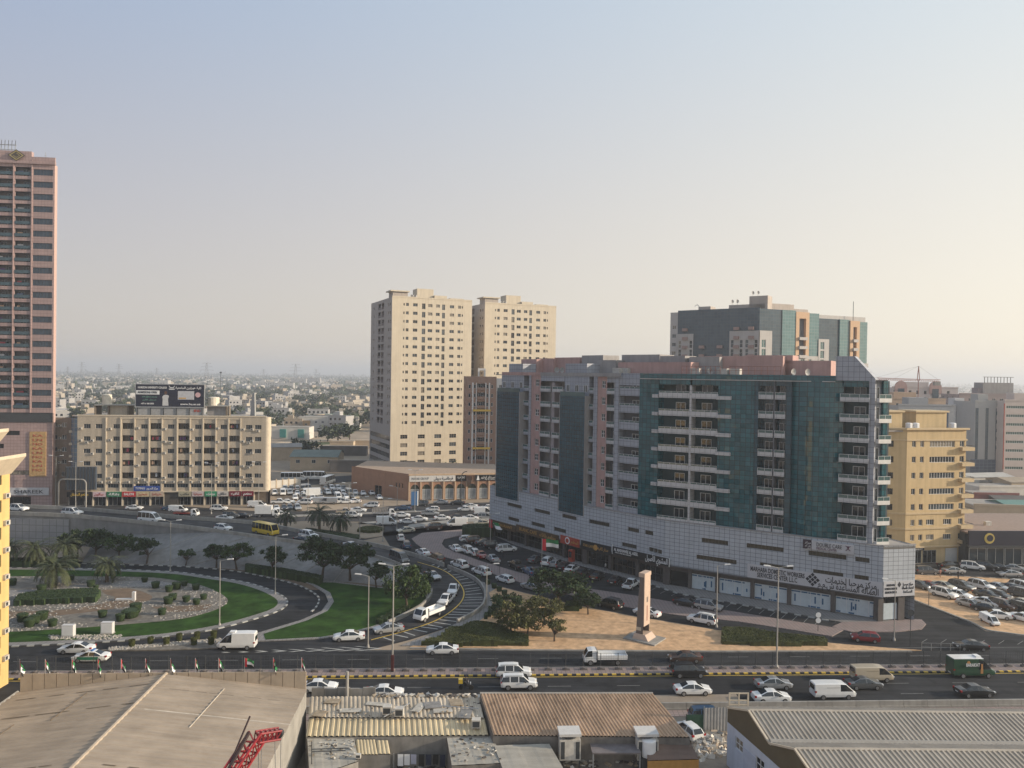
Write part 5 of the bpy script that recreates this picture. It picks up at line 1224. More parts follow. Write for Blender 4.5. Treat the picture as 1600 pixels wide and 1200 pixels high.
# ================================================================ far blocks at the right
def block(name, label, x0, x1, ytop, Y, m, rows, rot=0.0, dep=15, win=(1.4,1.4,2.8), wm=None, zb=0.0, skip=0.0, seed=1):
    p0, p1 = AT(x0, ytop, Y), AT(x1, ytop, Y); W = (p1.x-p0.x); Ht = (p0.z+p1.z)/2
    t = thing(name, label, 'building', (p0.x, Y, 0), rot)
    ww, wh, sp = win; rr = random.Random(seed); n_ = int((W-0.8)/sp); wl = []
    for q in range(rows):
        z = Ht-2.4-q*3.4
        if z < 4: break
        for j in range(n_):
            if rr.random() >= skip: wl.append((0.7+j*sp, z-wh/2, ww, wh, max(1,int(ww/0.8)), 1))
    facade(t, TT(), W, zb, Ht, wl, m, 0.2, wm)
    facade(t, TT(0,dep,0,-math.pi/2), dep, zb, Ht, [(1+j*4, Ht-2.4-q*3.4, 1.4, 1.4, 2, 1) for q in range(min(rows,6)) for j in range(3) if Ht-2.4-q*3.4 > 4], m, 0.2, wm, 'side_wall')
    facade(t, TT(W,0,0,math.pi/2), dep, zb, Ht, [], m, name='side_wall')
    box_part('core', t, m, (0.3, W-0.3, 0.8, dep-0.3, zb, Ht-0.5)); box_part('parapet', t, m, (-0.1, W+0.1, -0.15, 0.2, Ht, Ht+0.6)); box_part('roof_room', t, m, (W*0.25, W*0.6, 3, 8, Ht-0.5, Ht+3))
    return t, W, Ht
M_gst = mat('grey_stone', (0.36,0.355,0.345), 0.85, 0.06, 0.4); M_pkr = mat('pale_pink_render', (0.50,0.43,0.39), 0.85, 0.06, 0.4)
t, W, Ht = block('office_tower', 'grey stone tower with dark vertical glass stripes at the right', 1524, 1569, 628, 305, M_gst, 0)
for u in (0.2, 4.2, 8.2): box_part('glass_stripe', t, M_gb, (u, u+1.1, -0.1, -0.003, 9, Ht-2.5))
box_part('glass_base', t, tile_mat('blue_grid',(0.06,0.085,0.13),(0.05,0.07,0.11),(0.15,0.17,0.2),1.6,1.3,0.06,0.2), (-1.5, 9.0, -0.3, -0.12, 0.5, 9.3)); box_part('white_pier', t, M_wh, (9.4, 11.0, -0.5, -0.004, 0, Ht+0.3))
t, W, Ht = block('apartment_block', 'pale pink block with green ribbon windows at the right edge', 1570, 1660, 627, 300, M_pkr, 12, win=(7.0,1.1,8.2), wm=(M_frame, mat('green_window',(0.07,0.12,0.10),0.2,0.2,spec=0.6)))
box_part('red_pipe', t, M_sred, (-0.35, -0.1, -0.3, -0.05, 6, Ht-1))
t, W, Ht = block('office_block', 'white framed block with blue glass behind the yellow block', 1488, 1530, 634, 318, M_wh, 0)
box_part('glass_front', t, M_gb, (1.6, W-1.6, -0.15, -0.003, 4, Ht-2.4)); 
for q in range(5): box_part('ledge', t, M_wh, (W-5, W-1.7, -0.8, -0.16, Ht-6-q*4.2, Ht-5.4-q*4.2))
t, W, Ht = block('apartment_block', 'dark grey and maroon block on the skyline at far right', 1499, 1640, 617, 352, mat('maroon_render',(0.28,0.23,0.225),0.85,0.08), 2, win=(1.6,1.4,3.6))
box_part('plant_room', t, M_greyr, (12, 26, 2, 9, Ht-0.5, Ht+5.5)); b = MB()
for q in range(9): b.box(12.5+q*1.5, 12.7+q*1.5, 1.9, 2.1, Ht+5.5, Ht+8.0)
b.box(12, 26, 1.9, 2.1, Ht+8, Ht+8.2); b.build('roof_screen', M_dsteel, t)['kind'] = 'stuff'
t, W, Ht = block('apartment_block', 'white and pink block with arched gables behind the crane', 1394, 1497, 606, 402, mat('pink_white_render',(0.50,0.44,0.42),0.85,0.06), 6, win=(1.5,2.0,4.0))
for u in (4.5, 22.5):
    b = MB(); n_ = 10; pts = [(u-3.2,Ht-3)]+[(u-3.2*math.cos(math.pi*j/n_), Ht+0.3+3.2*math.sin(math.pi*j/n_)) for j in range(n_+1)]+[(u+3.2,Ht-3)]
    b.add([(x,-0.4,z) for x,z in pts]+[(x,0.3,z) for x,z in pts], [tuple(range(len(pts)))]+[(j+1,j,len(pts)+j,len(pts)+j+1) for j in range(len(pts)-1)]); b.build('gable', M_pink, t)
    box_part('gable_window', t, M_gb, (u-1.7, u+1.7, -0.5, -0.41, Ht-6, Ht-0.5))
block('apartment_block', 'orange brown block below the crane', 1376, 1478, 624, 332, mat('orange_render',(0.42,0.30,0.21),0.85,0.08), 2, win=(1.2,1.3,6), skip=0.5)
t, W, Ht = block('office_block', 'grey block with deep blue windows above the yellow roof', 1404, 1492, 634, 292, mat('blue_grey_render',(0.28,0.29,0.31),0.85,0.06), 0)
for u0, u1 in ((4,10.5),(14.5,19)): box_part('window_band', t, mat('deep_blue_glass',(0.02,0.04,0.09),0.15,0.2,spec=0.6), (u0, u1, -0.1, -0.003, Ht-14, Ht-2.0))
# ================================================================ sunny yellow house end at the left edge
ye = G(13, 1068); yh = thing('apartment_block', 'bright yellow block with window air conditioners at the left edge', 'building', (ye.x, ye.y, 0), math.pi/2-0.02)
M_yw = mat('bright_yellow_render', (0.60,0.42,0.17), 0.88, 0.06, 0.5, 0.1, streak=0.12)
fl_ = [1.6+3.4*i for i in range(8)]
T = TT(-36,0,0,0)
facade(yh, T, 36, 0, 28.4, [(36-2.6-5.2*j, z, 1.1, 1.5, 2, 1) for z in fl_ for j in range(4)], M_yw, 0.2, (M_dsteel, M_glassd))
box_part('far_wall', yh, M_yw, (-0.3, 0.0, 0.003, 14, 0, 28.4)); box_part('core', yh, M_yw, (-36, -0.4, 0.5, 14, 0, 28.3)); box_part('upper_storey', yh, M_yw, (-36, -1.0, 1.2, 14, 28.4, 32.4))
b = MB(); b.add([(0.3,-0.02,26.6),(-36,-0.02,26.6),(-36,-0.02,28.6),(0.3,-0.02,28.6),(0.4,-1.8,29.2),(-36,-1.8,29.2),(-36,-1.8,28.8),(0.4,-1.8,28.8)], [(3,2,5,4),(0,7,6,1),(4,5,6,7),(0,3,4,7)]); b.build('cornice_wing', M_cream, yh)
b = MB(); b.add([(-0.8,1.15,30.2),(-36,1.15,30.2),(-36,1.15,31.8),(-0.8,1.15,31.8),(-0.7,-0.3,32.4),(-36,-0.3,32.4),(-36,-0.3,32.0),(-0.7,-0.3,32.0)], [(3,2,5,4),(0,7,6,1),(4,5,6,7),(0,3,4,7)]); b.build('cornice_wing', M_cream, yh)
for z in fl_: put('air_conditioner', ac_mesh(), None, yh, (-0.8, -0.02, z+1.7)); put('air_conditioner', ac_mesh(), None, yh, (-4.6, -0.02, z-0.3))
# ================================================================ foreground sheds and yards
M_wroof = None
def roof_mat(name, c, ax, period, amp=0.3, rust=0.0, rc=(0.2,0.1,0.05)):
    """weathered sheet roofing: seams across one axis, dirt in streaks"""
    m, t, p = nodes(name); p.inputs['Roughness'].default_value = 0.75; p.inputs['Specular IOR Level'].default_value = 0.3
    tc = N(t,'ShaderNodeTexCoord'); mp = N(t,'ShaderNodeMapping'); mp.inputs['Scale'].default_value = (0.5,0.05,0.5) if ax == 1 else (0.05,0.5,0.5)
    t.links.new(tc.outputs['Object'], mp.inputs[0]); nz = N(t,'ShaderNodeTexNoise',i_Scale=2.0,i_Detail=8.0,i_Roughness=0.65); t.links.new(mp.outputs[0], nz.inputs['Vector'])
    n2 = N(t,'ShaderNodeTexNoise',i_Scale=0.25,i_Detail=7.0,i_Roughness=0.6); t.links.new(tc.outputs['Object'], n2.inputs['Vector'])
    ad = N(t,'ShaderNodeMath',operation='ADD'); t.links.new(nz.outputs[0],ad.inputs[0]); t.links.new(n2.outputs[0],ad.inputs[1])
    mr = N(t,'ShaderNodeMapRange'); mr.inputs[1].default_value=0.75; mr.inputs[2].default_value=1.25; mr.inputs[3].default_value=1-amp; mr.inputs[4].default_value=1+amp; t.links.new(ad.outputs[0],mr.inputs[0])
    vm = N(t,'ShaderNodeVectorMath',operation='SCALE'); vm.inputs[0].default_value=c; t.links.new(mr.outputs[0],vm.inputs['Scale'])
    n3 = N(t,'ShaderNodeTexNoise',i_Scale=0.9,i_Detail=9.0,i_Roughness=0.7); t.links.new(tc.outputs['Object'], n3.inputs['Vector'])
    m3 = N(t,'ShaderNodeMapRange'); m3.inputs[1].default_value=0.55; m3.inputs[2].default_value=0.72; m3.inputs[3].default_value=0; m3.inputs[4].default_value=rust; t.links.new(n3.outputs[0],m3.inputs[0])
    mx = N(t,'ShaderNodeMix',data_type='RGBA'); t.links.new(m3.outputs[0],mx.inputs['Factor']); t.links.new(vm.outputs[0],mx.inputs[6]); mx.inputs[7].default_value=(*rc,1)
    t.links.new(mx.outputs[2],p.inputs['Base Color']); MATS[name]=m
    return m
def corr(b, a, bq, c, d, pitch, h):
    """corrugated sheet over the quad a-b-c-d (ridges run from ab to dc)"""
    a, bq, c, d = map(Vector, (a, bq, c, d)); n = max(2, int((bq-a).length/pitch)); up = (bq-a).cross(d-a).normalized()
    if up.z < 0: up = -up
    pts = []
    for i in range(n+1):
        for f, o in ((0.0,0),(0.3,0),(0.42,h),(0.78,h),(0.9,0)):
            t = min(1, (i+f)/n)
            if i == n and f > 0: break
            pts.append((a.lerp(bq,t)+up*o, d.lerp(c,t)+up*o))
    k = len(pts); b.add([p for p,_ in pts]+[q for _,q in pts], [(i,i+1,k+i+1,k+i) for i in range(k-1)])
# left warehouse
M_lw1 = roof_mat('warehouse_roof_grey', (0.325,0.265,0.205), 0, 1, 0.22, 0.35, (0.24,0.17,0.115))
RB, LB, XB = AT(258, 1059, 80.3), G(31, 1081, 6.3), G(478, 1077, 6.3)
wa = math.atan2(XB.y-LB.y, XB.x-LB.x); wo = LB.copy(); WW = (XB-LB).length; ZR = 8.05
wh = thing('warehouse', 'large warehouse with a shallow grey gable roof and a flag lined back parapet', 'warehouse', (LB.x, LB.y, 0), wa)
ru = WW*0.506; DN = 46.0
for nm, (u0, z0), (u1, z1), sk in (('roof_slope', (-0.2,6.3), (ru,ZR), -2.6), ('roof_slope', (ru,ZR), (WW+0.15,6.3), -0.6)):
    b = MB(); corr(b, (u0,0,z0) if u0 < ru else (u0,0,z0), (u0,-DN,z0) if False else (u0-0*DN,-DN,z0), (u1,-DN,z1), (u1,0,z1), 0.8, 0.075); b.build(nm, M_lw1, wh)
rr = random.Random(61)
def rz_(u): return ZR-(ZR-6.3)*abs(u-ru)/(ru if u < ru else WW-ru)
for v, u0, u1, m_ in ((-2.6,1,14,'lap_dark'),(-7.2,0.5,14.8,'lap_dark'),(-12.6,2,14,'lap_pale'),(-3.6,16.5,29,'lap_dark'),(-8.4,16,29.6,'lap_pale'),(-14.2,16,29.6,'lap_pale'),(-18.5,1,29,'lap_dark')):
    b = MB(); u = u0
    while u < u1:
        w = rr.uniform(0.7,3.2); e_ = min(u+w,u1)
        if not (u < ru < e_): b.add([(u,v,rz_(u)+0.075),(e_,v+rr.uniform(-.04,.04),rz_(e_)+0.075),(e_,v+0.16,rz_(e_)+0.075),(u,v+0.13,rz_(u)+0.075)], [(0,1,2,3)])
        u = e_+(rr.uniform(0.1,1.6) if m_ == 'lap_dark' else 0.02)
    b.build('sheet_lap', mat(m_, (0.15,0.115,0.08) if m_ == 'lap_dark' else (0.52,0.46,0.38), 0.8, 0.3, 1.5), wh)['kind'] = 'stuff'
for u, v0, v1 in ((8.2,-3,-9),(4.5,-9,-16),(21.5,-2.2,-11)):
    b = MB(); b.tube((u,v0,rz_(u)+0.09),(u-0.4,v1,rz_(u-0.4)+0.09),0.05,n=4); b.build('seam_strip', mat('lap_pale',(0,0,0)) if u > 20 else mat('lap_dark',(0,0,0)), wh)
b = MB(); b.tube((ru,0,ZR+0.05),(ru,-DN,ZR+0.05),0.16,n=6); b.build('ridge_cap', mat('ridge_cream',(0.38,0.315,0.245),0.7,0.15), wh)
b = MB(); b.tube((-0.2,0,6.3),(-0.2,-DN,6.3),0.14,n=6); b.build('gutter', M_conc, wh)
box_part('side_wall', wh, M_conc, (WW-0.15, WW+0.05, -DN, 0, 0, 6.25)); box_part('side_wall', wh, M_conc, (-0.1, 0.05, -DN, 0, 0, 6.25))
b = MB(); 
n_ = 24
for q in range(n_): b.box(WW*q/n_+0.03, WW*(q+1)/n_-0.03, 0.0, 0.12, 0, ZR+0.12)
b.box(0, WW, 0.12, 0.2, 0, ZR+0.05); b.build('parapet', mat('parapet_sheet',(0.37,0.30,0.225),0.75,0.15,0.6), wh)
for u, v, l, wd, r_ in ((6,-5,4.5,0.05,0.6),(12.5,-9,3.0,0.08,0.3),(9,-2.3,1.2,0.12,0.2)):
    z = 6.3+(ZR-6.3)*u/ru+0.09; b = MB(); pts = [(u+l*t*math.cos(r_)+0.15*math.sin(t*9), v+l*t*math.sin(r_)) for t in [i/8 for i in range(9)]]
    for p, q in zip(pts, pts[1:]): b.tube((*p,6.3+(ZR-6.3)*p[0]/ru+0.09),(*q,6.3+(ZR-6.3)*q[0]/ru+0.09),wd*0.5,n=4)
    tag(b.build('roof_cable', M_lw), 'loose pale cable lying on the left slope of the grey warehouse roof' if l > 4 else ('short loose wire on the grey warehouse roof near the left gutter' if l < 2 else 'bent pale wire on the grey warehouse roof'), 'cable')
# flags on the parapet
M_fr, M_fg, M_fw, M_fb = mat('flag_red',(0.45,0.015,0.03),0.8,0.1), mat('flag_green',(0.02,0.16,0.05),0.8,0.1), mat('flag_white',(0.7,0.7,0.7),0.8,0.05), mat('flag_black',(0.015,0.015,0.015),0.8,0.05)
def flag(name, label, cat, loc, pole, w, h, droop, az, group, seed=0, pm=None, r=0.03):
    t = thing(name, label, cat, loc, az, group); rr = random.Random(seed)
    b = MB(); b.tube((0,0,0),(0,0,pole),r,n=5); b.build('pole', pm or M_steel, t)
    b = MB(); nx, nz = 8, 6; g = []
    for j in range(nz+1):
        for i in range(nx+1):
            s = i/nx; x = w*s*(1-droop*0.72); z = pole-0.05-h*(1-j/nz)-droop*w*0.95*s**1.2+0.0
            y = 0.16*w*math.sin(s*7+j*0.4+seed)*s+droop*0.12*math.sin(j*2+seed)*s
            g.append((x, y, z))
    for j in range(nz):
        for i in range(nx):
            b.k = 0 if i < 2 else (1 if j < 2 else (2 if j < 4 else 3))
            k_ = j*(nx+1)+i; b.add([g[k_], g[k_+1], g[k_+nx+2], g[k_+nx+1]], [(0,1,2,3)])
    b.build('cloth', [M_fr, M_fb, M_fw, M_fg], t, smooth=True)
    return t
ordn = ['first','second','third','fourth','fifth','sixth','seventh','eighth','ninth','tenth','eleventh','twelfth','thirteenth','fourteenth','fifteenth','sixteenth','seventeenth','eighteenth','nineteenth','twentieth']
for i, x in enumerate((40,78,118,157,192,229,267,305,341,381,425,469)):
    p = AT(x, 1056, 80.6); u = (p-LB).dot(Vector((math.cos(wa), math.sin(wa), 0)))
    q = wh.matrix_basis @ Vector((u, 0.06, ZR+0.1))
    big = x == 381
    flag('flag', '%s small national flag from the left on the warehouse parapet%s' % (ordn[i], ', flying open' if big else ''), 'flag', q, 1.55, 1.2, 0.9, 0.25 if big else 0.86+0.02*(i % 4), 0.3+(i*1.7 % 1.0)-0.5 if not big else 0.05, 'flags along the warehouse parapet', i)
# red lattice crane boom tip
cp = AT(425, 1150, 55); cb = AT(330, 1235, 49)
cr = thing('crane_boom', 'red lattice crane boom with hoist ropes rising from the bottom edge', 'crane', (cb.x, cb.y, cb.z-1.0), 0)
M_cred = mat('crane_red', (0.24,0.018,0.022), 0.5, 0.25, 2, coat=0.2)
o0 = cr.location.copy(); P0 = Vector((0,0,0)); k1 = AT(402,1150,54)-o0; k2 = AT(437,1146,55)-o0
def lattice(b, a, c, w, n, r):
    d = (c-a).normalized(); s = d.cross(Vector((0,0,1))).normalized(); u = s.cross(d)
    cor = [s*w+u*w, s*-w+u*w, s*-w-u*w, s*w-u*w]
    for q in cor: b.tube(a+q, c+q, r, n=5)
    for i in range(n):
        for j in range(4):
            p, q = cor[j], cor[(j+1)%4]; t0, t1 = i/n, (i+1)/n
            b.tube(a.lerp(c,t0)+p, a.lerp(c,t1)+q, r*0.6, n=4); b.tube(a.lerp(c,t0)+p, a.lerp(c,t0)+q, r*0.6, n=4)
b = MB(); lattice(b, P0+(P0-k1)*0.8, k1*0.98, 0.46, 12, 0.09); b.build('boom', M_cred, cr)
b = MB(); lattice(b, k1*0.98, k2, 0.30, 5, 0.08); b.build('boom_head', M_cred, cr)
b = MB()
for q in (k1*0.45, k2): 
    b.T = Matrix.Translation(q) @ Matrix.Rotation(math.pi/2, 4, 'X'); b.lathe([(0.28,-0.2),(0.28,0.2)], 12); b.T = None
b.build('sheave', M_dsteel, cr)
b = MB(); b.tube(k1*0.5+Vector((-0.3,0,0.5)), k1*1.02+Vector((-0.6,0,1.3)), 0.07, n=5); b.tube(k1*0.2+Vector((-0.1,0,0.3)), k1*0.9+Vector((-0.3,0,0.7)), 0.14, n=6); b.build('luffing_rod', mat('crane_dark',(0.03,0.015,0.015),0.6,0.1), cr)
for i, (s, e) in enumerate(((k2+Vector((0.1,0,-0.2)), 0), (k2+Vector((-0.35,0,-0.2)), 0.25), (k1+Vector((0.3,0,-0.3)), 0.0), (k1+Vector((0.1,0,-0.3)), 0.0))):
    b = MB(); b.tube(s, s+Vector((e,0,-9)), 0.03, n=4); b.build('hoist_rope', M_steel, cr)
# middle sheds
def shed(name, label, px, z0, z1, m, wm, cat='shed', pitch=0.35, h=0.06, along=True, hb=None):
    """roof given by its pixels: back-left, back-right, front-right, front-left; z1 at the back, z0 at the front"""
    a, c, d, e = G(*px[0], z1), G(*px[1], z1), G(*px[2], z0), G(*px[3], z0)
    o = Vector((e.x, e.y, 0)); t = thing(name, label, cat, o, 0)
    b = MB(); corr(b, a-o, c-o, d-o, e-o, pitch, h); b.build('roof_sheet', m, t)
    q = MB(); pts = [p-o for p in (a,c,d,e)]; zz = [z1,z1,z0,z0]
    q.add([(p.x,p.y,0) for p in pts]+[(p.x,p.y,z-0.06) for p,z in zip(pts,zz)], [(1,0,4,5),(2,1,5,6),(3,2,6,7),(0,3,7,4)]); q.build('wall', wm, t)
    return t, a-o, c-o, d-o, e-o
M_gw = mat('grey_block_wall', (0.24,0.225,0.205), 0.9, 0.2, 1.0, streak=0.25); M_dkw = mat('stained_wall', (0.17,0.155,0.14), 0.9, 0.25, 1.0, streak=0.3)
M_cor1 = roof_mat('corrugated_cream', (0.47,0.40,0.31), 1, 1, 0.3, 0.6, (0.25,0.19,0.13)); M_cor2 = roof_mat('corrugated_sunlit', (0.52,0.43,0.28), 1, 1, 0.22, 0.3, (0.3,0.2,0.1)); M_cor3 = roof_mat('corrugated_orange', (0.42,0.285,0.185), 1, 1, 0.3, 0.7, (0.16,0.09,0.055)); M_tarp = roof_mat('felt_grey', (0.34,0.315,0.27), 0, 1, 0.25, 0.4, (0.2,0.17,0.13))
shed('shed', 'long low shed with patched cream corrugated roof and vents behind the yard', [(484,1089),(748,1087),(756,1122),(482,1121)], 4.2, 4.7, M_cor1, M_gw, pitch=0.45, h=0.07)
t1, a, c, d, e = shed('shed', 'lean-to with striped sunlit corrugated roof over the yard', [(483,1122.5),(757,1122.5),(763,1149),(478,1151)], 3.3, 4.05, M_cor2, M_gw, pitch=0.55, h=0.10)
t2, a2, c2_, d2, e2 = shed('shed', 'shed with rusty orange corrugated roof beside the highway', [(750,1083.5),(1020,1083.5),(1078,1152),(771,1149)], 3.9, 5.3, M_cor3, M_dkw, pitch=0.36, h=0.09)
b = MB(); b.tube(a2, c2_, 0.16, n=6); b.build('ridge_cap', M_conc, t2)
t3, *_ = shed('shed', 'flat grey felt roofed room at the left of the yard', [(480,1152.5),(553,1151),(560,1189),(484,1215)], 3.0, 3.1, M_tarp, M_gw, pitch=1.5, h=0.02)
t4, *_ = shed('shed', 'patched grey flat roof room right of the yard', [(698,1151),(768,1150),(790,1192),(706,1196)], 3.0, 3.1, M_tarp, M_dkw, pitch=1.2, h=0.02)
t5, *_ = shed('shed', 'tan flat roof room below the orange roof', [(772,1165),(858,1162),(880,1200),(786,1203)], 3.0, 3.2, M_tarp, M_gw, pitch=2, h=0.02)
t6, *_ = shed('shed', 'dark brown felt roof lean-to at the right end of the orange shed', [(1010,1158),(1076,1155),(1092,1186),(1012,1188)], 2.6, 3.3, roof_mat('felt_brown',(0.17,0.115,0.09),0,1,0.25,0.2), mat('orange_board',(0.42,0.22,0.06),0.8,0.15), pitch=2, h=0.02)
for x0, x1, y0, y1 in ((556,586,1156,1179),(588,606,1157,1178)):
    shed('awning', 'striped corrugated awning over the yard doors, %s' % ('the wider left one' if x0 < 570 else 'the narrow right one'), [(x0,y0),(x1,y0),(x1+4,y1),(x0+2,y1)], 2.3, 3.0, M_cor2, M_gw, 'awning', 0.3, 0.06)
# things on and around the sheds
def rooftop_ac(px, py, z, label, s=1.0, az=0.0):
    p = G(px, py, z); t = thing('air_conditioner', label, 'air conditioner', p, az, 'units on the yard roofs')
    b = MB(); b.box(-0.45*s,0.45*s,-0.4*s,0.4*s,0.05,0.85*s); b.build('casing', M_acu, t); b = MB(); b.box(-0.36*s,0.36*s,-0.42*s,-0.405*s,0.15,0.72*s); b.build('grille', M_dsteel, t)
    for q in (-0.3, 0.3): box_part('foot', t, M_dsteel, (q*s-0.05, q*s+0.05, -0.35*s, 0.35*s, -0.05, 0.05))
rooftop_ac(605, 1115, 4.45, 'left of two small air conditioner boxes on the cream corrugated roof'); rooftop_ac(624, 1118, 4.4, 'right of two small air conditioner boxes on the cream corrugated roof'); rooftop_ac(744, 1136, 3.75, 'single air conditioner box at the right end of the striped roof')
rooftop_ac(652, 1165, 1.9, 'white air conditioner on the shaded yard wall', 1.1); rooftop_ac(560, 1185, 3.1, 'dark vent box on the flat felt roof', 0.5)
def chiller(px, py, label):
    p = G(px, py, 2.6); t = thing('air_conditioning_unit', label, 'air conditioner', (p.x,p.y,0), 0.06, 'large rooftop coolers by the orange roof')
    box_part('casing', t, M_acu, (-1.05,1.05,-0.9,0.9,2.0,4.0)); box_part('louvre', t, M_dsteel, (-0.93,-0.55,-0.93,-0.905,2.15,3.85)); box_part('louvre', t, M_dsteel, (0.55,0.93,-0.93,-0.905,2.15,3.85))
    b = MB(); b.lathe([(0.75,0),(0.75,0.35)], 16); b.build('fan_drum', M_dsteel, t, (0,0,4.0)); box_part('lid', t, mat('ac_lid',(0.55,0.53,0.5),0.6,0.1), (-1.1,1.1,-0.95,0.95,4.36,4.62))
    for x in (-0.95,0.95):
        for y in (-0.8,0.8): box_part('leg', t, M_dsteel, (x-0.06,x+0.06,y-0.06,y+0.06,0,2.0))
chiller(889, 1172, 'large beige cooler with a fan lid, left of two beside the orange roof'); chiller(1009, 1172, 'large beige cooler behind the white water tank at the orange roof')
tk = thing('water_tank', 'white plastic water tank on the yard roof', 'tank', (*G(1013,1180,2.4).to_tuple()[:2], 0)); cyl_part('barrel', tk, M_lw, 0.75, 1.7, (0,0,2.4), 16); box_part('stand', tk, M_dsteel, (-0.8,0.8,-0.8,0.8,0,2.38))
p = G(958, 1168, 2.6); cg = thing('steel_canopy', 'grey flat canopy on steel posts in the yard', 'canopy', (p.x,p.y,0), 0.03)
box_part('roof_sheet', cg, mat('canopy_grey',(0.16,0.14,0.14),0.7,0.2), (-2.4,2.4,-2.2,1.2,3.0,3.15))
for x in (-2.3,2.3):
    for y in (-2.1,1.1): box_part('post', cg, M_steel, (x-0.06,x+0.06,y-0.06,y+0.06,0,3.0))
for px, py, lab in ((880,1168,'small grey electrical box on the orange shed wall'),(940,1166,'small electrical box beside the yard canopy')):
    p = G(px, py, 2.2); o = thing('meter_box', lab, 'box', (p.x,p.y,0)); box_part('case', o, M_acu, (-0.5,0.5,-0.2,0.2,1.5,2.7)); box_part('pedestal', o, M_gw, (-0.4,0.4,-0.18,0.18,0,1.5))
# laundry in the yard
lp = G(620, 1185, 1.5); ln = thing('clothes_line', 'white washing hanging on a line in the shaded yard', 'clothes line', (lp.x, lp.y, 0), 0)
for x in (-0.3, 5.2): box_part('post', ln, M_steel, (x-0.04,x+0.04,-0.04,0.04,0,2.0))
b = MB(); b.tube((-0.3,0,1.95),(5.2,0,1.95),0.015,n=4); b.build('line', M_dsteel, ln)
for i, x in enumerate((0.1,0.75,1.4,2.2,2.9,3.6,4.3)): box_part('cloth', ln, [M_lw, M_lw, mat('cloth_lilac',(0.4,0.4,0.48),0.9,0.1), M_black, mat('cloth_navy',(0.03,0.035,0.06),0.9,0.1), M_black, MATS['cloth_navy']][i], (x, x+0.55, -0.02, 0.02, 0.75+0.1*(i%3), 1.94))
# broken block wall with rubble and pipe behind the sheds
b = MB(); rr = random.Random(9); p0 = G(484,1088,4.7); p1 = G(585,1087,4.7)
bw_ = thing('yard_wall', 'grey block wall with a leaning pipe behind the cream roof', 'wall', (p0.x,p0.y+0.7,0), math.atan2(p1.y-p0.y,p1.x-p0.x)); Lw = (p1-p0).length
for q in range(5): box_part('wall_panel', bw_, M_gw, (Lw*q/5+0.02, Lw*(q+1)/5-0.02, 0, 0.25, 0, 5.3-0.12*(q%2)))
b = MB(); b.tube((Lw*0.56,-0.2,2),(Lw*0.56,-0.2,7.2),0.16,n=8); b.build('pipe', M_conc, bw_)
# yard ground
sheet('yard_ground', [(470,1090),(1150,1085),(1290,1260),(440,1260)], 0.02, mat('yard_dirt',(0.25,0.205,0.16),0.95,0.25,0.4,0.3,4))
# rubble heap
rb = MB(); rr = random.Random(12)
for i in range(420):
    px, py = rr.gauss(1108, 14), rr.gauss(1166, 8)
    if not (1082 < px < 1137): continue
    p = G(px, py); s = rr.uniform(0.08, 0.34); hgt = max(0, 0.7-((px-1110)/22)**2*0.5-((py-1166)/12)**2*0.5)
    rb.T = Matrix.Translation((p.x,p.y,hgt*rr.random()+s*0.3)) @ Matrix.Rotation(rr.uniform(0,6.28),4,'Z') @ Matrix.Rotation(rr.uniform(0,1.2),4,'X')
    rb.k = rr.randrange(3); rb.box(-s*rr.uniform(0.6,1.6), s, -s, s*0.8, -s*0.5, s*0.5)
tag(rb.build('rubble', [M_conc, mat('rubble_tan',(0.42,0.34,0.26),0.9,0.2), mat('rubble_white',(0.6,0.55,0.48),0.9,0.1)]), 'heap of broken rubble between the orange shed and the white warehouse', 'rubble', kind='stuff')
# sheet fence and debris by the warehouse
p0, p1 = G(1099,1143,0), G(1138,1142,0); fz = thing('sheet_fence', 'grey corrugated sheet fence beside the rubble', 'fence', p0, math.atan2(p1.y-p0.y,p1.x-p0.x)); b = MB(); corr(b, (0,0,0),((p1-p0).length,0,0),((p1-p0).length,0,2.7),(0,0,2.7),0.35,0.05); b.build('sheet', mat('fence_sheet',(0.34,0.34,0.34),0.6,0.15,streak=0.2), fz)
for u in (0.05, 1.5, 3.0): box_part('post', fz, M_steel, (u,u+0.08,0.06,0.16,0,2.8))
p0 = G(1072,1143,0); gn = thing('net_fence', 'green mesh fence panel between the orange roof and the sheet fence', 'fence', p0, 0.05); b = MB(); b.box(0,2.2,0,0.04,0.1,1.9); b.build('mesh', mat('green_mesh',(0.02,0.06,0.04),0.9,0.2), gn); box_part('post', gn, M_dsteel, (-0.05,0.03,-0.03,0.07,0,2.0)); box_part('post', gn, M_dsteel, (2.17,2.25,-0.03,0.07,0,2.0))
# right warehouse: twin gables seen end-on from the left
M_wr = roof_mat('ribbed_roof_tan', (0.40,0.355,0.295), 1, 1, 0.16, 0.15, (0.25,0.2,0.15)); M_wbr = mat('gable_brown', (0.115,0.092,0.055), 0.8, 0.12, 0.6); M_wbl = mat('pale_blue_wall', (0.50,0.54,0.62), 0.85, 0.08, 0.6, streak=0.12)
ze, zr = 6.0, 7.5
pf = G(1137,1105,ze); pr1 = G(1170,1110,zr); pv = G(1203,1161,ze); pr2 = G(1242,1170,zr); pn = pv + (pv-pf)
o = Vector((pv.x,pv.y,0)); w2 = thing('warehouse', 'white walled warehouse with twin tan ribbed gable roofs at the lower right', 'warehouse', o, 0)
e1v = (G(1600,1114.5,zr)-pr1).normalized(); e1v.z = 0; LWH = 62
def far(p): return p + e1v*LWH
for nm, a, bq in (('roof_slope', pf, pr1), ('roof_slope', pv, pr1), ('roof_slope', pv, pr2), ('roof_slope', pn, pr2)):
    b = MB(); corr(b, a-o, far(a)-o, far(bq)-o, bq-o, 0.45, 0.13); b.build(nm, M_wr, w2)
for p in (pr1, pr2): b = MB(); b.tube(p-o, far(p)-o, 0.17, n=6); b.build('ridge_cap', M_wr, w2)
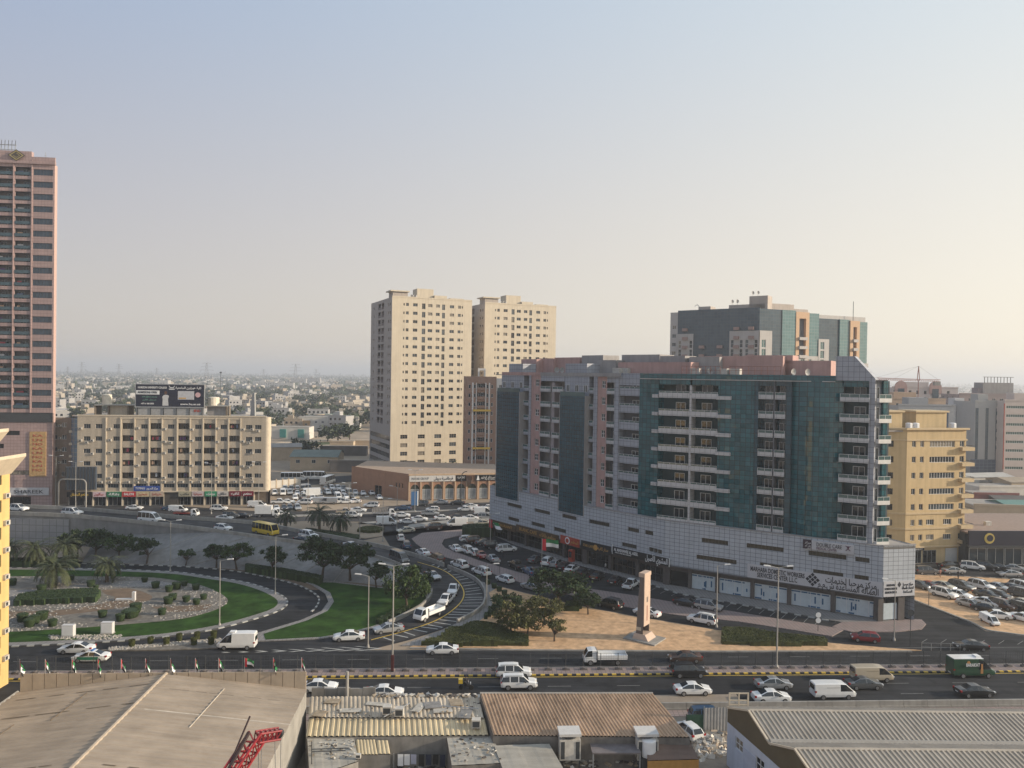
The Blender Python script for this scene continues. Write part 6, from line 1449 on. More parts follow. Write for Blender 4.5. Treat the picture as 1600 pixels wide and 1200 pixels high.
b = MB(); b.tube(pv-o+Vector((0,0,0.08)), far(pv)-o+Vector((0,0,0.08)), 0.32, n=6); b.build('valley_gutter', mat('gutter_grey',(0.32,0.30,0.27),0.8,0.1), w2)
for (a, r_, c) in ((pf, pr1, pv), (pv, pr2, pn)):
    b = MB(); b.poly([a-o+Vector((0,0,-1.5)), c-o+Vector((0,0,-1.5)), c-o, r_-o, a-o][::-1]); b.build('gable', M_wbr, w2)
    dW = (c-a); Ld = dW.length; Tg = TT(a.x-o.x, a.y-o.y, 0, math.atan2(dW.y, dW.x))
    facade(w2, Tg, Ld, 0, ze-1.5, [(1.6, 2.6, 1.5, 1.2, 2, 2), (Ld-2.4, 2.4, 1.5, 1.3, 2, 2)], M_wbl, 0.15)
    box_part('door', w2, mat('door_pale',(0.42,0.46,0.55),0.6,0.1), (Ld*0.42, Ld*0.70, -0.05, -0.003, 0, 3.4), T=Tg)
    b = MB(); b.tube(a-o+Vector((-0.05,-0.05,0)), r_-o+Vector((-0.05,-0.05,0.02)), 0.13, n=4); b.tube(r_-o+Vector((-0.05,-0.05,0.02)), c-o+Vector((-0.05,-0.05,0)), 0.13, n=4); b.build('barge_board', M_cream, w2)
# wooden frame and rubble seen above the far eave
p = G(1143,1106,6.2); wf = thing('window_frame', 'cream four pane window frame standing behind the right warehouse gable', 'frame', (p.x, p.y+0.8, 0), 0.03); box_part('post', wf, M_cream, (-0.05,0.1,0,0.1,0,7.4)); box_part('post', wf, M_cream, (1.9,2.05,0,0.1,0,7.4)); box_part('post', wf, M_cream, (0.95,1.07,0,0.1,6.0,7.4))
for z in (6.1, 6.55, 7.28): box_part('rail', wf, M_cream, (0.1,1.9,0.01,0.09,z,z+0.13))

# patches, pipes and litter on the yard roofs
rr = random.Random(71); pt_m = [mat('patch_a',(0.42,0.39,0.34),0.8,0.25,1.5), mat('patch_b',(0.30,0.24,0.17),0.8,0.3,1.5), mat('patch_c',(0.22,0.21,0.20),0.8,0.3,1.5)]
for i, (x, y, w, d, m) in enumerate(((520,1096,1.6,1.2,1),(548,1108,2.2,0.9,0),(655,1104,0.9,2.2,0),(676,1101,1.8,1.6,2),(692,1108,2.0,1.0,0),(712,1097,1.4,1.9,1),(728,1112,1.2,2.2,2),(590,1100,2.5,0.8,0),(500,1112,1.2,1.4,1))):
    p = G(x, y, 4.62); o = MB(); o.T = Matrix.Rotation(rr.uniform(-0.25,0.25),4,'Z'); o.box(-w/2,w/2,-d/2,d/2,0,0.05); tag(o.build('roof_patch', pt_m[m], None, (p.x,p.y,4.75-(1089+33-y)*0.0-max(0,(y-1089))*0.0145)), '%s loose sheet from the left lying on the cream corrugated roof' % ordn[[500,520,548,590,655,676,692,712,728].index(x)], 'sheet', 'loose sheets on the cream roof')
b = MB()
def litter(x, y, z, s):
    p = G(x, y, z); b.T = Matrix.Translation((p.x,p.y,z+s*0.3)) @ Matrix.Rotation(rr.uniform(0,6.28),4,'Z') @ Matrix.Rotation(rr.uniform(-.5,.5),4,'X'); b.k = rr.randrange(4); b.box(-s*rr.uniform(0.5,2.2),s,-s*0.7,s*0.7,-s*0.25,s*0.25)
for i in range(150): litter(rr.uniform(585,748), rr.gauss(1087.5,0.9), 4.72, rr.uniform(0.06,0.26))
for i in range(90): litter(rr.uniform(486,750), rr.uniform(1091,1119), 4.55, rr.uniform(0.03,0.13))
for i in range(70): litter(rr.uniform(484,555), rr.uniform(1155,1186), 3.12, rr.uniform(0.03,0.12))
for i in range(60): litter(rr.uniform(702,785), rr.uniform(1153,1190), 3.12, rr.uniform(0.03,0.14))
for i in range(90): litter(rr.uniform(565,700), rr.uniform(1192,1215), 0.1, rr.uniform(0.08,0.3))
for i in range(80): litter(rr.uniform(860,1010), rr.uniform(1172,1200), 1.4, rr.uniform(0.08,0.3))
b.T = None
tag(b.build('roof_litter', [pt_m[0], pt_m[1], mat('litter_dark',(0.07,0.06,0.055),0.8,0.2), mat('litter_pale',(0.5,0.47,0.42),0.8,0.1)]), 'scattered debris on the yard roofs', 'debris', kind='stuff')
for i, (x0, y0, x1, y1, z) in enumerate(((486,1172,545,1170,3.2),(487,1176,540,1174,3.2),(487,1160,487,1195,3.2),(600,1121,640,1100,4.6),(690,1104,748,1108,4.6))):
    p, q = G(x0,y0,z), G(x1,y1,z); o = MB(); o.tube((0,0,0.08),tuple(q-p+Vector((0,0,0.08))),0.05,n=5); tag(o.build('roof_pipe', M_dsteel if i < 3 else M_steel, None, p), ['upper dark pipe across the flat felt roof','lower dark pipe across the flat felt roof','dark pipe along the left edge of the flat felt roof','thin pipe beside the two boxes on the cream roof','thin pipe at the right of the cream roof'][i], 'pipe')
# ================================================================ trees, palms, hedges, shrubs
def leaf_mat(name, c, var=0.5):
    m, t, p = nodes(name); p.inputs['Roughness'].default_value = 0.65; p.inputs['Specular IOR Level'].default_value = 0.25
    oi = N(t,'ShaderNodeNewGeometry'); hs = N(t,'ShaderNodeMapRange'); hs.inputs[3].default_value = 1-var; hs.inputs[4].default_value = 1+var; t.links.new(oi.outputs['Random Per Island'], hs.inputs[0])
    vm = N(t,'ShaderNodeVectorMath',operation='SCALE'); vm.inputs[0].default_value = c; t.links.new(hs.outputs[0], vm.inputs['Scale']); t.links.new(vm.outputs[0], p.inputs['Base Color'])
    MATS[name] = m; return m
L_dark, L_mid, L_olive = leaf_mat('leaf_dark',(0.030,0.050,0.018)), leaf_mat('leaf_mid',(0.042,0.070,0.020)), leaf_mat('leaf_olive',(0.085,0.085,0.028))
L_palm, L_hedge, L_far = leaf_mat('leaf_palm',(0.060,0.070,0.032)), leaf_mat('leaf_hedge',(0.060,0.068,0.020),0.4), leaf_mat('leaf_far',(0.040,0.055,0.026),0.35)
M_bark = mat('bark', (0.085,0.062,0.045), 0.9, 0.3, 3, 0.5); M_pbark = mat('palm_bark', (0.12,0.085,0.055), 0.95, 0.3, 4, 0.6)
def leaf(b, c, s, rr):
    n = Vector((rr.gauss(0,1), rr.gauss(0,1), rr.gauss(0.5,0.8))).normalized(); a = n.orthogonal().normalized(); q = n.cross(a); t = rr.uniform(0,6.28)
    a, q = a*math.cos(t)+q*math.sin(t), q*math.cos(t)-a*math.sin(t)
    b.add([c-a*s, c+q*s*0.42, c+a*s, c-q*s*0.42], [(0,1,2,3)])
def tree_proto(seed, R_, H_, crown_z, clusters, leaves, ls, flat=0.6, spread=1.0):
    """unit meshes for one tree shape: trunk with limbs, and a crown of leaf clumps"""
    rr = random.Random(seed); tr = MB(); cr_ = MB(); cs = []
    for i in range(clusters):
        a = rr.uniform(0, 6.283); rad_ = R_*math.sqrt(rr.random())*0.85; top = (1-(rad_/R_)**2)**0.5
        z = crown_z + (H_-crown_z)*(0.12+0.78*rr.random()*top)
        cs.append((Vector((rad_*math.cos(a)*spread, rad_*math.sin(a)*spread, z)), rr.uniform(0.55,1.0)*R_*0.34))
    lean = Vector((rr.uniform(-0.3,0.3), rr.uniform(-0.3,0.3), 0)); fork = lean + Vector((0,0,crown_z*0.75)); r0 = 0.028*H_+0.05
    tr.tube((0,0,-0.1), lean*0.5+Vector((0,0,crown_z*0.4)), r0, r0*0.8, 7, False); tr.tube(lean*0.5+Vector((0,0,crown_z*0.4)), fork, r0*0.8, r0*0.6, 7, False)
    for c, r in cs[::max(1, clusters//11)]:
        mid = fork.lerp(c, 0.5)+Vector((rr.uniform(-.2,.2), rr.uniform(-.2,.2), 0.1)); tr.tube(fork, mid, r0*0.5, r0*0.3, 5, False); tr.tube(mid, c, r0*0.3, r0*0.1, 4, False)
    for c, r in cs:
        for k in range(leaves):
            v = Vector((rr.gauss(0,1), rr.gauss(0,1), rr.gauss(0,1))).normalized()*r*rr.uniform(0.35,1.08); v.z *= flat; leaf(cr_, c+v, ls*rr.uniform(0.6,1.3), rr)
    return tr.mesh('trunk', True), cr_.mesh('crown')
PROTO = [tree_proto(1, 3.2, 5.2, 2.0, 34, 70, 0.24), tree_proto(2, 2.6, 4.6, 1.9, 24, 70, 0.22, 0.55), tree_proto(3, 3.6, 6.2, 2.2, 44, 75, 0.26, 0.7), tree_proto(4, 2.2, 4.0, 1.7, 16, 60, 0.2, 0.5), tree_proto(5, 3.0, 5.0, 1.6, 30, 80, 0.25, 0.75)]
TM = {}
def tree(label, base, kind, size, leafm, group, sx=1.0, name='tree', cat='tree', rz=None, sz=1.0):
    t = thing(name, label, cat, base, rz if rz is not None else (hash(label) % 628)/100.0 if False else (base.x*1.7 % 6.28), group)
    key = (kind, leafm.name)
    if key not in TM:
        m1, m2 = PROTO[kind]; m1 = m1 if not m1.materials else m1.copy(); m2 = m2.copy(); m1.materials.clear(); m2.materials.clear(); m1.materials.append(M_bark); m2.materials.append(leafm); TM[key] = (m1, m2)
    put('trunk', TM[key][0], None, t); put('crown', TM[key][1], None, t)
    t.scale = (size*sx, size*sx, size*sz)
    return t
gE = 'trees along the ramp embankment'
for x, y, k, s, lm, lab in ((121,872,0,1.2,L_dark,'dark bushy tree behind the two front palms'),(150,873,2,1.08,L_dark,'wide dark tree right of the rear palms'),(186,875,0,1.12,L_mid,'rounded green tree at the left foot of the slope'),(229,881.5,1,1.25,L_dark,'lone umbrella tree against the concrete slope'),
        (290,884,3,0.9,L_mid,'small sparse tree, leftmost of the four before the long slope'),(338,887.5,1,1.15,L_dark,'leaning twin stemmed tree before the concrete slope'),(370,890,1,1.25,L_mid,'loose green tree right of the twin stemmed one'),(426,898,1,1.25,L_dark,'thin dark tree beside the lamp post before the slope'),
        (503,905,2,1.38,L_dark,'large dark tree at the end of the hedge under the ramp'),(547,908,0,1.55,L_dark,'broad dark tree between the large tree and the lawn corner'),(588,919,1,1.1,L_dark,'small dark tree at the top right corner of the lawn')):
    tree(lab, G(x,y), k, s, lm, gE)
gR = 'trees beside the ramp foot'
tree('tall dense green tree beside the ramp wall', G(636,950), 4, 1.3, L_mid, gR, sz=1.15); tree('dense dark tree at the ramp curve behind the tall one', G(650,930), 4, 1.05, L_dark, gR)
gS = 'trees on the sandy island'
for x, y, k, s, lm, lab, sx in ((870,948,2,1.1,L_dark,'largest dark spreading tree on the sandy island',1.45),(919,961,0,0.82,L_dark,'small dark tree at the right of the spreading one',1.0),(800,991,4,0.98,L_olive,'olive tree at the left of the sandy island',1.0),(824,993,4,0.88,L_olive,'second olive tree, just right of the left one',1.0),(852,978,0,0.95,L_olive,'bushy olive tree in front of the large dark one',1.2),(790,962,0,0.75,L_dark,'dark bush tree at the back left of the island',1.3),(866,1003,3,0.95,L_olive,'small sparse tree in front on the sand',1.05)):
    tree(lab, G(x,y), k, s, lm, gS, sx)
# palms
def palm_proto(seed, trunk, R_, fr):
    rr = random.Random(seed); tr = MB(); cr_ = MB(); n = 9
    for i in range(n):
        z0, z1 = trunk*i/n, trunk*(i+1)/n; tr.tube((0,0,z0),(0,0,z1+0.03),0.30-0.06*i/n,0.25-0.05*i/n,8,False)
    top = Vector((0,0,trunk))
    for i in range(fr):
        az = i*2.39996+rr.uniform(-.2,.2); el = rr.uniform(-0.35,1.25); L_ = R_*rr.uniform(0.85,1.1); pts = []; p = top.copy(); e = el
        for k in range(9):
            pts.append(p.copy()); p = p + Vector((math.cos(az)*math.cos(e), math.sin(az)*math.cos(e), math.sin(e)))*L_/8; e -= 0.19+0.05*rr.random()
        s = Vector((-math.sin(az), math.cos(az), 0))
        for k in range(8):
            d = (pts[k+1]-pts[k]); u = d.cross(s).normalized()
            cr_.add([pts[k]-s*0.03, pts[k]+s*0.03, pts[k+1]+s*0.02, pts[k+1]-s*0.02], [(0,1,2,3)])
            if k == 0: continue
            for j in range(4):
                q = pts[k].lerp(pts[k+1], j/4); w = L_*0.17*(1-abs((k+j/4)/8-0.45)*1.1)
                for sg in (1,-1):
                    tip = q + s*sg*w*0.8 + d.normalized()*w*0.75 + Vector((0,0,-0.14*w+rr.uniform(-.08,.08))); h = d.normalized()*0.05
                    cr_.add([q-h, q+h, tip], [(0,1,2)])
    return tr.mesh('trunk', True), cr_.mesh('crown')
PP = [palm_proto(11, 2.6, 3.6, 60), palm_proto(12, 3.0, 3.3, 52), palm_proto(13, 3.6, 3.4, 56)]
for a, c in PP: a.materials.append(M_pbark); c.materials.append(L_palm)
PD = [(a, c.copy()) for a, c in PP]
for a, c in PD: c.materials.clear(); c.materials.append(leaf_mat('leaf_palm_dark',(0.034,0.046,0.022)))
for x, y, k, s, dk, lab in ((86,917,0,1.36,0,'big date palm with drooping grey fronds at the left of the garden'),(167,911,1,1.2,0,'date palm with yellowish new fronds beside the garden path'),(54,884,0,1.3,0,'left of the two date palms behind, near the abutment wall'),(101,882,1,1.3,0,'right of the two date palms behind, near the abutment wall'),(14,884,2,1.0,1,'half hidden palm beside the yellow block'),
        (447,829,2,1.05,1,'left palm of the three on the island behind the ramp'),(499,832,2,1.32,1,'tallest palm of the three on the island behind the ramp'),(531,834,1,1.22,1,'right palm of the three on the island behind the ramp')):
    t = thing('palm_tree', lab, 'palm', G(x,y), x*0.7, 'date palms'); m1, m2 = (PD if dk else PP)[k]; put('trunk', m1, None, t); put('crown', m2, None, t); t.scale = (s,s,s)
# clipped shrubs
def shrub_mesh(kind, seed):
    rr = random.Random(seed); b = MB()
    prof = [(0.46,0.0),(0.56,0.5),(0.62,0.95),(0.58,1.05),(0.3,1.1)] if kind == 0 else [(0.42,0),(0.46,0.6),(0.5,0.92),(0.46,1.0),(0.2,1.03)]
    b.lathe(prof, 14)
    for i in range(900):
        a = rr.uniform(0,6.283); z = rr.uniform(0.03,1.06); r = (0.46+0.15*z) if kind == 0 else (0.43+0.07*z)
        if rr.random() < 0.35: z = 1.04; r *= math.sqrt(rr.random())
        leaf(b, Vector((r*math.cos(a), r*math.sin(a), z+rr.uniform(-.02,.04))), 0.09, rr)
    me = b.mesh('trimmed_shrub'); me.materials.append(L_hedge if kind else L_dark); return me
SM = [shrub_mesh(0,1), shrub_mesh(0,2), shrub_mesh(1,3)]
garden_sh = [(19,916,1.1),(65,926,1.15),(142,918,1.05),(111,908,0.9),(177,904.5,0.8),(226,911,0.85),(243,920,1.05),(264,926,1.0),(276,922,1.15),(288,917,0.85),(306,923,1.0),(263,945,1.15),(270,939,1.0),(291,942,0.95),(307,946,0.9),(318,938,0.85),(35,973,1.2),(66,970,1.25),(54,976,1.2),(46,981,1.2),(82,980,1.0),(160,966,1.0),(204,966,2.0),(212,958,1.35),(188,972,1.05),(253,962,0.95),(150,922,0.7)]
srt = sorted(range(len(garden_sh)), key=lambda i: garden_sh[i][0])
for r_, i in enumerate(srt):
    x, y, s = garden_sh[i]
    o = put('trimmed_shrub', SM[i % 2], None, None, G(x,y)+Vector((0,0,0.2)), x); o.scale = (s*1.1, s*1.1, s*0.95 if s < 1.5 else 1.1)
    tag(o, 'drum shaped clipped green shrub in the gravel garden, number %d counting from the left' % (r_+1) if False else '%s clipped drum shrub from the left in the %s part of the gravel garden' % (ordn[r_] if r_ < 20 else ['twenty-first','twenty-second','twenty-third','twenty-fourth','twenty-fifth','twenty-sixth','twenty-seventh'][r_-20], 'front' if y > 950 else ('middle' if y > 930 else 'back')), 'shrub', 'clipped shrubs in the gravel garden')
for i, (x, y) in enumerate(((206,1012),(235,1008),(260,1009),(280,1002.5),(303,1009),(308,1000),(334,998.5),(330,1008))):
    o = put('trimmed_shrub', SM[2], None, None, G(x,y)+Vector((0,0,0.16)), x); o.scale = (0.85,0.85,0.95); tag(o, '%s small brownish tub shaped shrub from the left on the gravel gore' % ordn[i], 'shrub', 'small shrubs on the gravel gore')
for i, (x, y) in enumerate(((747,907),(762,914),(772,920),(780,925),(788,931))):
    o = put('trimmed_shrub', SM[0], None, None, G(x,y)+Vector((0,0,0.14)), x); o.scale = (0.85,0.85,0.8); tag(o, '%s dark clipped shrub from the back in the row beside the ramp barrier' % ordn[i], 'shrub', 'row of shrubs beside the ramp barrier')
# hedges
def hedge(label, pix, h, lm, n, ls=0.12, wave=0.0, seed=1, cut=None, name='hedge'):
    rr = random.Random(seed); P = [G(*q) for q in pix]; b = MB(); pl = [(p.x,p.y) for p in P]; cx = sum(p[0] for p in pl)/len(pl); cy = sum(p[1] for p in pl)/len(pl)
    t = thing(name, label, 'hedge', (cx,cy,0)); lo = [(x-cx,y-cy) for x,y in pl]
    def ins(x, y):
        c = False; m_ = len(lo)
        for i in range(m_):
            (x0,y0),(x1,y1) = lo[i], lo[(i+1)%m_]
            if (y0 > y) != (y1 > y) and x < (x1-x0)*(y-y0)/(y1-y0)+x0: c = not c
        return c
    xs = [p[0] for p in lo]; ys = [p[1] for p in lo]
    def hh(x, y): return h*(1-wave+wave*math.sin(x*0.55+seed)*math.cos(y*0.9+x*0.25)) 
    nx = max(6, int((max(xs)-min(xs))/0.5)); ny = max(4, int((max(ys)-min(ys))/0.4)); st = {}
    dx, dy = (max(xs)-min(xs))/nx, (max(ys)-min(ys))/ny
    for i in range(nx):
        for j in range(ny):
            x0, y0 = min(xs)+dx*i, min(ys)+dy*j
            if ins(x0+dx/2, y0+dy/2): st[(i,j)] = (x0,y0)
    for (i,j),(x0,y0) in st.items():
        z = lambda x, y: hh(x,y)
        b.add([(x0,y0,z(x0,y0)),(x0+dx,y0,z(x0+dx,y0)),(x0+dx,y0+dy,z(x0+dx,y0+dy)),(x0,y0+dy,z(x0,y0+dy))], [(0,1,2,3)])
        for (di,dj),(p,q) in (((0,-1),((x0,y0),(x0+dx,y0))),((1,0),((x0+dx,y0),(x0+dx,y0+dy))),((0,1),((x0+dx,y0+dy),(x0,y0+dy))),((-1,0),((x0,y0+dy),(x0,y0)))):
            if (i+di,j+dj) not in st: b.add([(*p,0),(*q,0),(*q,hh(*q)),(*p,hh(*p))], [(0,1,2,3)])
    b.build('body', lm, t)
    q = MB(); keys = list(st.items())
    for k in range(n):
        (i,j),(x0,y0) = rr.choice(keys); x = x0+rr.random()*dx; y = y0+rr.random()*dy
        edge = any((i+di,j+dj) not in st for di,dj in ((0,-1),(1,0),(-1,0)))
        leaf(q, Vector((x, y - (dy*0.6 if edge and rr.random() < 0.5 else 0), hh(x,y)*(rr.random() if edge and rr.random() < 0.5 else 1.0)+rr.uniform(-0.03,0.06))), ls*rr.uniform(0.6,1.3), rr)
    q.build('foliage', lm, t)
    return t
hedge('long low clipped hedge at the left of the gravel garden', [(22,949),(150,943),(156,932),(150,928),(60,932),(30,938)], 1.15, L_dark, 5000, seed=2)
hedge('dark clipped hedge at the foot of the concrete slope', [(384,895),(440,904),(500,915),(503,909),(450,899),(385,890)], 1.3, L_dark, 5000, seed=3)
hedge('sculpted wavy hedge mound on the left of the sandy island', [(658,1010),(700,1012),(826,1010),(822,1000),(780,982),(752,976),(728,980),(690,996)], 1.15, L_hedge, 14000, wave=0.35, seed=4)
hedge('sculpted wavy hedge strip on the right of the sandy island', [(1128,1008),(1200,1011),(1292,1011),(1288,1002),(1220,996),(1160,987),(1131,984)], 1.0, L_hedge, 9000, wave=0.28, seed=5)
hedge('dark round hedge at the back of the sandy island', [(880,956),(906,956),(908,949),(884,948)], 1.3, L_dark, 1500, wave=0.15, seed=6)
hedge('tall dark hedge at the far end of the shop parking', [(722,841),(770,839),(770,832),(724,834)], 2.4, L_dark, 3000, seed=7)
hedge('oval low hedge on the traffic island by the cross street', [(558,832),(575,834),(592,833),(600,829),(585,826),(565,827)], 0.8, L_hedge, 1500, seed=8)
hedge('dark hedge below the palms on the island', [(470,834),(520,842),(560,846),(560,841),(520,835),(480,830)], 0.9, L_dark, 2500, seed=9)
hedge('low hedge along the ramp wall beside the lawn', [(592,979),(622,966),(640,956),(636,953),(615,962),(588,975)], 0.9, L_dark, 2000, seed=10)
hedge('dark hedge behind the rear palms at the left', [(18,886),(70,886),(120,886),(120,880),(60,880),(18,880)], 1.2, L_dark, 3000, seed=11)
hedge('narrow hedge along the far side of the sandy island', [(756,970),(772,962),(790,948),(782,944),(764,955)], 0.8, L_dark, 1500, seed=12)
# pale stones on the gravel
rr = random.Random(21); b = MB()
def inpoly(p, P):
    c = False
    for i in range(len(P)):
        a, d = P[i], P[(i+1)%len(P)]
        if (a.y > p.y) != (d.y > p.y) and p.x < (d.x-a.x)*(p.y-a.y)/(d.y-a.y)+a.x: c = not c
    return c
def stone(p, s, z):
    b.T = Matrix.Translation((p.x,p.y,z)) @ Matrix.Rotation(rr.uniform(0,6.28),4,'Z'); b.k = rr.randrange(2)
    q = [rr.uniform(0.7,1.2)*s for _ in range(6)]
    b.add([(q[0],0,0),(0,q[1],0),(-q[2],0,0),(0,-q[3],0),(0.1*s,0,q[4]*0.7)], [(0,1,4),(1,2,4),(2,3,4),(3,0,4)])
for i in range(2600):
    p = G(rr.uniform(-20,356), rr.uniform(903,989))
    if inpoly(p, GA) and math.sin(p.x*0.22)+math.sin(p.y*0.5+p.x*0.1) > -0.6: stone(p, rr.uniform(0.09,0.24), 0.2)
for i in range(700):
    t = rr.random(); p = G(170+t*176, 1016-t*14+rr.uniform(-2.5,2)); stone(p, rr.uniform(0.12,0.3), 0.16)
for i in range(260): stone(G(rr.uniform(75,190), rr.uniform(994,1001)), rr.uniform(0.12,0.3), 0.17)
b.T = None
tag(b.build('stones', [mat('stone_pale',(0.34,0.31,0.27),0.9,0.2), mat('stone_grey',(0.26,0.25,0.235),0.9,0.2)]), 'pale stones scattered over the gravel garden', 'stones', kind='stuff')
# ================================================================ street furniture
M_pole = mat('lamp_pole', (0.36,0.345,0.32), 0.5, 0.1, 1, metal=0.3)
def lamp(label, base, top_y, arm=1, group='street lamps', az=0.0, h=None, r=0.1, z=0.0, m=None):
    p = G(*base, z)
    if h is None: d = ray(base[0], top_y); h = CAMH + d.z*(p.y/d.y) - z
    t = thing('street_lamp', label, 'street lamp', p, az, group); m = m or M_pole
    b = MB(); b.tube((0,0,0),(0,0,h),r,r*0.55,8); b.build('pole', m, t)
    b = MB(); b.lathe([(r*2.2,0),(r*2.2,0.15),(r*1.3,0.5)], 8); b.build('base', m, t)
    for s in ((1,) if arm == 1 else ((-1,) if arm == -1 else (1,-1))):
        b = MB(); b.tube((0,0,h-0.05),(s*1.2,0,h+0.22),r*0.5,r*0.4,6); b.build('arm', m, t)
        b = MB(); b.add([(s*1.1,-0.16,h+0.16),(s*2.1,-0.16,h+0.26),(s*2.1,0.16,h+0.26),(s*1.1,0.16,h+0.16),(s*1.15,-0.11,h+0.32),(s*2.0,-0.11,h+0.38),(s*2.0,0.11,h+0.38),(s*1.15,0.11,h+0.32)], [(0,1,2,3),(4,7,6,5),(0,4,5,1),(1,5,6,2),(2,6,7,3),(3,7,4,0)] if s > 0 else [(3,2,1,0),(5,6,7,4),(1,5,4,0),(2,6,5,1),(3,7,6,2),(0,4,7,3)]); b.build('lamp_head', mat('lamp_head',(0.55,0.55,0.54),0.5,0.1), t)
    return t
lamp('lamp post on the inner lawn edge of the loop', (343,978), 876, 1)
lamp('lamp post at the inside bend of the loop road', (430,929), 842, 1, h=10.5)
lamp('lamp post between the lawn and the merge', (575,1012), 900, -1)
lamp('tall twin armed lamp post on the median in front of the lawn', (613,1048), 884, 2, r=0.13)
lamp('tall twin armed lamp post on the median before the sandy island', (1213.5,1044), 887, 2, r=0.13)
lamp('lamp post at the edge of the sandy island', (1119.5,980), 884, 1)
lamp('short lamp post at the street corner by the sunlit podium end', (1397,1001), 907, -1, h=9.3)
lamp('twin armed lamp post between the pink tower and the beige block', (87,792), 713, 2)
lamp('lamp post on the flyover edge before the beige block', (118,793), 728, 0, h=13)
lamp('lamp post right of the beige shops', (404,800), 700, 0, h=14)
lamp('lamp post in front of the beige shops', (330,803), 715, 0, h=14)
lamp('lamp post on the slope behind the loop', (266,893), 805, 0, h=10)
lamp('lamp post beside the right palm', (562,842), 770, 0, h=10)
lamp('lamp post at the ramp head by the oval hedge', (598,846), 768, 1, h=10)
lamp('lamp post before the arcaded shops', (648,800), 730, 0, h=12)
lamp('lamp post on the near edge of the cross street', (620,828), 760, -1, h=11)
lamp('thin lamp post on the paver strip left of the tree', (766,858+0), 800, 0, h=8)
lamp('flag pole lamp at the ramp barrier bend', (760,951), 893, 1, h=7.5)
lamp('lamp post in the middle of the car park', (481,800), 740, 0, h=10)
lamp('lamp post behind the tallest palm', (545,806), 745, 0, h=9)
# hooked dark lamp before the arcade
p = G(720,789); t = thing('street_lamp', 'dark hooked lamp post before the arcaded shop windows', 'street lamp', p, 0); b = MB(); b.tube((0,0,0),(0,0,8.5),0.16,n=8); b.build('pole', M_dsteel, t); b = MB(); pts = [Vector((1.8*(1-math.cos(i*0.26)),0,8.5+1.8*math.sin(i*0.26))) for i in range(7)]
for a, c in zip(pts, pts[1:]): b.tube(a, c, 0.14, n=6)
b.build('arm', M_dsteel, t)
# gantry hoop by the beige block
p = G(91,792); t = thing('gantry', 'pale rounded steel gantry frame before the beige block', 'gantry', p, 0.02); H_ = 8.0; W_ = 7.9
for x in (0, W_): b = MB(); b.tube((x,0,0),(x,0,H_-1.3),0.2,n=8); b.build('leg', M_conc, t)
b = MB(); pts = [Vector((1.3-1.3*math.cos(i*math.pi/12),0,H_-1.3+1.3*math.sin(i*math.pi/12))) for i in range(7)] + [Vector((W_-1.3+1.3*math.sin(i*math.pi/12),0,H_-1.3+1.3*math.cos(i*math.pi/12))) for i in range(7)]
for a, c in zip(pts, pts[1:]): b.tube(a, c, 0.2, n=8)
b.build('beam', M_conc, t)
# median fence
fe = thing('median_fence', 'tall thin railing fence with post feet along the highway median', 'fence', RP(0,2.1,0.15), HANG)
pm = MB(); pm.tube((0,0,0),(0,0,2.1),0.045,n=6); pm = pm.mesh('post'); pm.materials.append(M_dsteel)
fm = MB(); fm.box(-0.5,0.5,-0.22,0.22,0.0,0.24); fm.box(-0.16,0.16,-0.3,0.3,0.241,0.36); fm = fm.mesh('foot'); fm.materials.append(mat('foot_block',(0.14,0.125,0.12),0.9,0.2))
for i in range(64):
    a = -76+i*2.4; put('post', pm, None, fe, (a,0,0)); put('foot', fm, None, fe, (a,-0.45,0))
for z in (0.75, 1.35, 2.05): b = MB(); b.tube((-76,0,z),(75.2,0,z),0.02,n=4); b.build('rail', M_dsteel, fe)
b = MB(); 
for i in range(63*7): b.box(-76+0.34*(i+0.5)-0.006, -76+0.34*(i+0.5)+0.006, -0.006, 0.006, 0.4, 2.0)
b.build('wire', M_dsteel, fe)['kind'] = 'stuff'
# low railing at the right of the sandy island
p0, p1 = G(1440,1016), G(1530,1018); lr = thing('low_railing', 'short steel railing beside the black saloon on the service road', 'railing', p0, math.atan2(p1.y-p0.y,p1.x-p0.x)); Lr = (p1-p0).length
for i in range(7): b = MB(); b.tube((Lr*i/6,0,0),(Lr*i/6,0,1.1),0.03,n=5); b.build('post', M_steel, lr)
for z in (0.5,1.08): b = MB(); b.tube((0,0,z),(Lr,0,z),0.025,n=4); b.build('rail', M_steel, lr)
# monument
mo = G(1003,1000); mt = thing('monument', 'tapering stone monument slab on a stepped base on the sand', 'monument', (mo.x, mo.y, 0.13), -0.62)
M_mo = mat('monument_stone', (0.50,0.38,0.30), 0.7, 0.08, 1.5); M_mod = mat('monument_shade_dark', (0.16,0.13,0.115), 0.75, 0.12, 1.2)  # second, dark stone tone paints the shade on the shaft
mt.scale = (0.9, 0.78, 1.0); d = ray(1000, 895); hM = CAMH + d.z*(mo.y/d.y)
b = MB(); b.box(-2.6,3.2,-2.2,3.0,0,0.2); b.build('plinth', M_conc, mt)
b = MB(); b.add([(-1.2,-1.4,0.2),(1.7,-1.4,0.2),(1.7,2.2,0.2),(-1.2,2.2,0.2),(-1.0,-1.1,1.0),(1.0,-1.1,1.0),(1.0,1.9,1.0),(-1.0,1.9,1.0)], [(4,5,6,7),(0,1,5,4),(1,2,6,5),(2,3,7,6),(3,0,4,7)]); b.build('base', M_mo, mt)
b = MB(); b.k = 0; b.add([(-0.75,-0.95,1.0),(0.55,-0.95,1.0),(0.55,1.75,1.0),(-0.75,1.75,1.0),(-0.15,-0.95,hM-0.6),(0.55,-0.95,hM-0.6),(0.55,1.75,hM-0.6),(-0.15,1.75,hM-0.6)], [(4,5,6,7),(0,1,5,4),(2,3,7,6),(3,0,4,7)]); b.build('shaft', M_mod, mt)
